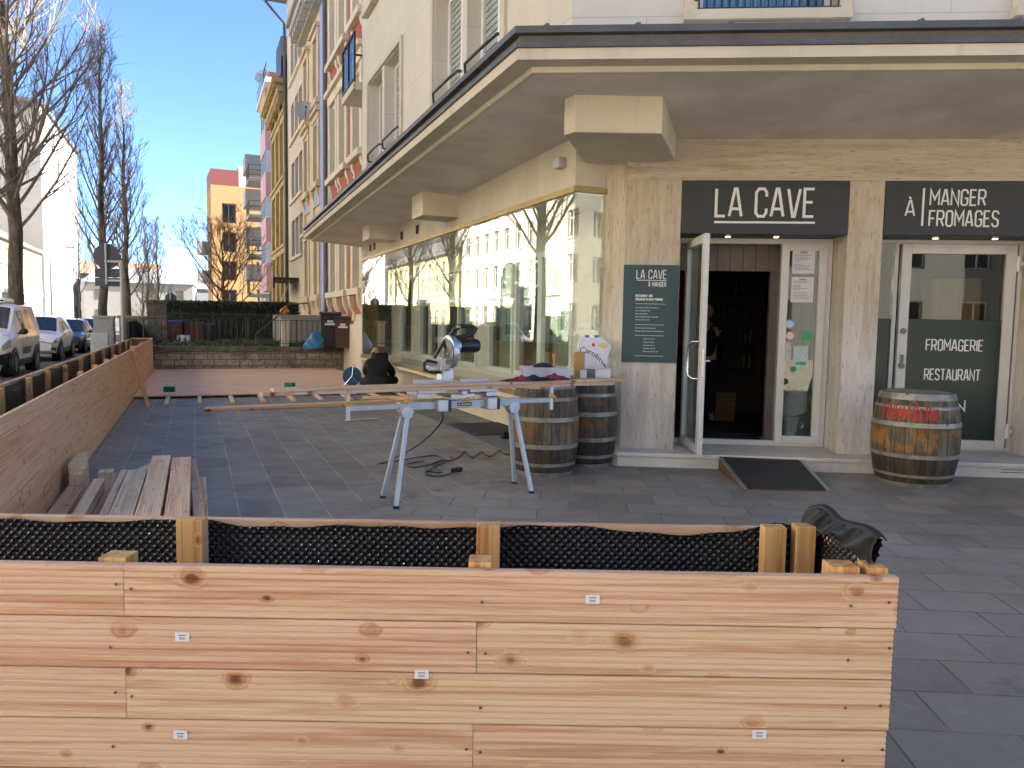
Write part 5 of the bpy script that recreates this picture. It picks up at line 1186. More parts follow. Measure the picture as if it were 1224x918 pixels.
# --- grey house with stacked balconies
t0 = 52.7; h = house('apartment_house', 'light grey apartment house with stacked balconies beyond the pink house', t0)
hbody(h, 52.7, 64.5, 13.6, stucco('light_grey_render', (0.48,0.46,0.42), 0.06), [(a,a+1.2,z,z+2.0) for a in (54,57.5,61) for z in (2.6,5.6,8.6,11.6)], depth=6)
m = HM(t0); m.prism([(52.7,0.3,13.6),(52.7,-0.9,16.2),(52.7,-6,16.2),(52.7,-6,13.6)], (8,0,0)); m.build('roof', plain('slate_tiles', (0.10,0.11,0.13), 0.6), h)
for t_, z in ((56.0,3.2),(59.5,4.6),(56.0,6.2),(59.5,7.6),(56.0,9.2),(59.5,10.6),(56.0,11.9),(59.5,13.3)):
    solid_ = z in (4.6,7.6,10.6,13.3)
    m = HM(t0); m.box(t_-1.6,t_+1.6,0.0,1.5,z,z+0.22)
    if solid_: m.box(t_-1.6,t_+1.6,1.38,1.5,z+0.22,z+1.25); m.box(t_-1.6,t_-1.48,0.0,1.37,z+0.22,z+1.25)
    b_ = m.build('balcony', plain('grey_balcony', (0.33,0.32,0.31), 0.7), h)
    if not solid_:
        m = HM(t0)
        for k in range(9): m.tube([(t_-1.55+k*0.39,1.45,z+0.2),(t_-1.55+k*0.39,1.45,z+1.25)],0.02,4)
        for q in (0.5,0.85,1.25): m.tube([(t_-1.55,0.1,z+q),(t_-1.55,1.45,z+q),(t_+1.55,1.45,z+q)],0.022,4)
        m.build('railing', M_['rail'], b_)
HO_ = -0.3
# --- orange building closing the view
tO = thing('apartment_building', 'sunlit orange apartment building closing the view down the street', 'building', (-29.6,76.0,0), R_(25))
M_['orange'] = stucco('orange_render', (0.31,0.18,0.075), 0.05, None, 0.04)
wins = [(1.0,2.3,z,z+1.9) for z in (2.4,5.2,8.0,10.8)] + [(4.2,6.4,z,z+1.9) for z in (2.4,5.2,8.0)]
m = MB(); wall_cells(m, 0, 8.0, -0.1, 14.4, wins, 0.0, 0.35, 1); m.box(0,8,0.45,6,-0.1,14.38); m.quad((0,0,-0.1),(0,0.45,-0.1),(0,0.45,14.4),(0,0,14.4)); m.build('wall', M_['orange'], tO)
for a, b, c, d in wins:
    f_ = frame_mb(a,b,c,d,0.30,0.40,0.10,((a+b)/2,)).build('window', plain('grey_frame', (0.2,0.19,0.18), 0.5), tO); q = MB(); q.box(a+0.1,b-0.1,0.36,0.38,c+0.1,d-0.1); q.build('pane', M_['pane'], f_)
m = MB(); m.box(0,2.6,0.3,6,14.42,16.0); m.build('attic', plain('oxblood_cladding', (0.13,0.03,0.025), 0.6), tO); m = MB(); m.box(2.7,5.2,1.0,7,14.42,16.6); m.box(5.3,8.0,0.6,7,14.42,18.0); m.build('attic', plain('pale_cladding_grey', (0.45,0.45,0.44), 0.6), tO)
for z in (4.9,7.7):
    m = MB(); m.box(-1.2,0.1,0.2,2.2,z,z+0.2); m.box(-1.2,-1.1,0.2,2.2,z+0.2,z+1.2); m.box(-1.1,0.0,0.2,0.28,z+0.2,z+1.2); m.build('balcony', plain('grey_balcony_b', (0.2,0.2,0.2), 0.6), tO)

# =====================================================================  street: far side
def grid_house(name, label, off, ta, tb, z1, mat, floors, pitch=2.6, ww=1.15, group=None, base=None, z0=0.0, depth=10, roofm='zinc', fm='hframe'):
    t = thing(name, label, 'house', PA(tb, off, z0), RZA + math.pi, group); L = tb-ta
    wins = []; n_ = int((L-1.0)/pitch)
    for z, hh in floors:
        for k in range(n_): a = 0.5 + (L-n_*pitch)/2 + k*pitch; wins.append((a, a+ww, z, z+hh))
    m = MB(); wall_cells(m, 0, L, -0.1, z1, wins, 0.0, 0.2); m.box(0,L,-depth,-0.26,-0.1,z1-0.02)
    for u in (0, L): m.quad((u,0,-0.1),(u,-0.26,-0.1),(u,-0.26,z1),(u,0,z1))
    m.build('wall', mat, t)
    fr = MB(); pn = MB(); w0 = None
    for a, b, c, d in wins:
        f_ = frame_mb(a,b,c,d,-0.22,-0.15,0.08,((a+b)/2,),(c+(d-c)*0.72,)); w_ = f_.build('window', M_[fm], t)
        q = MB(); q.box(a+0.08,b-0.08,-0.20,-0.19,c+0.08,d-0.08); q.build('pane', M_['pane'], w_)
    m = MB(); m.box(-0.1,L+0.1,-depth,0.35,z1,z1+0.35); m.prism([(0,0.1,z1+0.36),(0,-depth/2,z1+3.2),(0,-depth,z1+0.36)], (L,0,0)); m.build('roof', M_[roofm], t)
    m = MB()
    for z, hh in floors:
        for k in range(n_): a = 0.5 + (L-n_*pitch)/2 + k*pitch; m.box(a-0.12,a+ww+0.12,-0.02,0.10,z-0.14,z-0.005)
    m.box(0,L,-0.02,0.12,3.6,3.85); m.build('sill_course', M_['hframe'], t)
    return t
M_['cream3'] = stucco('sunny_cream_render', (0.44,0.40,0.325), 0.05); M_['cream4'] = stucco('pale_yellow_render', (0.44,0.41,0.34), 0.05); M_['whitew'] = stucco('white_render', (0.20,0.19,0.18), 0.04, None, 0.05)
F4 = [(0.9,2.1),(4.6,1.9),(7.7,1.9),(10.8,1.8)]
GF = 'cream town houses across the street'
grid_house('town_house', 'cream town house across the street opposite the shop window', 20.8, -14, 6, 13.6, M_['cream3'], F4, group=GF)
grid_house('town_house', 'pale yellow town house across the street, second from the shop', 20.8, 6.1, 24, 14.6, M_['cream4'], F4, 2.4, group=GF)
grid_house('town_house', 'cream town house across the street, third from the shop', 20.8, 24.1, 44, 13.4, M_['cream3'], F4, 2.9, group=GF)
grid_house('town_house', 'pale yellow town house across the street, fourth from the shop', 20.8, 44.1, 66, 15.0, M_['cream4'], F4, 2.5, group=GF)
grid_house('town_house', 'low yellow house with white ground floor on the far side of the street', 20.8, 67, 98, 8.6, stucco('yellow_render', (0.28,0.235,0.125), 0.05), [(0.9,1.8),(4.6,1.7),(6.7,1.2)], 2.7)
m = MB()
tw_ = thing('apartment_block', 'tall white apartment block rising behind the low yellow house', 'building', PA(98, 30, 0), RZA+math.pi)
m = MB(); m.box(0,36,-14,0,0,22.5); m.build('wall', M_['whitew'], tw_); m = MB(); m.box(3,5,-6,-4,22.5,25); m.build('chimney', M_['hframe'], tw_)
q0 = None
for k in range(9):
    for z in (9.5,12.5,15.5,18.5):
        m = MB(); m.box(1.5+k*3.8,2.7+k*3.8,0.002,0.03,z,z+1.6); m.build('window', M_['pane'], tw_)
tw_ = thing('apartment_block', 'tall white apartment block with bare gable beyond the low yellow house', 'building', PA(131, 20.8, 0), RZA+math.pi)
m = MB(); m.box(0,31,-16,0,0,26.5); m.build('wall', M_['whitew'], tw_)
for k in range(7):
    for z in (3,6.2,9.4,12.6,15.8,19.0,22.2):
        m = MB(); m.box(4.5+k*3.8,5.6+k*3.8,0.002,0.03,z,z+1.5); m.build('window', M_['hframe'], tw_)
m = MB(); m.box(0,31.2,-16,0.3,26.5,27.0); m.build('roof', M_['zinc'], tw_)
def villa(label, x, y, wd, dp, z1, rz, mat, roof=(0.15,0.16,0.18), n_=4):
    t = thing('distant_house', label, 'house', (x,y,-0.1), R_(rz))
    m = MB(); m.box(-wd/2,wd/2,0,dp,0,z1); m.build('wall', mat, t)
    m = MB(); m.prism([(-wd/2-0.3,-0.3,z1),(wd/2+0.3,-0.3,z1),(wd/2-1,dp*0.35,z1+2.4),(-wd/2+1,dp*0.35,z1+2.4)], (0,dp*0.3,0)); m.box(-wd/2-0.2,wd/2+0.2,-0.2,dp+0.2,z1-0.15,z1+0.01); m.build('roof', plain('roof_'+label[:8], roof, 0.6), t)
    fl_ = max(1, int(z1/3))
    for f_ in range(fl_):
        for k in range(n_):
            u = -wd/2 + wd*(k+0.5)/n_; m = MB(); m.box(u-0.5,u+0.5,-0.03,0.0,1.0+f_*3,2.5+f_*3); m.build('window', M_['pane'], t)
    return t
villa('distant white house with grey hipped roof at the end of the street', -57, 118, 15, 12, 6.6, 20, M_['whitew'])
villa('distant pale house half hidden by the bare trees', -72, 140, 16, 12, 9.0, 25, M_['whitew'], (0.2,0.12,0.09))
villa('distant cream house left of the orange building', -44, 128, 12, 10, 6.0, 10, M_['cream4'])
villa('long distant cream house closing the street', -88, 190, 60, 14, 8.5, 24, M_['whitew'], (0.17,0.14,0.12), 12)
# houses across the side street, behind the viewer (seen in the shop's door glass)
for k, (x, lab, mt) in enumerate(((-8,'cream house across the side street, left one','cream3'),(12,'pale house across the side street, middle one','whitew'),(32,'cream house across the side street, right one','cream4'))):
    t = thing('side_street_house', lab, 'house', (x,-20,0), R_(-4.4)+math.pi)
    wins = [(-9+c_*3,-7.8+c_*3,z,z+1.9) for c_ in range(6) for z in (1.0,4.4,7.6,10.8)]
    m = MB(); wall_cells(m,-9.9,9.9,0,14,wins,0,0.2,1); m.box(-9.9,9.9,0.26,10,0,13.98); m.build('wall', M_[mt], t)
    for a,b,c,d in wins: f_ = frame_mb(a,b,c,d,0.15,0.22,0.08,((a+b)/2,)).build('window', M_['hframe'], t); q = MB(); q.box(a+0.08,b-0.08,0.18,0.19,c+0.08,d-0.08); q.build('pane', M_['pane'], f_)
    m = MB(); m.box(-9.9,9.9,-0.3,10,14,14.4); m.build('roof', M_['zinc'], t)

# =====================================================================  garden wall, fences, hedge
n = NT('rubble_stone'); v = n.coord(); sp = n.new('ShaderNodeSeparateXYZ'); n.link(v, sp.inputs[0]); cb = n.new('ShaderNodeCombineXYZ'); n.link(sp.outputs[0], cb.inputs[0]); n.link(sp.outputs[2], cb.inputs[1])
wob = n.new('ShaderNodeTexNoise'); n.set(wob, Scale=3.0); n.link(cb.outputs[0], wob.inputs[0]); v2 = n.vmath('ADD', cb.outputs[0], n.vmath('MULTIPLY', wob.outputs['Color'], (0.07,0.05,0)))
br = n.new('ShaderNodeTexBrick'); n.link(v2, br.inputs[0]); n.set(br, **{'Scale':1.0,'Mortar Size':0.012,'Mortar Smooth':0.4,'Brick Width':0.36,'Row Height':0.185,'Color1':(0,0,0,1),'Color2':(1,1,1,1)}); br.squash = 0.7; br.squash_frequency = 3
sc = n.new('ShaderNodeSeparateColor'); n.link(br.outputs['Color'], sc.inputs[0]); a = n.noise(v, 9, 5, 0.65); lo = n.noise(v, 1.2, 4)
c = n.mix(sc.outputs[0], (0.27,0.23,0.165), (0.46,0.39,0.28)); c = n.mix(n.gr(a,0.4,0.75), c, (0.12,0.105,0.085)); c = n.mix(n.math('MULTIPLY', n.gr(lo,0.5,0.75),0.7), c, (0.10,0.09,0.075)); c = n.mix(br.outputs['Fac'], c, (0.10,0.09,0.078))
n.bump(n.math('SUBTRACT', n.math('MULTIPLY', a, 0.6), br.outputs['Fac']), 0.8, 0.02); M_['rubble'] = n.out(c, 0.9)
n = NT('mossy_coping'); v = n.coord(); a = n.noise(v, 5, 6, 0.65); b = n.noise(v, 40, 3); g = n.new('ShaderNodeNewGeometry'); sp = n.new('ShaderNodeSeparateXYZ'); n.link(g.outputs['Normal'], sp.inputs[0])
c = n.mix(n.gr(a,0.35,0.7), (0.075,0.068,0.052), (0.17,0.155,0.12)); c = n.mix(n.math('MULTIPLY', n.gr(sp.outputs[2],0.5,0.9), n.gr(a,0.3,0.6)), c, (0.055,0.065,0.02)); n.bump(b, 0.5, 0.01); M_['coping'] = n.out(c, 0.9)
tw_ = thing('garden_wall', 'low rubble stone wall with mossy coping behind the wooden deck', 'wall', PA(16.35, 0), RZA)
m = MB(); m.box(0.0,0.35,-0.35,5.9,0.0,0.575); 
def _wall_xy(mb): mb.xf(lambda q: Vector((q.y, -q.x, q.z)) if False else q); return mb
# faces run along local Y here, so give the masonry its own turned axes
o = MB(); o.box(-0.35,5.9,-0.35,0.0,0.0,0.575); o.build('masonry', M_['rubble'], tw_, rot=(0,0,R_(90)))
o = MB(); k = -0.35; rr = random.Random(2)
while k < 5.9: L = min(rr.uniform(0.8,1.4), 5.9-k); o.box(k+0.004, k+L-0.004, -0.39, 0.05, 0.577, 0.735+rr.uniform(-0.008,0.008)); k += L
o.build('coping', M_['coping'], tw_, rot=(0,0,R_(90)), bevel=0.02)
def railing(name, label, pts, z0, z1, pitch, posts, group=None, r=0.011):
    t = thing(name, label, 'fence', pts[0], 0, group); o0 = Vector(pts[0]); bal = None
    for a, b in zip(pts, pts[1:]):
        a = Vector(a)-o0; b = Vector(b)-o0; L = (b-a).length
        for z in (z0, z1): m = MB(); m.beam(a+Vector((0,0,z)), b+Vector((0,0,z)), 0.03, 0.02); m.build('rail', M_['rail'], t)
        n_ = int(L/pitch)
        for k in range(n_+1):
            p = a + (b-a)*(k/n_)
            if k % posts == 0: m = MB(); m.box(-0.02,0.02,-0.02,0.02,z0-0.14,z1+0.03); m.build('post', M_['rail'], t, loc=p); continue
            if bal is None: m = MB(); m.tube([(0,0,z0),(0,0,z1)], r, 6); bal = m.build('baluster', M_['rail'], t, loc=p)
            else: c = bal.copy(); C.objects.link(c); c.parent = t; c.location = p
    return t
railing('iron_fence', 'black iron railing standing on the stone wall coping', [PA(16.5,5.45,0.73), PA(16.5,-0.25,0.73)], 0.10, 0.80, 0.155, 9)
m = MB(); m.box(-0.11,0.11,-0.11,0.11,0,0.78); m.box(-0.14,0.14,-0.14,0.14,0.781,0.86); tg_ = tag(m.build('gate_post', M_['cream2'], None, loc=PA(16.75,1.5,0.70), rot=(0,0,RZA), bevel=0.01), 'pale stone gate post behind the iron railing', 'post')
railing('garden_fence', 'black picket fence in front of the clipped hedge', [(-13.4,28.4,0.70), (-8.7,28.2,0.70)], 0.12, 1.02, 0.10, 12)
# hedge of small leaves
def leaf_mat(name, c1, c2):
    n = NT(name); oi = n.coord(); a = n.noise(oi, 3.0, 3); b = n.noise(oi, 60, 2)
    return n.out(n.mix(n.gr(n.math('ADD', n.math('MULTIPLY',a,0.5), n.math('MULTIPLY',b,0.5)), 0.35,0.65), c1, c2), 0.55)
M_['hedge'] = leaf_mat('hedge_leaf', (0.010,0.022,0.006), (0.028,0.055,0.012))
M_['grass'] = leaf_mat('weed_leaf', (0.03,0.06,0.012), (0.075,0.11,0.025))
def leaves(mb, pts, size, rnd):
    for p in pts:
        a = Vector((rnd.gauss(0,1), rnd.gauss(0,1), rnd.gauss(0,1))).normalized(); b = a.orthogonal().normalized(); s_ = size*rnd.uniform(0.6,1.3); p = Vector(p)
        mb.add([p-b*s_*0.5, p+a.cross(b)*s_*0.3, p+b*s_*0.5, p-a.cross(b)*s_*0.3], [(0,1,2,3)])
rr = random.Random(9); th_ = thing('clipped_hedge', 'dark green clipped hedge behind the picket fence', 'hedge', (-11.1,30.2,0.70), 0)
pts = []
for k in range(15000):
    f_ = rr.random()
    if f_ < 0.55: p = (rr.uniform(-2.6,2.6), -0.45+rr.gauss(0,0.04), rr.uniform(0.1,1.46))
    elif f_ < 0.85: p = (rr.uniform(-2.6,2.6), rr.uniform(-0.45,0.45), 1.46+rr.gauss(0,0.03))
    else: p = (rr.choice((-2.6,2.6))+rr.gauss(0,0.03), rr.uniform(-0.45,0.45), rr.uniform(0.1,1.46))
    pts.append(p)
m = MB(); leaves(m, pts, 0.07, rr); m.build('foliage', M_['hedge'], th_)
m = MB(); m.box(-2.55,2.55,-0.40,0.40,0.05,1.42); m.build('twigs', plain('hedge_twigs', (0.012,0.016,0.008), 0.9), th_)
rr = random.Random(19); m = MB(); pts = []
for k in range(5000):
    t_ = 16.75+rr.random()**1.6*6; o_ = rr.uniform(-0.2,5.3); pts.append(PA(t_, o_, 0.70+rr.random()**2*0.13))
leaves(m, pts, 0.09, rr); o = m.build('ground_plants', M_['grass'], None); o['kind'] = 'stuff'
# pillar, dark fence and low wall at the corner of the garden
t = thing('gate_pillar', 'square brown stone pillar at the corner of the garden', 'pillar', (-11.62,25.2,0), R_(22)); m = MB(); m.box(-0.28,0.28,-0.28,0.28,0,2.02); m.build('shaft', M_['coping'], t); m = MB(); m.box(-0.33,0.33,-0.33,0.33,2.021,2.12); m.build('cap', M_['coping'], t, bevel=0.01)
t = thing('garden_wall', 'low brown wall left of the square stone pillar', 'wall', (-12.9,26.6,0), R_(-30)); m = MB(); m.box(-0.9,0.9,-0.15,0.15,0,1.5); m.build('masonry', M_['coping'], t); m = MB(); m.box(-0.95,0.95,-0.2,0.2,1.501,1.6); m.build('coping', M_['coping'], t, bevel=0.01)
t = thing('sheet_fence', 'dark blue sheet metal fence beside the pavement', 'fence', PA(17.3,5.95), RZA); M_['bluefence'] = plain('dark_blue_sheet', (0.022,0.03,0.045), 0.5, 0, 0.1)
m = MB(); 
for k in range(14): m.box(k*0.5,k*0.5+0.48,-0.012,0.012,0.08,1.42)
m.build('panel', M_['bluefence'], t)
for k in range(8): m = MB(); m.box(k*1.0-0.025,k*1.0+0.025,-0.06,-0.014,0,1.46); m.build('post', M_['rail'], t)
# =====================================================================  bins and garden things
def wheelie(label, x, y, z, wd, dp, hh, col, rz, group, lab_white=True):
    t = thing('wheelie_bin', label, 'bin', (x,y,z), rz, group); mt = plain('bin_'+label[:5], col, 0.45, 0, 0.1)
    a, b = wd/2, dp/2; k = 0.84
    m = MB(); m.add([(-a*k,-b*k,0.04),(a*k,-b*k,0.04),(a*k,b*k,0.04),(-a*k,b*k,0.04),(-a,-b,hh*0.92),(a,-b,hh*0.92),(a,b,hh*0.92),(-a,b,hh*0.92)], [(0,3,2,1),(4,5,6,7),(0,1,5,4),(1,2,6,5),(2,3,7,6),(3,0,4,7)]); m.build('body', mt, t, bevel=0.02)
    m = MB(); m.prism([(-a-0.03,-b-0.04,hh*0.92),(-a-0.03,-b-0.04,hh*0.955),(-a-0.03,0,hh),(-a-0.03,b+0.05,hh*0.97),(-a-0.03,b+0.05,hh*0.92)], (wd+0.06,0,0)); m.build('lid', mt, t, bevel=0.012)
    m = MB(); m.tube([(-a*0.8,b+0.07,hh*0.90),(a*0.8,b+0.07,hh*0.90)], 0.018, 6); m.build('handle', mt, t)
    for sx in (-1,1):
        m = MB(); m.lathe([(0.09,-0.03),(0.10,0),(0.09,0.03)], 16, (sx*a*0.95,b*0.85,0.10), Matrix.Rotation(R_(90),3,'Y')); m.build('wheel', M_['black_plastic'], t)
    if lab_white:
        for zz, hw in ((0.80,0.30),(0.72,0.55)):
            m = MB(); m.box(-a*hw,a*hw,-b*(k+(1-k)*zz)-0.012,-b*(k+(1-k)*zz)-0.004,hh*0.92*zz-0.03,hh*0.92*zz+0.03); m.build('sticker', M_['white'], t)
    return t
wheelie('black wheelie bin with raised lid beside the blue bag', -5.62, 23.75, 0.70, 0.60, 0.62, 1.12, (0.012,0.013,0.015), R_(12), 'wheelie bins behind the railing')
wheelie('brown wheelie bin standing in front of the black one', -5.15, 23.45, 0.70, 0.50, 0.52, 1.0, (0.06,0.028,0.018), R_(8), 'wheelie bins behind the railing')
wheelie('small dark bin standing by the picket fence', -10.75, 27.2, 0.70, 0.36, 0.4, 0.66, (0.02,0.025,0.035), R_(10), None, False)
m = MB(); rr = random.Random(1)
m.grid(lambda u, v: ((0.27-0.17*v**1.5+0.05*math.sin(v*3.1))*math.cos(u*6.2832)*(1+0.16*math.sin(u*25)*math.sin(v*6+1))+0.10*v, (0.22-0.15*v**1.5)*math.sin(u*6.2832)*(1+0.16*math.sin(u*18.85+v*9)), 0.46*v+0.06*v*math.sin(u*12.566)), 60, 16)
tag(m.build('rubbish_bag', plain('blue_bag', (0.03,0.15,0.32), 0.3, 0, 0.2), None, loc=(-6.05,23.35,0.70), smooth=True), 'blue plastic rubbish bag beside the black wheelie bin', 'bag')
M_['maroon'] = plain('maroon_plastic', (0.10,0.022,0.02), 0.5, 0, 0.15)
for k, (x, y, wd, hh, lab) in enumerate(((-12.25,27.3,0.75,0.62,'maroon container behind the railing, left one'),(-11.75,26.9,0.55,0.70,'maroon container with blue lid behind the railing'),(-11.15,27.1,0.55,0.64,'maroon container behind the railing, right one'))):
    t = thing('storage_container', lab, 'container', (x,y,0.70), 0.1, 'maroon containers behind the railing'); m = MB(); m.cbox((0,0,hh/2),(wd,0.5,hh)); m.build('body', M_['maroon'], t, bevel=0.02)
    m = MB(); m.cbox((0,0,hh+0.03),(wd+0.05,0.55,0.05)); m.build('lid', M_['maroon'] if k != 1 else plain('blue_lid', (0.03,0.12,0.34), 0.4), t, bevel=0.012)
    m = MB()
    for q in range(3): m.box(-wd/2-0.006,wd/2+0.006,-0.262,-0.25,0.12+q*0.17,0.15+q*0.17)
    m.build('ridge', M_['maroon'], t)
t = thing('white_crate', 'small white printed crate before the maroon containers', 'crate', (-10.95,25.6,0.70), 0.1); m = MB(); m.cbox((0,0,0.14),(0.36,0.24,0.28)); m.build('body', M_['white'], t, bevel=0.01)
for dx in (-0.09,0.08):
    m = MB(); m.box(dx-0.05,dx+0.05,-0.128,-0.1205,0.07,0.2); m.build('print', M_['ink'], t)
# landing, stairs and handrail of the blue house
t = thing('entrance_stairs', 'grey stone landing and steps at the door of the blue house', 'stairs', PA(20.0,HO_+0.1,0.70), RZA)
m = MB(); m.box(0,3.2,0,1.5,0,1.02); m.build('landing', stucco('grey_stone', (0.26,0.245,0.22), 0.08), t, bevel=0.01)
for k in range(5): m = MB(); m.box(3.2+k*0.32,3.2+(k+1)*0.32,0,1.5,0,1.02-0.17*(k+1)); m.build('stair', stucco('grey_step', (0.30,0.28,0.25), 0.08), t)
t = thing('handrail', 'brown iron handrail sloping beside the entrance steps', 'handrail', (-8.34,25.0,0.70), 0)
m = MB(); o_ = Vector((-8.34,25.0,0.70)); m.tube([Vector(q)-o_ for q in ((-8.34,25.0,0.70),(-8.34,25.0,1.05),(-8.2,26.7,1.62),(-8.11,28.0,2.12),(-7.4,28.0,2.14),(-7.4,28.0,1.75))], 0.025, 6); m.build('rail', plain('rusty_iron', (0.10,0.04,0.02), 0.7), t)
t = thing('ladder', 'pale ladder leaning on the beige house', 'ladder', PA(28.6,HO_+0.2,0.70), RZA)
m = MB()
for y in (0.0,0.35): m.beam((0,1.2+y*0.2,0),( -0.3+y,0.15,2.6),0.04,0.03)
for k in range(8): q = (k+1)/9; m.beam((-0.3*q,1.2-1.05*q,2.6*q),(-0.3*q+0.35*q,1.27-1.1*q,2.6*q),0.025,0.025)
m.build('frame', M_['pale'], t)
t = thing('pumpkin', 'orange pumpkin on the grey stone landing', 'pumpkin', PA(21.6,1.0,1.72), 0); m = MB()
m.grid(lambda u, v: (0.17*math.sin(math.pi*v)*math.cos(u*6.2832)*(1+0.06*math.cos(u*6.2832*9)), 0.17*math.sin(math.pi*v)*math.sin(u*6.2832)*(1+0.06*math.cos(u*6.2832*9)), 0.13-0.13*math.cos(math.pi*v)), 54, 10); m.build('flesh', plain('pumpkin_orange', (0.55,0.16,0.02), 0.5), t, smooth=True)
m = MB(); m.tube([(0,0,0.25),(0.02,0,0.32)], [0.025,0.018], 6); m.build('stalk', M_['post'], t)

# =====================================================================  street furniture on the kerb side
t = thing('utility_cabinet', 'tall grey electricity cabinet on the pavement beside the blue car', 'cabinet', (-13.25,25.0,0), RZA); M_['cab'] = plain('cabinet_grey', (0.36,0.37,0.36), 0.55, 0, 0.06)
m = MB(); m.box(-0.35,0.35,-0.28,0.28,0,1.50); m.build('body', M_['cab'], t, bevel=0.01); m = MB(); m.box(-0.38,0.38,-0.31,0.31,1.501,1.58); m.build('roof', M_['cab'], t, bevel=0.01); m = MB(); m.box(-0.30,0.30,-0.292,-0.281,0.2,1.4); m.box(-0.361,-0.351,-0.22,0.22,0.2,1.4); m.build('door', M_['cab'], t)
t = thing('utility_cabinet', 'low pale cabinet with vertical ribs in front of the tall grey one', 'cabinet', (-12.45,23.2,0), RZA); m = MB(); m.box(-0.14,0.14,-0.24,0.24,0,1.06); m.build('body', plain('cabinet_pale', (0.46,0.47,0.48), 0.5), t, bevel=0.01)
m = MB()
for k in range(5): m.box(-0.152,-0.141,-0.2+k*0.09,-0.15+k*0.09,0.1,0.98)
m.build('rib', plain('rib_pale', (0.52,0.53,0.54), 0.5), t)
t = thing('road_sign', 'grey road sign frame seen from behind, a disc above a square plate', 'sign', (-11.64,23.0,0), R_(10)); M_['galv'] = plain('galvanised_post', (0.40,0.42,0.44), 0.45, 0.4, 0.08); M_['signback'] = plain('sign_back', (0.06,0.07,0.085), 0.5, 0.2, 0.08)
m = MB(); m.tube([(0,0,0),(0,0,3.22)], 0.055, 12); m.build('post', M_['galv'], t, smooth=True)
m = MB(); m.beam((0.03,0,3.19),(-0.46,0,3.19),0.05,0.06); m.beam((0.03,0,2.63),(-0.46,0,2.63),0.05,0.06); m.build('arm', M_['galv'], t)
m = MB(); m.tube([(-0.42,0.0,2.52),(-0.42,0.0,3.72)], 0.035, 10); m.build('sign_tube', M_['galv'], t, smooth=True)
m = MB(); m.lathe([(0.365,0.0),(0.375,0.006),(0.375,0.018),(0.3,0.02)], 40, (-0.42,0.055,3.34), Matrix.Rotation(R_(-90),3,'X')); m.build('disc', M_['signback'], t)
m = MB(); m.box(-0.76,-0.04,0.05,0.062,2.72,2.98); m.box(-0.76,-0.04,0.05,0.062,2.46,2.71); m.build('plate', M_['signback'], t, bevel=0.01)
t = thing('road_sign', 'distant round road sign seen from behind beyond the pillar', 'sign', (-17.3,39.0,0), R_(15)); m = MB(); m.tube([(0,0,0),(0,0,2.9)],0.04,8); m.build('post', M_['galv'], t); m = MB(); m.lathe([(0.26,0),(0.27,0.01)],28,(0,0.06,2.5),Matrix.Rotation(R_(-90),3,'X')); m.build('disc', M_['signback'], t); m = MB(); m.box(-0.22,0.22,0.05,0.07,1.9,2.15); m.build('plate', M_['signback'], t)
def lamp(label, x, y, H, rz, arm=1.1):
    t = thing('street_lamp', label, 'street lamp', (x,y,-0.1), R_(rz)); m = MB(); m.tube([(0,0,0),(0,0,H*0.5),(0,0,H)],[0.09,0.07,0.05],8); m.build('pole', M_['galv'], t); m = MB(); m.tube([(0,0,H-0.05),(arm*0.5,0,H+0.1),(arm,0,H+0.12)],0.035,6); m.build('arm', M_['galv'], t); m = MB(); m.cbox((arm+0.3,0,H+0.11),(0.7,0.22,0.12)); m.build('lamp_head', M_['cab'], t, bevel=0.03)
lamp('street lamp with short arm on the far pavement behind the cars', -33.5, 56, 6.4, 0); lamp('dark slender street lamp beyond the hedge', -19.5, 50, 3.6, 90, 0.3)

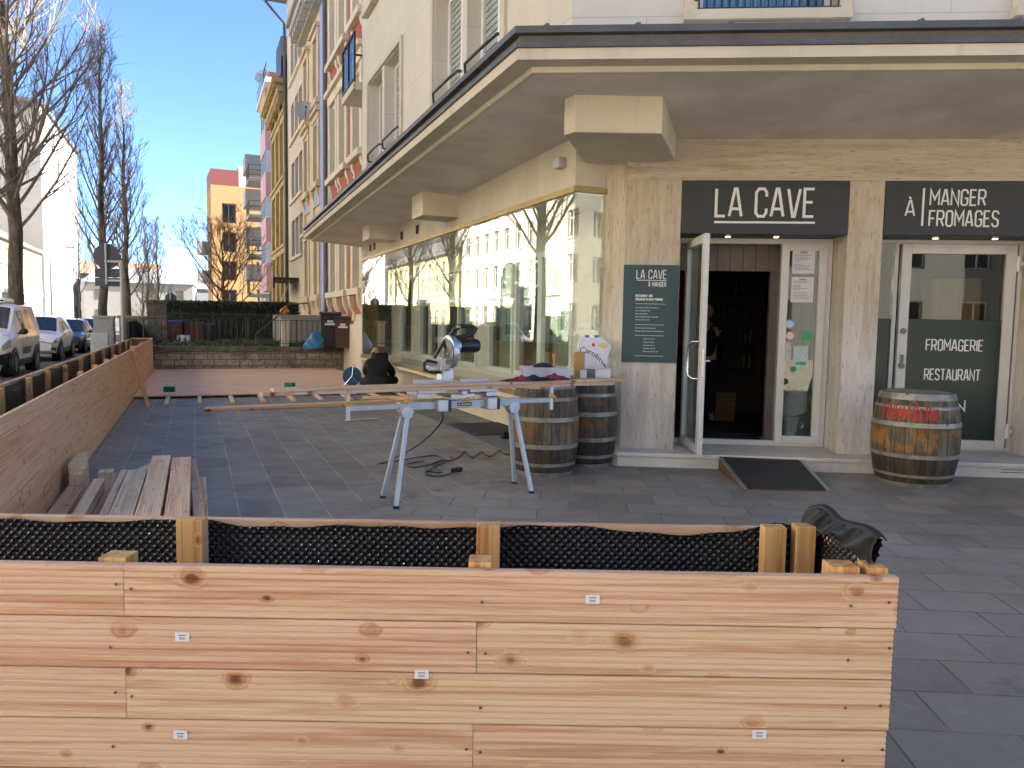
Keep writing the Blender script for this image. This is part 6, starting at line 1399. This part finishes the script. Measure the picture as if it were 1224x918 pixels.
# =====================================================================  bare trees
n = NT('bark'); v = n.coord(); a = n.noise(n.mapping(v,(9,9,2.2)),1.0,6,0.7); lo = n.noise(v,1.6,4); sp = n.new('ShaderNodeSeparateXYZ'); n.link(v, sp.inputs[0])
c = n.mix(n.gr(a,0.35,0.65),(0.045,0.036,0.027),(0.15,0.125,0.095)); c = n.mix(n.math('MULTIPLY', n.gr(lo,0.45,0.7),0.6), c, (0.085,0.085,0.035)); n.bump(a,0.9,0.02); M_['bark'] = n.out(c,0.95)
M_['twig'] = plain('twig_bark', (0.19,0.15,0.115), 0.9, 0, 0.3, 2); M_['twig2'] = plain('budding_twig', (0.16,0.085,0.045), 0.9, 0, 0.3, 2)
def make_tree(seed, H, r0, base, spread, nb=44, up=0.8, sub=7, tw=4, twig=0.011, bushy=False):
    rnd = random.Random(seed); tr = MB(); cr = MB()
    path = [Vector((0,0,-0.1))]; n_ = 14; lean = Vector((rnd.uniform(-.02,.02), rnd.uniform(-.02,.02), 0))
    for i in range(1, n_+1): path.append(Vector((lean.x*H*i/n_ + rnd.gauss(0,0.035), lean.y*H*i/n_ + rnd.gauss(0,0.035), H*i/n_)))
    rad = [r0*(1.25 if i == 0 else (1-i/n_)**0.85*1.0 + 0.03) for i in range(n_+1)]
    tr.tube(path, rad, 10)
    def at(h):
        q = max(0, min(0.999, h/H))*n_; i = int(q); return path[i].lerp(path[i+1], q-i), rad[i]+(rad[i+1]-rad[i])*(q-i)
    def grow(p, d, L, r, k, curv, wob):
        pts = [p.copy()]; d = d.normalized()
        for i in range(k):
            d = (d + Vector((rnd.gauss(0,wob), rnd.gauss(0,wob), curv+rnd.gauss(0,wob*0.6)))).normalized(); pts.append(pts[-1] + d*(L/k))
        return pts, [max(0.0035, r*(1-0.82*i/k)) for i in range(k+1)]
    for i in range(nb):
        q = i/(nb-1); h = base + (H*0.97-base)*q**0.9 + rnd.uniform(-0.2,0.2); p, r = at(h); az = i*2.39996 + rnd.uniform(-0.4,0.4)
        prof = (1-q)**0.55*0.9+0.12; L = spread*prof*rnd.uniform(0.75,1.25)
        tilt = (0.75 if not bushy else 1.0)*(1-0.45*q) + rnd.uniform(-0.12,0.12)
        d = Vector((math.cos(az)*math.sin(tilt), math.sin(az)*math.sin(tilt), math.cos(tilt)))
        pts, rs = grow(p, d, L, min(r*0.5, 0.008+0.0105*L), 7, up*0.14, 0.07); cr.tube(pts, rs, 6 if q < 0.6 else 5, cap=False)
        for j in range(max(2, int(sub*(0.5+L/spread*0.6)))):
            f_ = 0.18 + 0.8*rnd.random(); k0 = int(f_*7); p2 = pts[min(k0,6)].lerp(pts[min(k0+1,7)], f_*7-k0)
            dd = (pts[min(k0+1,7)]-pts[min(k0,6)]).normalized(); s_ = dd.orthogonal().normalized(); s_.rotate(Matrix.Rotation(rnd.uniform(0,6.28),3,dd))
            d2 = dd*0.75 + s_*rnd.uniform(0.35,0.7) + Vector((0,0,0.25*up)); L2 = L*(0.5-0.28*f_)*rnd.uniform(0.7,1.3)
            pt2, rs2 = grow(p2, d2, L2, max(0.006, rs[min(k0,7)]*0.55), 4, up*0.14, 0.10); cr.tube(pt2, rs2, 4, cap=False)
            for k in range(tw):
                f3 = 0.2+0.8*rnd.random(); a_ = min(int(f3*4),3); p3 = pt2[a_].lerp(pt2[a_+1], f3*4-a_); dd = (pt2[a_+1]-pt2[a_]).normalized(); s_ = dd.orthogonal().normalized(); s_.rotate(Matrix.Rotation(rnd.uniform(0,6.28),3,dd))
                pt3, rs3 = grow(p3, dd*0.7+s_*rnd.uniform(0.4,0.8)+Vector((0,0,0.2*up)), max(0.25, L2*0.45)*rnd.uniform(0.6,1.3), twig*0.75, 3, up*0.12, 0.12); cr.tube(pt3, [twig*0.75, twig*0.65, twig*0.5, twig*0.3], 3, cap=False)
    return tr, cr
def tree(name, label, x, y, args, group=None, rz=0, tw='twig', z=0.0):
    t = thing(name, label, 'tree', (x,y,z), rz, group); tr, cr = make_tree(*args[0], **args[1]); tr.build('trunk', M_['bark'], t, smooth=True); cr.build('crown', M_[tw], t, smooth=True); return t
GT = 'bare street trees along the kerb'
T1 = tree('street_tree', 'nearest bare street tree, its thick trunk rising behind the white van', -16.5, 25.7, ((3,20,0.25,4.2,5.0), dict(nb=84, sub=10, tw=5, twig=0.0105)), GT)
T2 = tree('street_tree', 'slim bare street tree standing behind the road sign', -17.0, 32.0, ((5,13.2,0.19,2.4,3.1), dict(nb=56, sub=8, tw=5, up=1.1, twig=0.012)), GT)
T3 = tree('street_tree', 'slim bare street tree right of the road sign', -19.0, 38.0, ((8,12.6,0.18,2.4,3.0), dict(nb=42, sub=8, tw=4, up=1.1, twig=0.013)), GT)
tree('street_tree', 'smaller distant bare tree left of the stone pillar', -24.6, 52.0, ((12,7.8,0.12,2.0,2.6), dict(nb=30, sub=6, tw=4, up=1.0, twig=0.014)), GT)
tree('street_tree', 'smaller distant bare tree above the stone pillar', -28.0, 61.0, ((14,9.0,0.12,2.0,2.4), dict(nb=30, sub=6, tw=4, up=1.2, twig=0.015)), GT)
tree('street_tree', 'thin young tree in front of the white apartment gable', -32.6, 58.0, ((15,9.5,0.09,3.0,2.2), dict(nb=24, sub=6, tw=4, up=1.0, twig=0.012)), GT, 0, 'twig2')
tree('garden_tree', 'wide bare garden tree with reddish buds before the orange building', -13.5, 36.0, ((21,4.9,0.13,1.2,3.4), dict(nb=30, sub=8, tw=5, up=0.7, twig=0.013, bushy=True)), None, 0, 'twig2', 0.6)
tree('garden_tree', 'small dark shrub tree behind the parked cars', -24.0, 50.0, ((25,4.5,0.1,0.8,2.0), dict(nb=22, sub=6, tw=4, bushy=True, twig=0.014)))
for k, (t_, o_) in enumerate(((12.3,9.2),(4.5,9.0),(-3.5,9.0))):
    c = copy_tree(T1 if k != 1 else T2); c.location = PA(t_, o_, -0.1); c.rotation_euler = (0,0,1.3+k*1.9); c.scale = (0.8,0.8,0.62) if k != 1 else (1.2,1.2,0.95)
    c['label'] = ('bare street tree opposite the middle of the shop window', 'bare street tree opposite the near end of the shop window', 'bare street tree at the street corner')[k]
# =====================================================================  parked cars
M_['carglass'] = plain('car_glass', (0.012,0.02,0.032), 0.06, 0, 0.1, bump=0.0, spec=0.9)
M_['tyre'] = plain('tyre_rubber', (0.015,0.015,0.016), 0.8); M_['rim'] = plain('alloy_rim', (0.35,0.36,0.37), 0.3, 0.8)
def paint(name, col):
    n = NT(name); n.out(col, 0.28); n.b.inputs['Coat Weight'].default_value = 1.0; n.b.inputs['Coat Roughness'].default_value = 0.06; return n.m
M_['headlamp'] = plain('headlamp_glass', (0.40,0.42,0.45), 0.12, 0.3, 0.2, 20, 0)
def car(name, label, st, loc, rz, body, wheel_r=0.33, axles=(1.4,-1.35), group='cars parked along the kerb', spec=None):
    """loft of stations (x, z_bottom, z_belt, z_top, w_belt, w_top); windows, lamps and trim are patches of the same surface"""
    t = thing(name, label, 'van' if 'van' in name else 'car', loc, rz, group)
    st = sorted(st, key=lambda s: s[0]); xs = [s[0] for s in st]
    def S(x):
        x = max(xs[0], min(xs[-1], x))
        for a, b in zip(st, st[1:]):
            if a[0] <= x <= b[0] + 1e-9:
                f = (x-a[0])/max(1e-9, b[0]-a[0]); return [a[i]+(b[i]-a[i])*f for i in range(6)]
        return list(st[-1])
    def P(x, v):
        """v: -1..1 across; |v| 1..0.66 lower side, 0.66..0.34 side glass, below that the top"""
        _, zb, zl, zt, wb, wt = S(x); s = 1 if v >= 0 else -1; a = abs(v)
        if a > 0.66: f = (1-a)/0.34; z = zb+(zl-zb)*f; y = wb*(0.93+0.07*math.sin(min(1,f*1.35)*math.pi/2)) - 0.035*wb*max(0,f-0.75)*4*0.3
        elif a > 0.34: f = (0.66-a)/0.32; z = zl+(zt-0.05-zl)*f; y = wb*0.99+(wt+0.03-wb*0.99)*(f*0.75+0.25*f*f)
        else: f = (0.34-a)/0.34; y = (wt+0.03)*(1-f**1.15) if f > 0 else wt+0.03; y = (wt+0.03)*(a/0.34)**0.85; z = zt-0.05+0.05*min(1,f*2.2)**0.6+0.02*f
        return Vector((x, s*y, z))
    x0, x1 = xs[0], xs[-1]; NX = 70; vs = [-1,-0.93,-0.85,-0.76,-0.70,-0.66,-0.60,-0.5,-0.42,-0.36,-0.34,-0.31,-0.27,-0.2,-0.1,0,0.1,0.2,0.27,0.31,0.34,0.36,0.42,0.5,0.60,0.66,0.70,0.76,0.85,0.93,1]
    allx = sorted(set([round(x0+(x1-x0)*i/NX,4) for i in range(NX+1)] + xs)); m = MB(); nv = len(vs)
    for x in allx:
        for v in vs: m.v.append(tuple(P(x, v)))
    for i in range(len(allx)-1):
        for j in range(nv-1): a = i*nv+j; m.f.append((a, a+nv, a+nv+1, a+1))
    m.f.append(tuple(range(nv))); m.f.append(tuple(range((len(allx)-1)*nv, len(allx)*nv))); m.f += [(i*nv, i*nv+nv-1, (i+1)*nv+nv-1, (i+1)*nv) for i in range(len(allx)-1)]
    bd = m.build('body', body, t, smooth=True)
    def patch_(nm, xa, xb, va, vb, mat, parent=t, e=0.006, nx=10, nv_=6, xa2=None, xb2=None):
        q = MB()
        def f(u, w):
            v = va+(vb-va)*w; lo = xa + ((xa2 if xa2 is not None else xa)-xa)*w; hi = xb + ((xb2 if xb2 is not None else xb)-xb)*w; x = lo+(hi-lo)*u
            p = P(x, v); dx = P(x+0.01, v)-P(x-0.01, v); dv = P(x, v+0.01)-P(x, v-0.01); nrm = dx.cross(dv)
            if nrm.length < 1e-8: nrm = Vector((0,0,1))
            nrm.normalize()
            if nrm.dot(p - Vector((p.x*0.8,0,0.7))) < 0: nrm = -nrm
            return p + nrm*e
        q.grid(f, nx, nv_); return q.build(nm, mat, parent, smooth=True)
    for nm, xa, xb, va, vb, mat, kw in spec['patch']:
        if kw.pop('both', False):
            patch_(nm, xa, xb, va, vb, M_[mat], **kw); patch_(nm, xa, xb, -va, -vb, M_[mat], **kw)
        else: patch_(nm, xa, xb, va, vb, M_[mat], **kw)
    for ax in axles:
        for s in (1,-1):
            wb = S(ax)[4]; ctr = (ax, s*(wb-0.13), wheel_r); rot = Matrix.Rotation(R_(90),3,'X')
            q = MB(); q.lathe([(wheel_r+0.085,-0.14),(wheel_r+0.085,0.128)], 28, (ax, s*(wb-0.13), wheel_r+0.02), rot); q.build('wheel_arch', M_['black_plastic'], t)
            q = MB(); q.lathe([(wheel_r*0.62,-0.14),(wheel_r*0.96,-0.145),(wheel_r,-0.10),(wheel_r,0.10),(wheel_r*0.96,0.145),(wheel_r*0.62,0.14)], 32, ctr, rot); wh = q.build('wheel', M_['tyre'], t, smooth=True)
            q = MB(); yo = ctr[1]+s*0.12; q.lathe([(wheel_r*0.60,-0.02),(wheel_r*0.64,0.0),(wheel_r*0.60,0.02)], 28, (ax,yo,wheel_r), rot); q.lathe([(wheel_r*0.14,-0.035),(wheel_r*0.14,0.035)], 14, (ax,yo,wheel_r), rot)
            for k in range(5): q.beam((ax,yo+s*0.024,wheel_r),(ax+wheel_r*0.6*math.cos(k*1.2566),yo+s*0.024,wheel_r+wheel_r*0.6*math.sin(k*1.2566)),0.05,0.02,up=(0,1,0))
            q.build('rim', M_['rim'], wh)
    for s in (1,-1):
        mx = spec['mirror']; _, zb, zl, zt, wb, wt = S(mx); q = MB(); q.ball((mx+0.02, s*(wb+0.10), zl+0.10), 0.1, 12, 8, (0.7,1.05,0.85)); q.beam((mx,s*(wb-0.06),zl+0.05),(mx+0.02,s*(wb+0.05),zl+0.06),0.05,0.05); q.build('mirror', M_[spec['mirror_mat']] if isinstance(spec['mirror_mat'], str) else spec['mirror_mat'], t, smooth=True)
    # number plate and lower grille
    q = MB(); xf_ = xs[-1]; q.box(xf_-0.01,xf_+0.012,-0.26,0.26,0.46,0.57); q.build('number_plate', M_['white'], t, bevel=0.004)
    return t
CZ = -0.12; RZC = RZA + math.pi
def cpos(t, off=9.3): return PA(t, off, CZ)
wv = paint('white_car_paint', (0.82,0.81,0.79)); dk = paint('black_car_paint', (0.012,0.012,0.014)); bl_ = paint('blue_car_paint', (0.03,0.10,0.28)); sv = paint('silver_white_paint', (0.80,0.79,0.77))
VAN = [(-2.2,0.42,1.02,1.55,0.80,0.66),(-2.1,0.28,1.04,1.76,0.90,0.70),(-1.8,0.24,1.05,1.85,0.92,0.72),(0.1,0.24,1.05,1.87,0.925,0.71),(0.45,0.24,1.05,1.80,0.925,0.69),(1.25,0.24,1.03,1.20,0.915,0.74),(1.75,0.24,0.95,1.10,0.88,0.68),(2.05,0.27,0.84,0.96,0.80,0.60),(2.2,0.40,0.70,0.78,0.68,0.5)]
vs_ = dict(mirror=0.95, mirror_mat='black_plastic', patch=[
 ('windscreen', 0.50, 1.22, -0.30, 0.30, 'carglass', dict(nv_=14)),
 ('side_window', 0.15, 0.50, 0.61, 0.385, 'carglass', dict(both=True, xb=None) if False else dict(both=True)),
 ('side_window', -0.75, 0.05, 0.61, 0.385, 'carglass', dict(both=True)),
 ('bumper', 1.80, 2.195, 0.80, 1.0, 'black_plastic', dict(both=True)), ('bumper', 2.195, 2.2, -0.98, 0.98, 'black_plastic', dict(nv_=20)),
 ('headlight', 1.78, 2.12, 0.60, 0.74, 'headlamp', dict(both=True)),
 ('side_moulding', -0.55, 0.62, 0.80, 0.88, 'black_plastic', dict(both=True)), ('sill', -1.0, 1.1, 0.93, 1.0, 'black_plastic', dict(both=True)),
 ('door_seam', 0.56, 0.575, 0.63, 0.95, 'black_plastic', dict(both=True, nx=1)), ('door_seam', -0.02, -0.005, 0.40, 0.95, 'black_plastic', dict(both=True, nx=1)), ('door_handle', 0.05, 0.22, 0.69, 0.71, 'black_plastic', dict(both=True, nx=2, nv_=1, e=0.02))])
van = car('parked_van', 'white panel van with roof pod, nearest of the parked vehicles', VAN, cpos(18.3, 9.62), RZC, wv, 0.32, (1.45,-1.35), spec=vs_)
van.scale = (1.06,1.06,1.08)
m = MB(); m.prism([(0.35,-0.5,1.88),(0.15,-0.5,2.02),(-0.7,-0.5,2.03),(-0.85,-0.5,1.88)], (0,1.0,0)); m.build('roof_pod', wv, van, bevel=0.05); m = MB(); m.box(0.20,0.30,-0.45,0.45,1.90,1.96); m.build('pod_grille', M_['black_plastic'], van)
SUV = [(-2.2,0.45,0.95,1.18,0.78,0.60),(-2.05,0.32,0.98,1.30,0.88,0.62),(-1.5,0.28,1.0,1.60,0.92,0.62),(-0.7,0.28,0.99,1.65,0.925,0.64),(0.15,0.28,0.97,1.62,0.925,0.63),(0.95,0.28,0.95,1.07,0.915,0.74),(1.65,0.28,0.88,1.00,0.89,0.68),(2.05,0.30,0.80,0.88,0.82,0.6),(2.22,0.40,0.66,0.72,0.70,0.5)]
def suvspec(mm): return dict(mirror=0.75, mirror_mat=mm, patch=[
 ('windscreen', 0.20, 0.92, -0.30, 0.30, 'carglass', dict(nv_=14)),
 ('side_window', -0.35, 0.45, 0.62, 0.40, 'carglass', dict(both=True, xb2=0.22)), ('side_window', -1.35, -0.42, 0.62, 0.40, 'carglass', dict(both=True, xa2=-1.15)),
 ('headlight', 1.80, 2.12, 0.62, 0.74, 'headlamp', dict(both=True)), ('grille', 2.195, 2.22, -0.72, 0.72, 'black_plastic', dict(nv_=16, e=0.01)), ('intake', 1.95, 2.21, 0.86, 0.94, 'black_plastic', dict(both=True)),
 ('sill', -1.0, 1.0, 0.92, 1.0, 'black_plastic', dict(both=True)), ('roof_rail', -1.3, 0.1, 0.30, 0.325, 'rim', dict(both=True, e=0.03, nv_=1)), ('door_seam', -0.385, -0.37, 0.64, 0.92, 'black_plastic', dict(both=True, nx=1)), ('door_seam', 0.62, 0.635, 0.64, 0.92, 'black_plastic', dict(both=True, nx=1)), ('door_handle', -0.30, -0.10, 0.70, 0.72, 'rim', dict(both=True, nx=2, nv_=1, e=0.02))])
suv = car('parked_car', 'white sport utility car parked behind the white van', SUV, cpos(26.4, 9.62), RZC, sv, 0.36, (1.38,-1.38), spec=suvspec(sv))
HAT = [(x, zb-0.05, zl-0.08, zt-0.13 if zt > 1.2 else zt-0.08, wb-0.04, wt-0.02) for x, zb, zl, zt, wb, wt in SUV]
hat = car('parked_car', 'black hatchback parked behind the white sport utility car', HAT, cpos(32.6, 9.5), RZC, dk, 0.32, (1.35,-1.35), spec=suvspec(dk))
bcar = car('parked_car', 'blue hatchback parked last in the row beside the grey cabinet', HAT, cpos(38.6, 9.3), RZC, bl_, 0.32, (1.35,-1.35), spec=suvspec(bl_))
for t_, src, lab in ((6.4, suv, 'white sport utility car parked opposite the shop window'), (0.2, hat, 'black hatchback parked opposite the street corner')):
    c = copy_tree(src); c.location = cpos(t_, 9.4); c['label'] = lab

# =====================================================================  people
SKIN = plain('skin', (0.42,0.24,0.165), 0.55, 0, 0.06, 20); BLACKC = plain('black_hoodie', (0.008,0.008,0.009), 0.9, 0, 0.3, 15, 0.4); DENIM = plain('dark_trousers', (0.012,0.015,0.022), 0.9, 0, 0.2, 20, 0.3); SHOE = plain('dark_shoe', (0.02,0.018,0.017), 0.6)
def skinned(name, V, E, mat, parent, sub=2):
    me = bpy.data.meshes.new(name); me.from_pydata([v[:3] for v in V], E, []); me.materials.append(mat); o = bpy.data.objects.new(name, me); C.objects.link(o); o.parent = parent
    md = o.modifiers.new('skin', 'SKIN'); md.use_smooth_shade = True; sv_ = me.skin_vertices[0].data
    for i, v in enumerate(V):
        r = v[3]; sv_[i].radius = r if isinstance(r, tuple) else (r, r); sv_[i].use_root = (i == 0)
    s_ = o.modifiers.new('sub', 'SUBSURF'); s_.levels = sub; s_.render_levels = sub; return o
def head_mesh(center, fwd_rz, sc=1.0):
    m = MB()
    def f(u, v):
        th = u*2*math.pi; ph = math.pi*v; x = math.sin(ph)*math.cos(th); y = math.sin(ph)*math.sin(th); z = math.cos(ph)
        X, Y, Z = x*0.076, y*0.098, z*0.118
        if z < 0: X *= 1+0.28*z; Y = Y*(1+0.12*z) - 0.012*z*(-1)
        fr = max(0, -y)
        Y -= 0.020*math.exp(-((x/0.22)**2+((z+0.10)/0.20)**2))*fr          # nose
        Y += 0.010*math.exp(-(((abs(x)-0.36)/0.18)**2+((z-0.08)/0.12)**2))*fr  # eye sockets
        Y -= 0.006*math.exp(-((x/0.30)**2+((z+0.48)/0.10)**2))*fr          # lips
        Y -= 0.010*math.exp(-((x/0.30)**2+((z+0.80)/0.18)**2))*fr          # chin
        X += 0.022*math.copysign(1, x)*math.exp(-(((y-0.10)/0.22)**2+((z+0.0)/0.24)**2))*(1 if abs(x) > 0.8 else 0)  # ears
        return (X*sc, Y*sc, Z*sc)
    m.grid(f, 40, 28); R3 = Matrix.Rotation(fwd_rz, 3, 'Z'); m.xf(lambda q: R3 @ q + Vector(center)); return m
def hand(V, E, wrist, d, side, curl=0.6, s=1.0):
    """palm plus five bent fingers hung on the wrist vertex"""
    d = Vector(d).normalized(); side = Vector(side).normalized(); nrm = d.cross(side); w = Vector(V[wrist][:3]); p = w + d*0.05*s
    V.append((*p, (0.030*s,0.016*s))); palm = len(V)-1; E.append((wrist, palm))
    for k, (o_, L) in enumerate(((-0.03,0.068),(-0.01,0.078),(0.011,0.073),(0.031,0.058))):
        b = p + d*0.035*s + side*o_*s; V.append((*b, 0.0095*s)); E.append((palm, len(V)-1)); q = b; dd = d.copy()
        for j in range(3): dd = (dd + nrm*curl*0.55).normalized(); q = q + dd*(L/3)*s; V.append((*q, (0.0088-0.0012*j)*s)); E.append((len(V)-2, len(V)-1))
    q = p - d*0.02*s - side*0.03*s; V.append((*q, 0.0115*s)); E.append((palm, len(V)-1)); dd = (d*0.6 - side*0.7 + nrm*0.3).normalized()
    for j in range(2): q = q + dd*0.03*s; dd = (dd + d*0.4).normalized(); V.append((*q, (0.0105-0.0015*j)*s)); E.append((len(V)-2, len(V)-1))
# crouching worker: -Y is behind him (towards the camera), he faces +Y, slightly left
tp = thing('person', 'person in a black hooded jacket crouching on the deck facing away', 'person', (-2.98,16.75,0.072), R_(-6))
# body: pelvis, spine, neck, head, arms and folded legs in one skin
V = [(0,0.0,0.16,(0.16,0.13)),(0,0.06,0.32,(0.16,0.12)),(-0.01,0.13,0.50,(0.17,0.12)),(-0.03,0.21,0.66,(0.09,0.08)),(-0.08,0.26,0.73,0.055),
     (-0.20,0.17,0.58,0.075),(-0.29,0.26,0.38,0.055),(-0.22,0.48,0.26,0.045),(-0.16,0.60,0.22,0.030),
     (0.18,0.17,0.58,0.075),(0.28,0.26,0.38,0.055),(0.20,0.48,0.26,0.045),(0.12,0.60,0.22,0.030),
     (-0.14,0.05,0.14,0.10),(-0.40,0.32,0.16,0.075),(-0.20,0.52,0.07,0.05),(-0.12,0.60,0.045,0.04),
     (0.14,0.05,0.14,0.10),(0.34,0.38,0.22,0.075),(0.24,0.52,0.08,0.05),(0.20,0.64,0.045,0.04)]
E = [(0,1),(1,2),(2,3),(3,4),(2,5),(5,6),(6,7),(7,8),(2,9),(9,10),(10,11),(11,12),(0,13),(13,14),(14,15),(15,16),(0,17),(17,18),(18,19),(19,20)]
hand(V, E, 8, (0.2,0.8,-0.4), (0.9,-0.2,0)); hand(V, E, 12, (-0.2,0.8,-0.4), (-0.9,-0.2,0))
bd = skinned('body', V, E, SKIN, tp)
hm = head_mesh((-0.10,0.31,0.80), R_(180+14)); hm.xf(lambda q: q); hm.build('head', SKIN, tp, smooth=True)
Vj = [(0.05,-0.02,0.14,(0.28,0.20)),(0.03,0.04,0.32,(0.25,0.18)),(0.01,0.12,0.52,(0.23,0.17)),(0.0,0.19,0.68,(0.165,0.12)),(-0.05,0.24,0.725,(0.10,0.09)),
     (-0.21,0.17,0.575,0.105),(-0.31,0.26,0.36,0.085),(-0.23,0.47,0.26,0.065),(0.20,0.17,0.575,0.105),(0.31,0.26,0.36,0.09),(0.21,0.47,0.26,0.065)]
Ej = [(0,1),(1,2),(2,3),(3,4),(2,5),(5,6),(6,7),(2,8),(8,9),(9,10)]
jk = skinned('jacket', Vj, Ej, BLACKC, tp)
m = MB(); m.grid(lambda u, v: ((0.15+0.03*math.sin(v*3.14))*math.cos(math.pi*(1+u)) + 0.03 + 0.0*v, 0.20 - (0.10+0.05*v)*abs(math.sin(math.pi*u))*1.0 + 0.02, 0.80 - 0.20*v + 0.03*math.sin(u*9)), 24, 8); m.build('hood', BLACKC, jk, smooth=True, solid=0.03)
m = MB(); m.grid(lambda u, v: (0.05+(0.27+0.08*v+0.02*math.sin(u*17))*math.cos(2*math.pi*u), 0.03-0.03*v+(0.20+0.05*v+0.015*math.sin(u*23))*math.sin(2*math.pi*u), 0.30-0.285*v), 48, 8); m.build('jacket_hem', BLACKC, jk, smooth=True, solid=0.02)
Vl = [(0,0.02,0.15,(0.17,0.13)),(-0.15,0.05,0.15,0.125),(-0.41,0.32,0.165,0.095),(-0.21,0.51,0.085,0.07),(0.15,0.05,0.15,0.125),(0.35,0.38,0.22,0.095),(0.25,0.51,0.095,0.07)]
skinned('trousers', Vl, [(0,1),(1,2),(2,3),(0,4),(4,5),(5,6)], DENIM, tp)
for x, y in ((-0.13,0.60),(0.21,0.64)):
    m = MB(); m.ball((x,y,0.045), 0.05, 14, 8, (0.95,2.4,0.85)); m.build('shoe', SHOE, tp, smooth=True)
# standing person inside the bar, turned to the shelves
tq = thing('person', 'person in dark clothes standing inside the dim doorway with arms raised to their face', 'person', PB(2.02,2.75,0.16), RZB)
V = [(0,0,0.95,(0.15,0.10)),(0,0,1.15,(0.14,0.095)),(0,0.01,1.36,(0.17,0.10)),(0,0.01,1.47,0.06),(0,-0.01,1.55,0.05),(-0.19,0.01,1.38,0.06),(-0.27,-0.06,1.14,0.045),(-0.14,-0.26,1.24,0.036),(-0.08,-0.30,1.33,0.026),(0.19,0.01,1.38,0.06),(0.27,-0.05,1.14,0.045),(0.16,-0.25,1.22,0.036),(0.10,-0.30,1.32,0.026),
     (-0.09,0,0.88,0.085),(-0.10,-0.01,0.50,0.06),(-0.10,0.02,0.09,0.042),(-0.10,-0.12,0.045,0.036),(0.09,0,0.88,0.085),(0.10,-0.01,0.50,0.06),(0.11,0.02,0.09,0.042),(0.11,-0.12,0.045,0.036)]
E = [(0,1),(1,2),(2,3),(3,4),(2,5),(5,6),(6,7),(7,8),(2,9),(9,10),(10,11),(11,12),(0,13),(13,14),(14,15),(15,16),(0,17),(17,18),(18,19),(19,20)]
hand(V, E, 8, (0.3,-0.3,0.8), (0.8,0.3,0)); hand(V, E, 12, (-0.3,-0.3,0.8), (-0.8,0.3,0))
skinned('body', V, E, SKIN, tq); head_mesh((0,-0.035,1.655), 0.25).build('head', SKIN, tq, smooth=True)
m = MB(); m.grid(lambda u, v: (0.083*math.sin(math.pi*v*0.55)*math.cos(6.2832*u), -0.015+0.105*math.sin(math.pi*v*0.55)*math.sin(6.2832*u), 1.665+0.125*math.cos(math.pi*v*0.55)), 28, 10); m.build('hair', plain('dark_hair', (0.02,0.014,0.01), 0.8), tq, smooth=True)
Vj = [(0,0,0.92,(0.18,0.125)),(0,0,1.15,(0.17,0.12)),(0,0.01,1.36,(0.19,0.12)),(0,0.01,1.46,0.08),(-0.195,0.01,1.38,0.08),(-0.275,-0.06,1.14,0.062),(-0.13,-0.265,1.25,0.05),(0.195,0.01,1.38,0.08),(0.275,-0.05,1.14,0.062),(0.15,-0.255,1.23,0.05),(-0.085,-0.295,1.32,0.042),(0.105,-0.295,1.31,0.042)]
skinned('sweater', Vj, [(0,1),(1,2),(2,3),(2,4),(4,5),(5,6),(2,7),(7,8),(8,9),(6,10),(9,11)], BLACKC, tq)
Vl = [(0,0,0.93,(0.17,0.12)),(-0.095,0,0.86,0.105),(-0.10,-0.01,0.50,0.078),(-0.10,0.02,0.10,0.062),(0.095,0,0.86,0.105),(0.10,-0.01,0.50,0.078),(0.11,0.02,0.10,0.062)]
skinned('trousers', Vl, [(0,1),(1,2),(2,3),(0,4),(4,5),(5,6)], DENIM, tq)
for x in (-0.10,0.11): m = MB(); m.ball((x,-0.06,0.045), 0.05, 14, 8, (0.95,2.5,0.85)); m.build('shoe', plain('grey_shoe', (0.3,0.3,0.3), 0.6), tq, smooth=True)
# crates in the bar, things in the sidelight window
for k, z in enumerate((0.16,0.385)):
    t = thing('wooden_crate', ('lower wooden crate on the bar floor inside the doorway','upper wooden crate stacked inside the doorway')[k], 'crate', PB(2.34,2.9,z), RZB, 'crates inside the doorway'); m = MB()
    for q in range(3): m.box(-0.15,0.15,-0.13,-0.115,0.005+q*0.073,0.07+q*0.073); m.box(-0.15,-0.135,-0.114,0.13,0.005+q*0.073,0.07+q*0.073); m.box(0.135,0.15,-0.114,0.13,0.005+q*0.073,0.07+q*0.073)
    m.build('slats', plain('dim_crate_wood', (0.20,0.11,0.045), 0.8), t); m = MB(); m.box(-0.134,0.134,-0.113,0.13,0.0,0.012); m.build('bottom', M_['post'], t)
t = thing('wine_cooler', 'steel wine cooler standing on the floor behind the sidelight glass', 'wine cooler', PB(2.70,0.60,0.162), RZB); m = MB(); m.lathe([(0.085,0),(0.09,0.02),(0.125,0.36),(0.13,0.365)], 24); m.build('bucket', M_['steel'], t, smooth=True); m = MB(); m.tube([(-0.13,0,0.28),(-0.16,0,0.25),(-0.13,0,0.2)],0.01,6); m.tube([(0.13,0,0.28),(0.16,0,0.25),(0.13,0,0.2)],0.01,6); m.build('handle', M_['steel'], t)
t = thing('tote_bag', 'grey and black tote bag slumped on the wine cooler', 'bag', PB(2.73,0.62,0.53), RZB); m = MB(); m.grid(lambda u, v: (0.17*math.cos(6.2832*u)*(1-0.3*v)+0.05*v, 0.08*math.sin(6.2832*u)*(1-0.5*v), 0.32*v+0.05*math.cos(6.2832*u)), 28, 8); m.build('cloth', plain('grey_canvas', (0.30,0.30,0.30), 0.8, 0, 0.2), t, smooth=True)
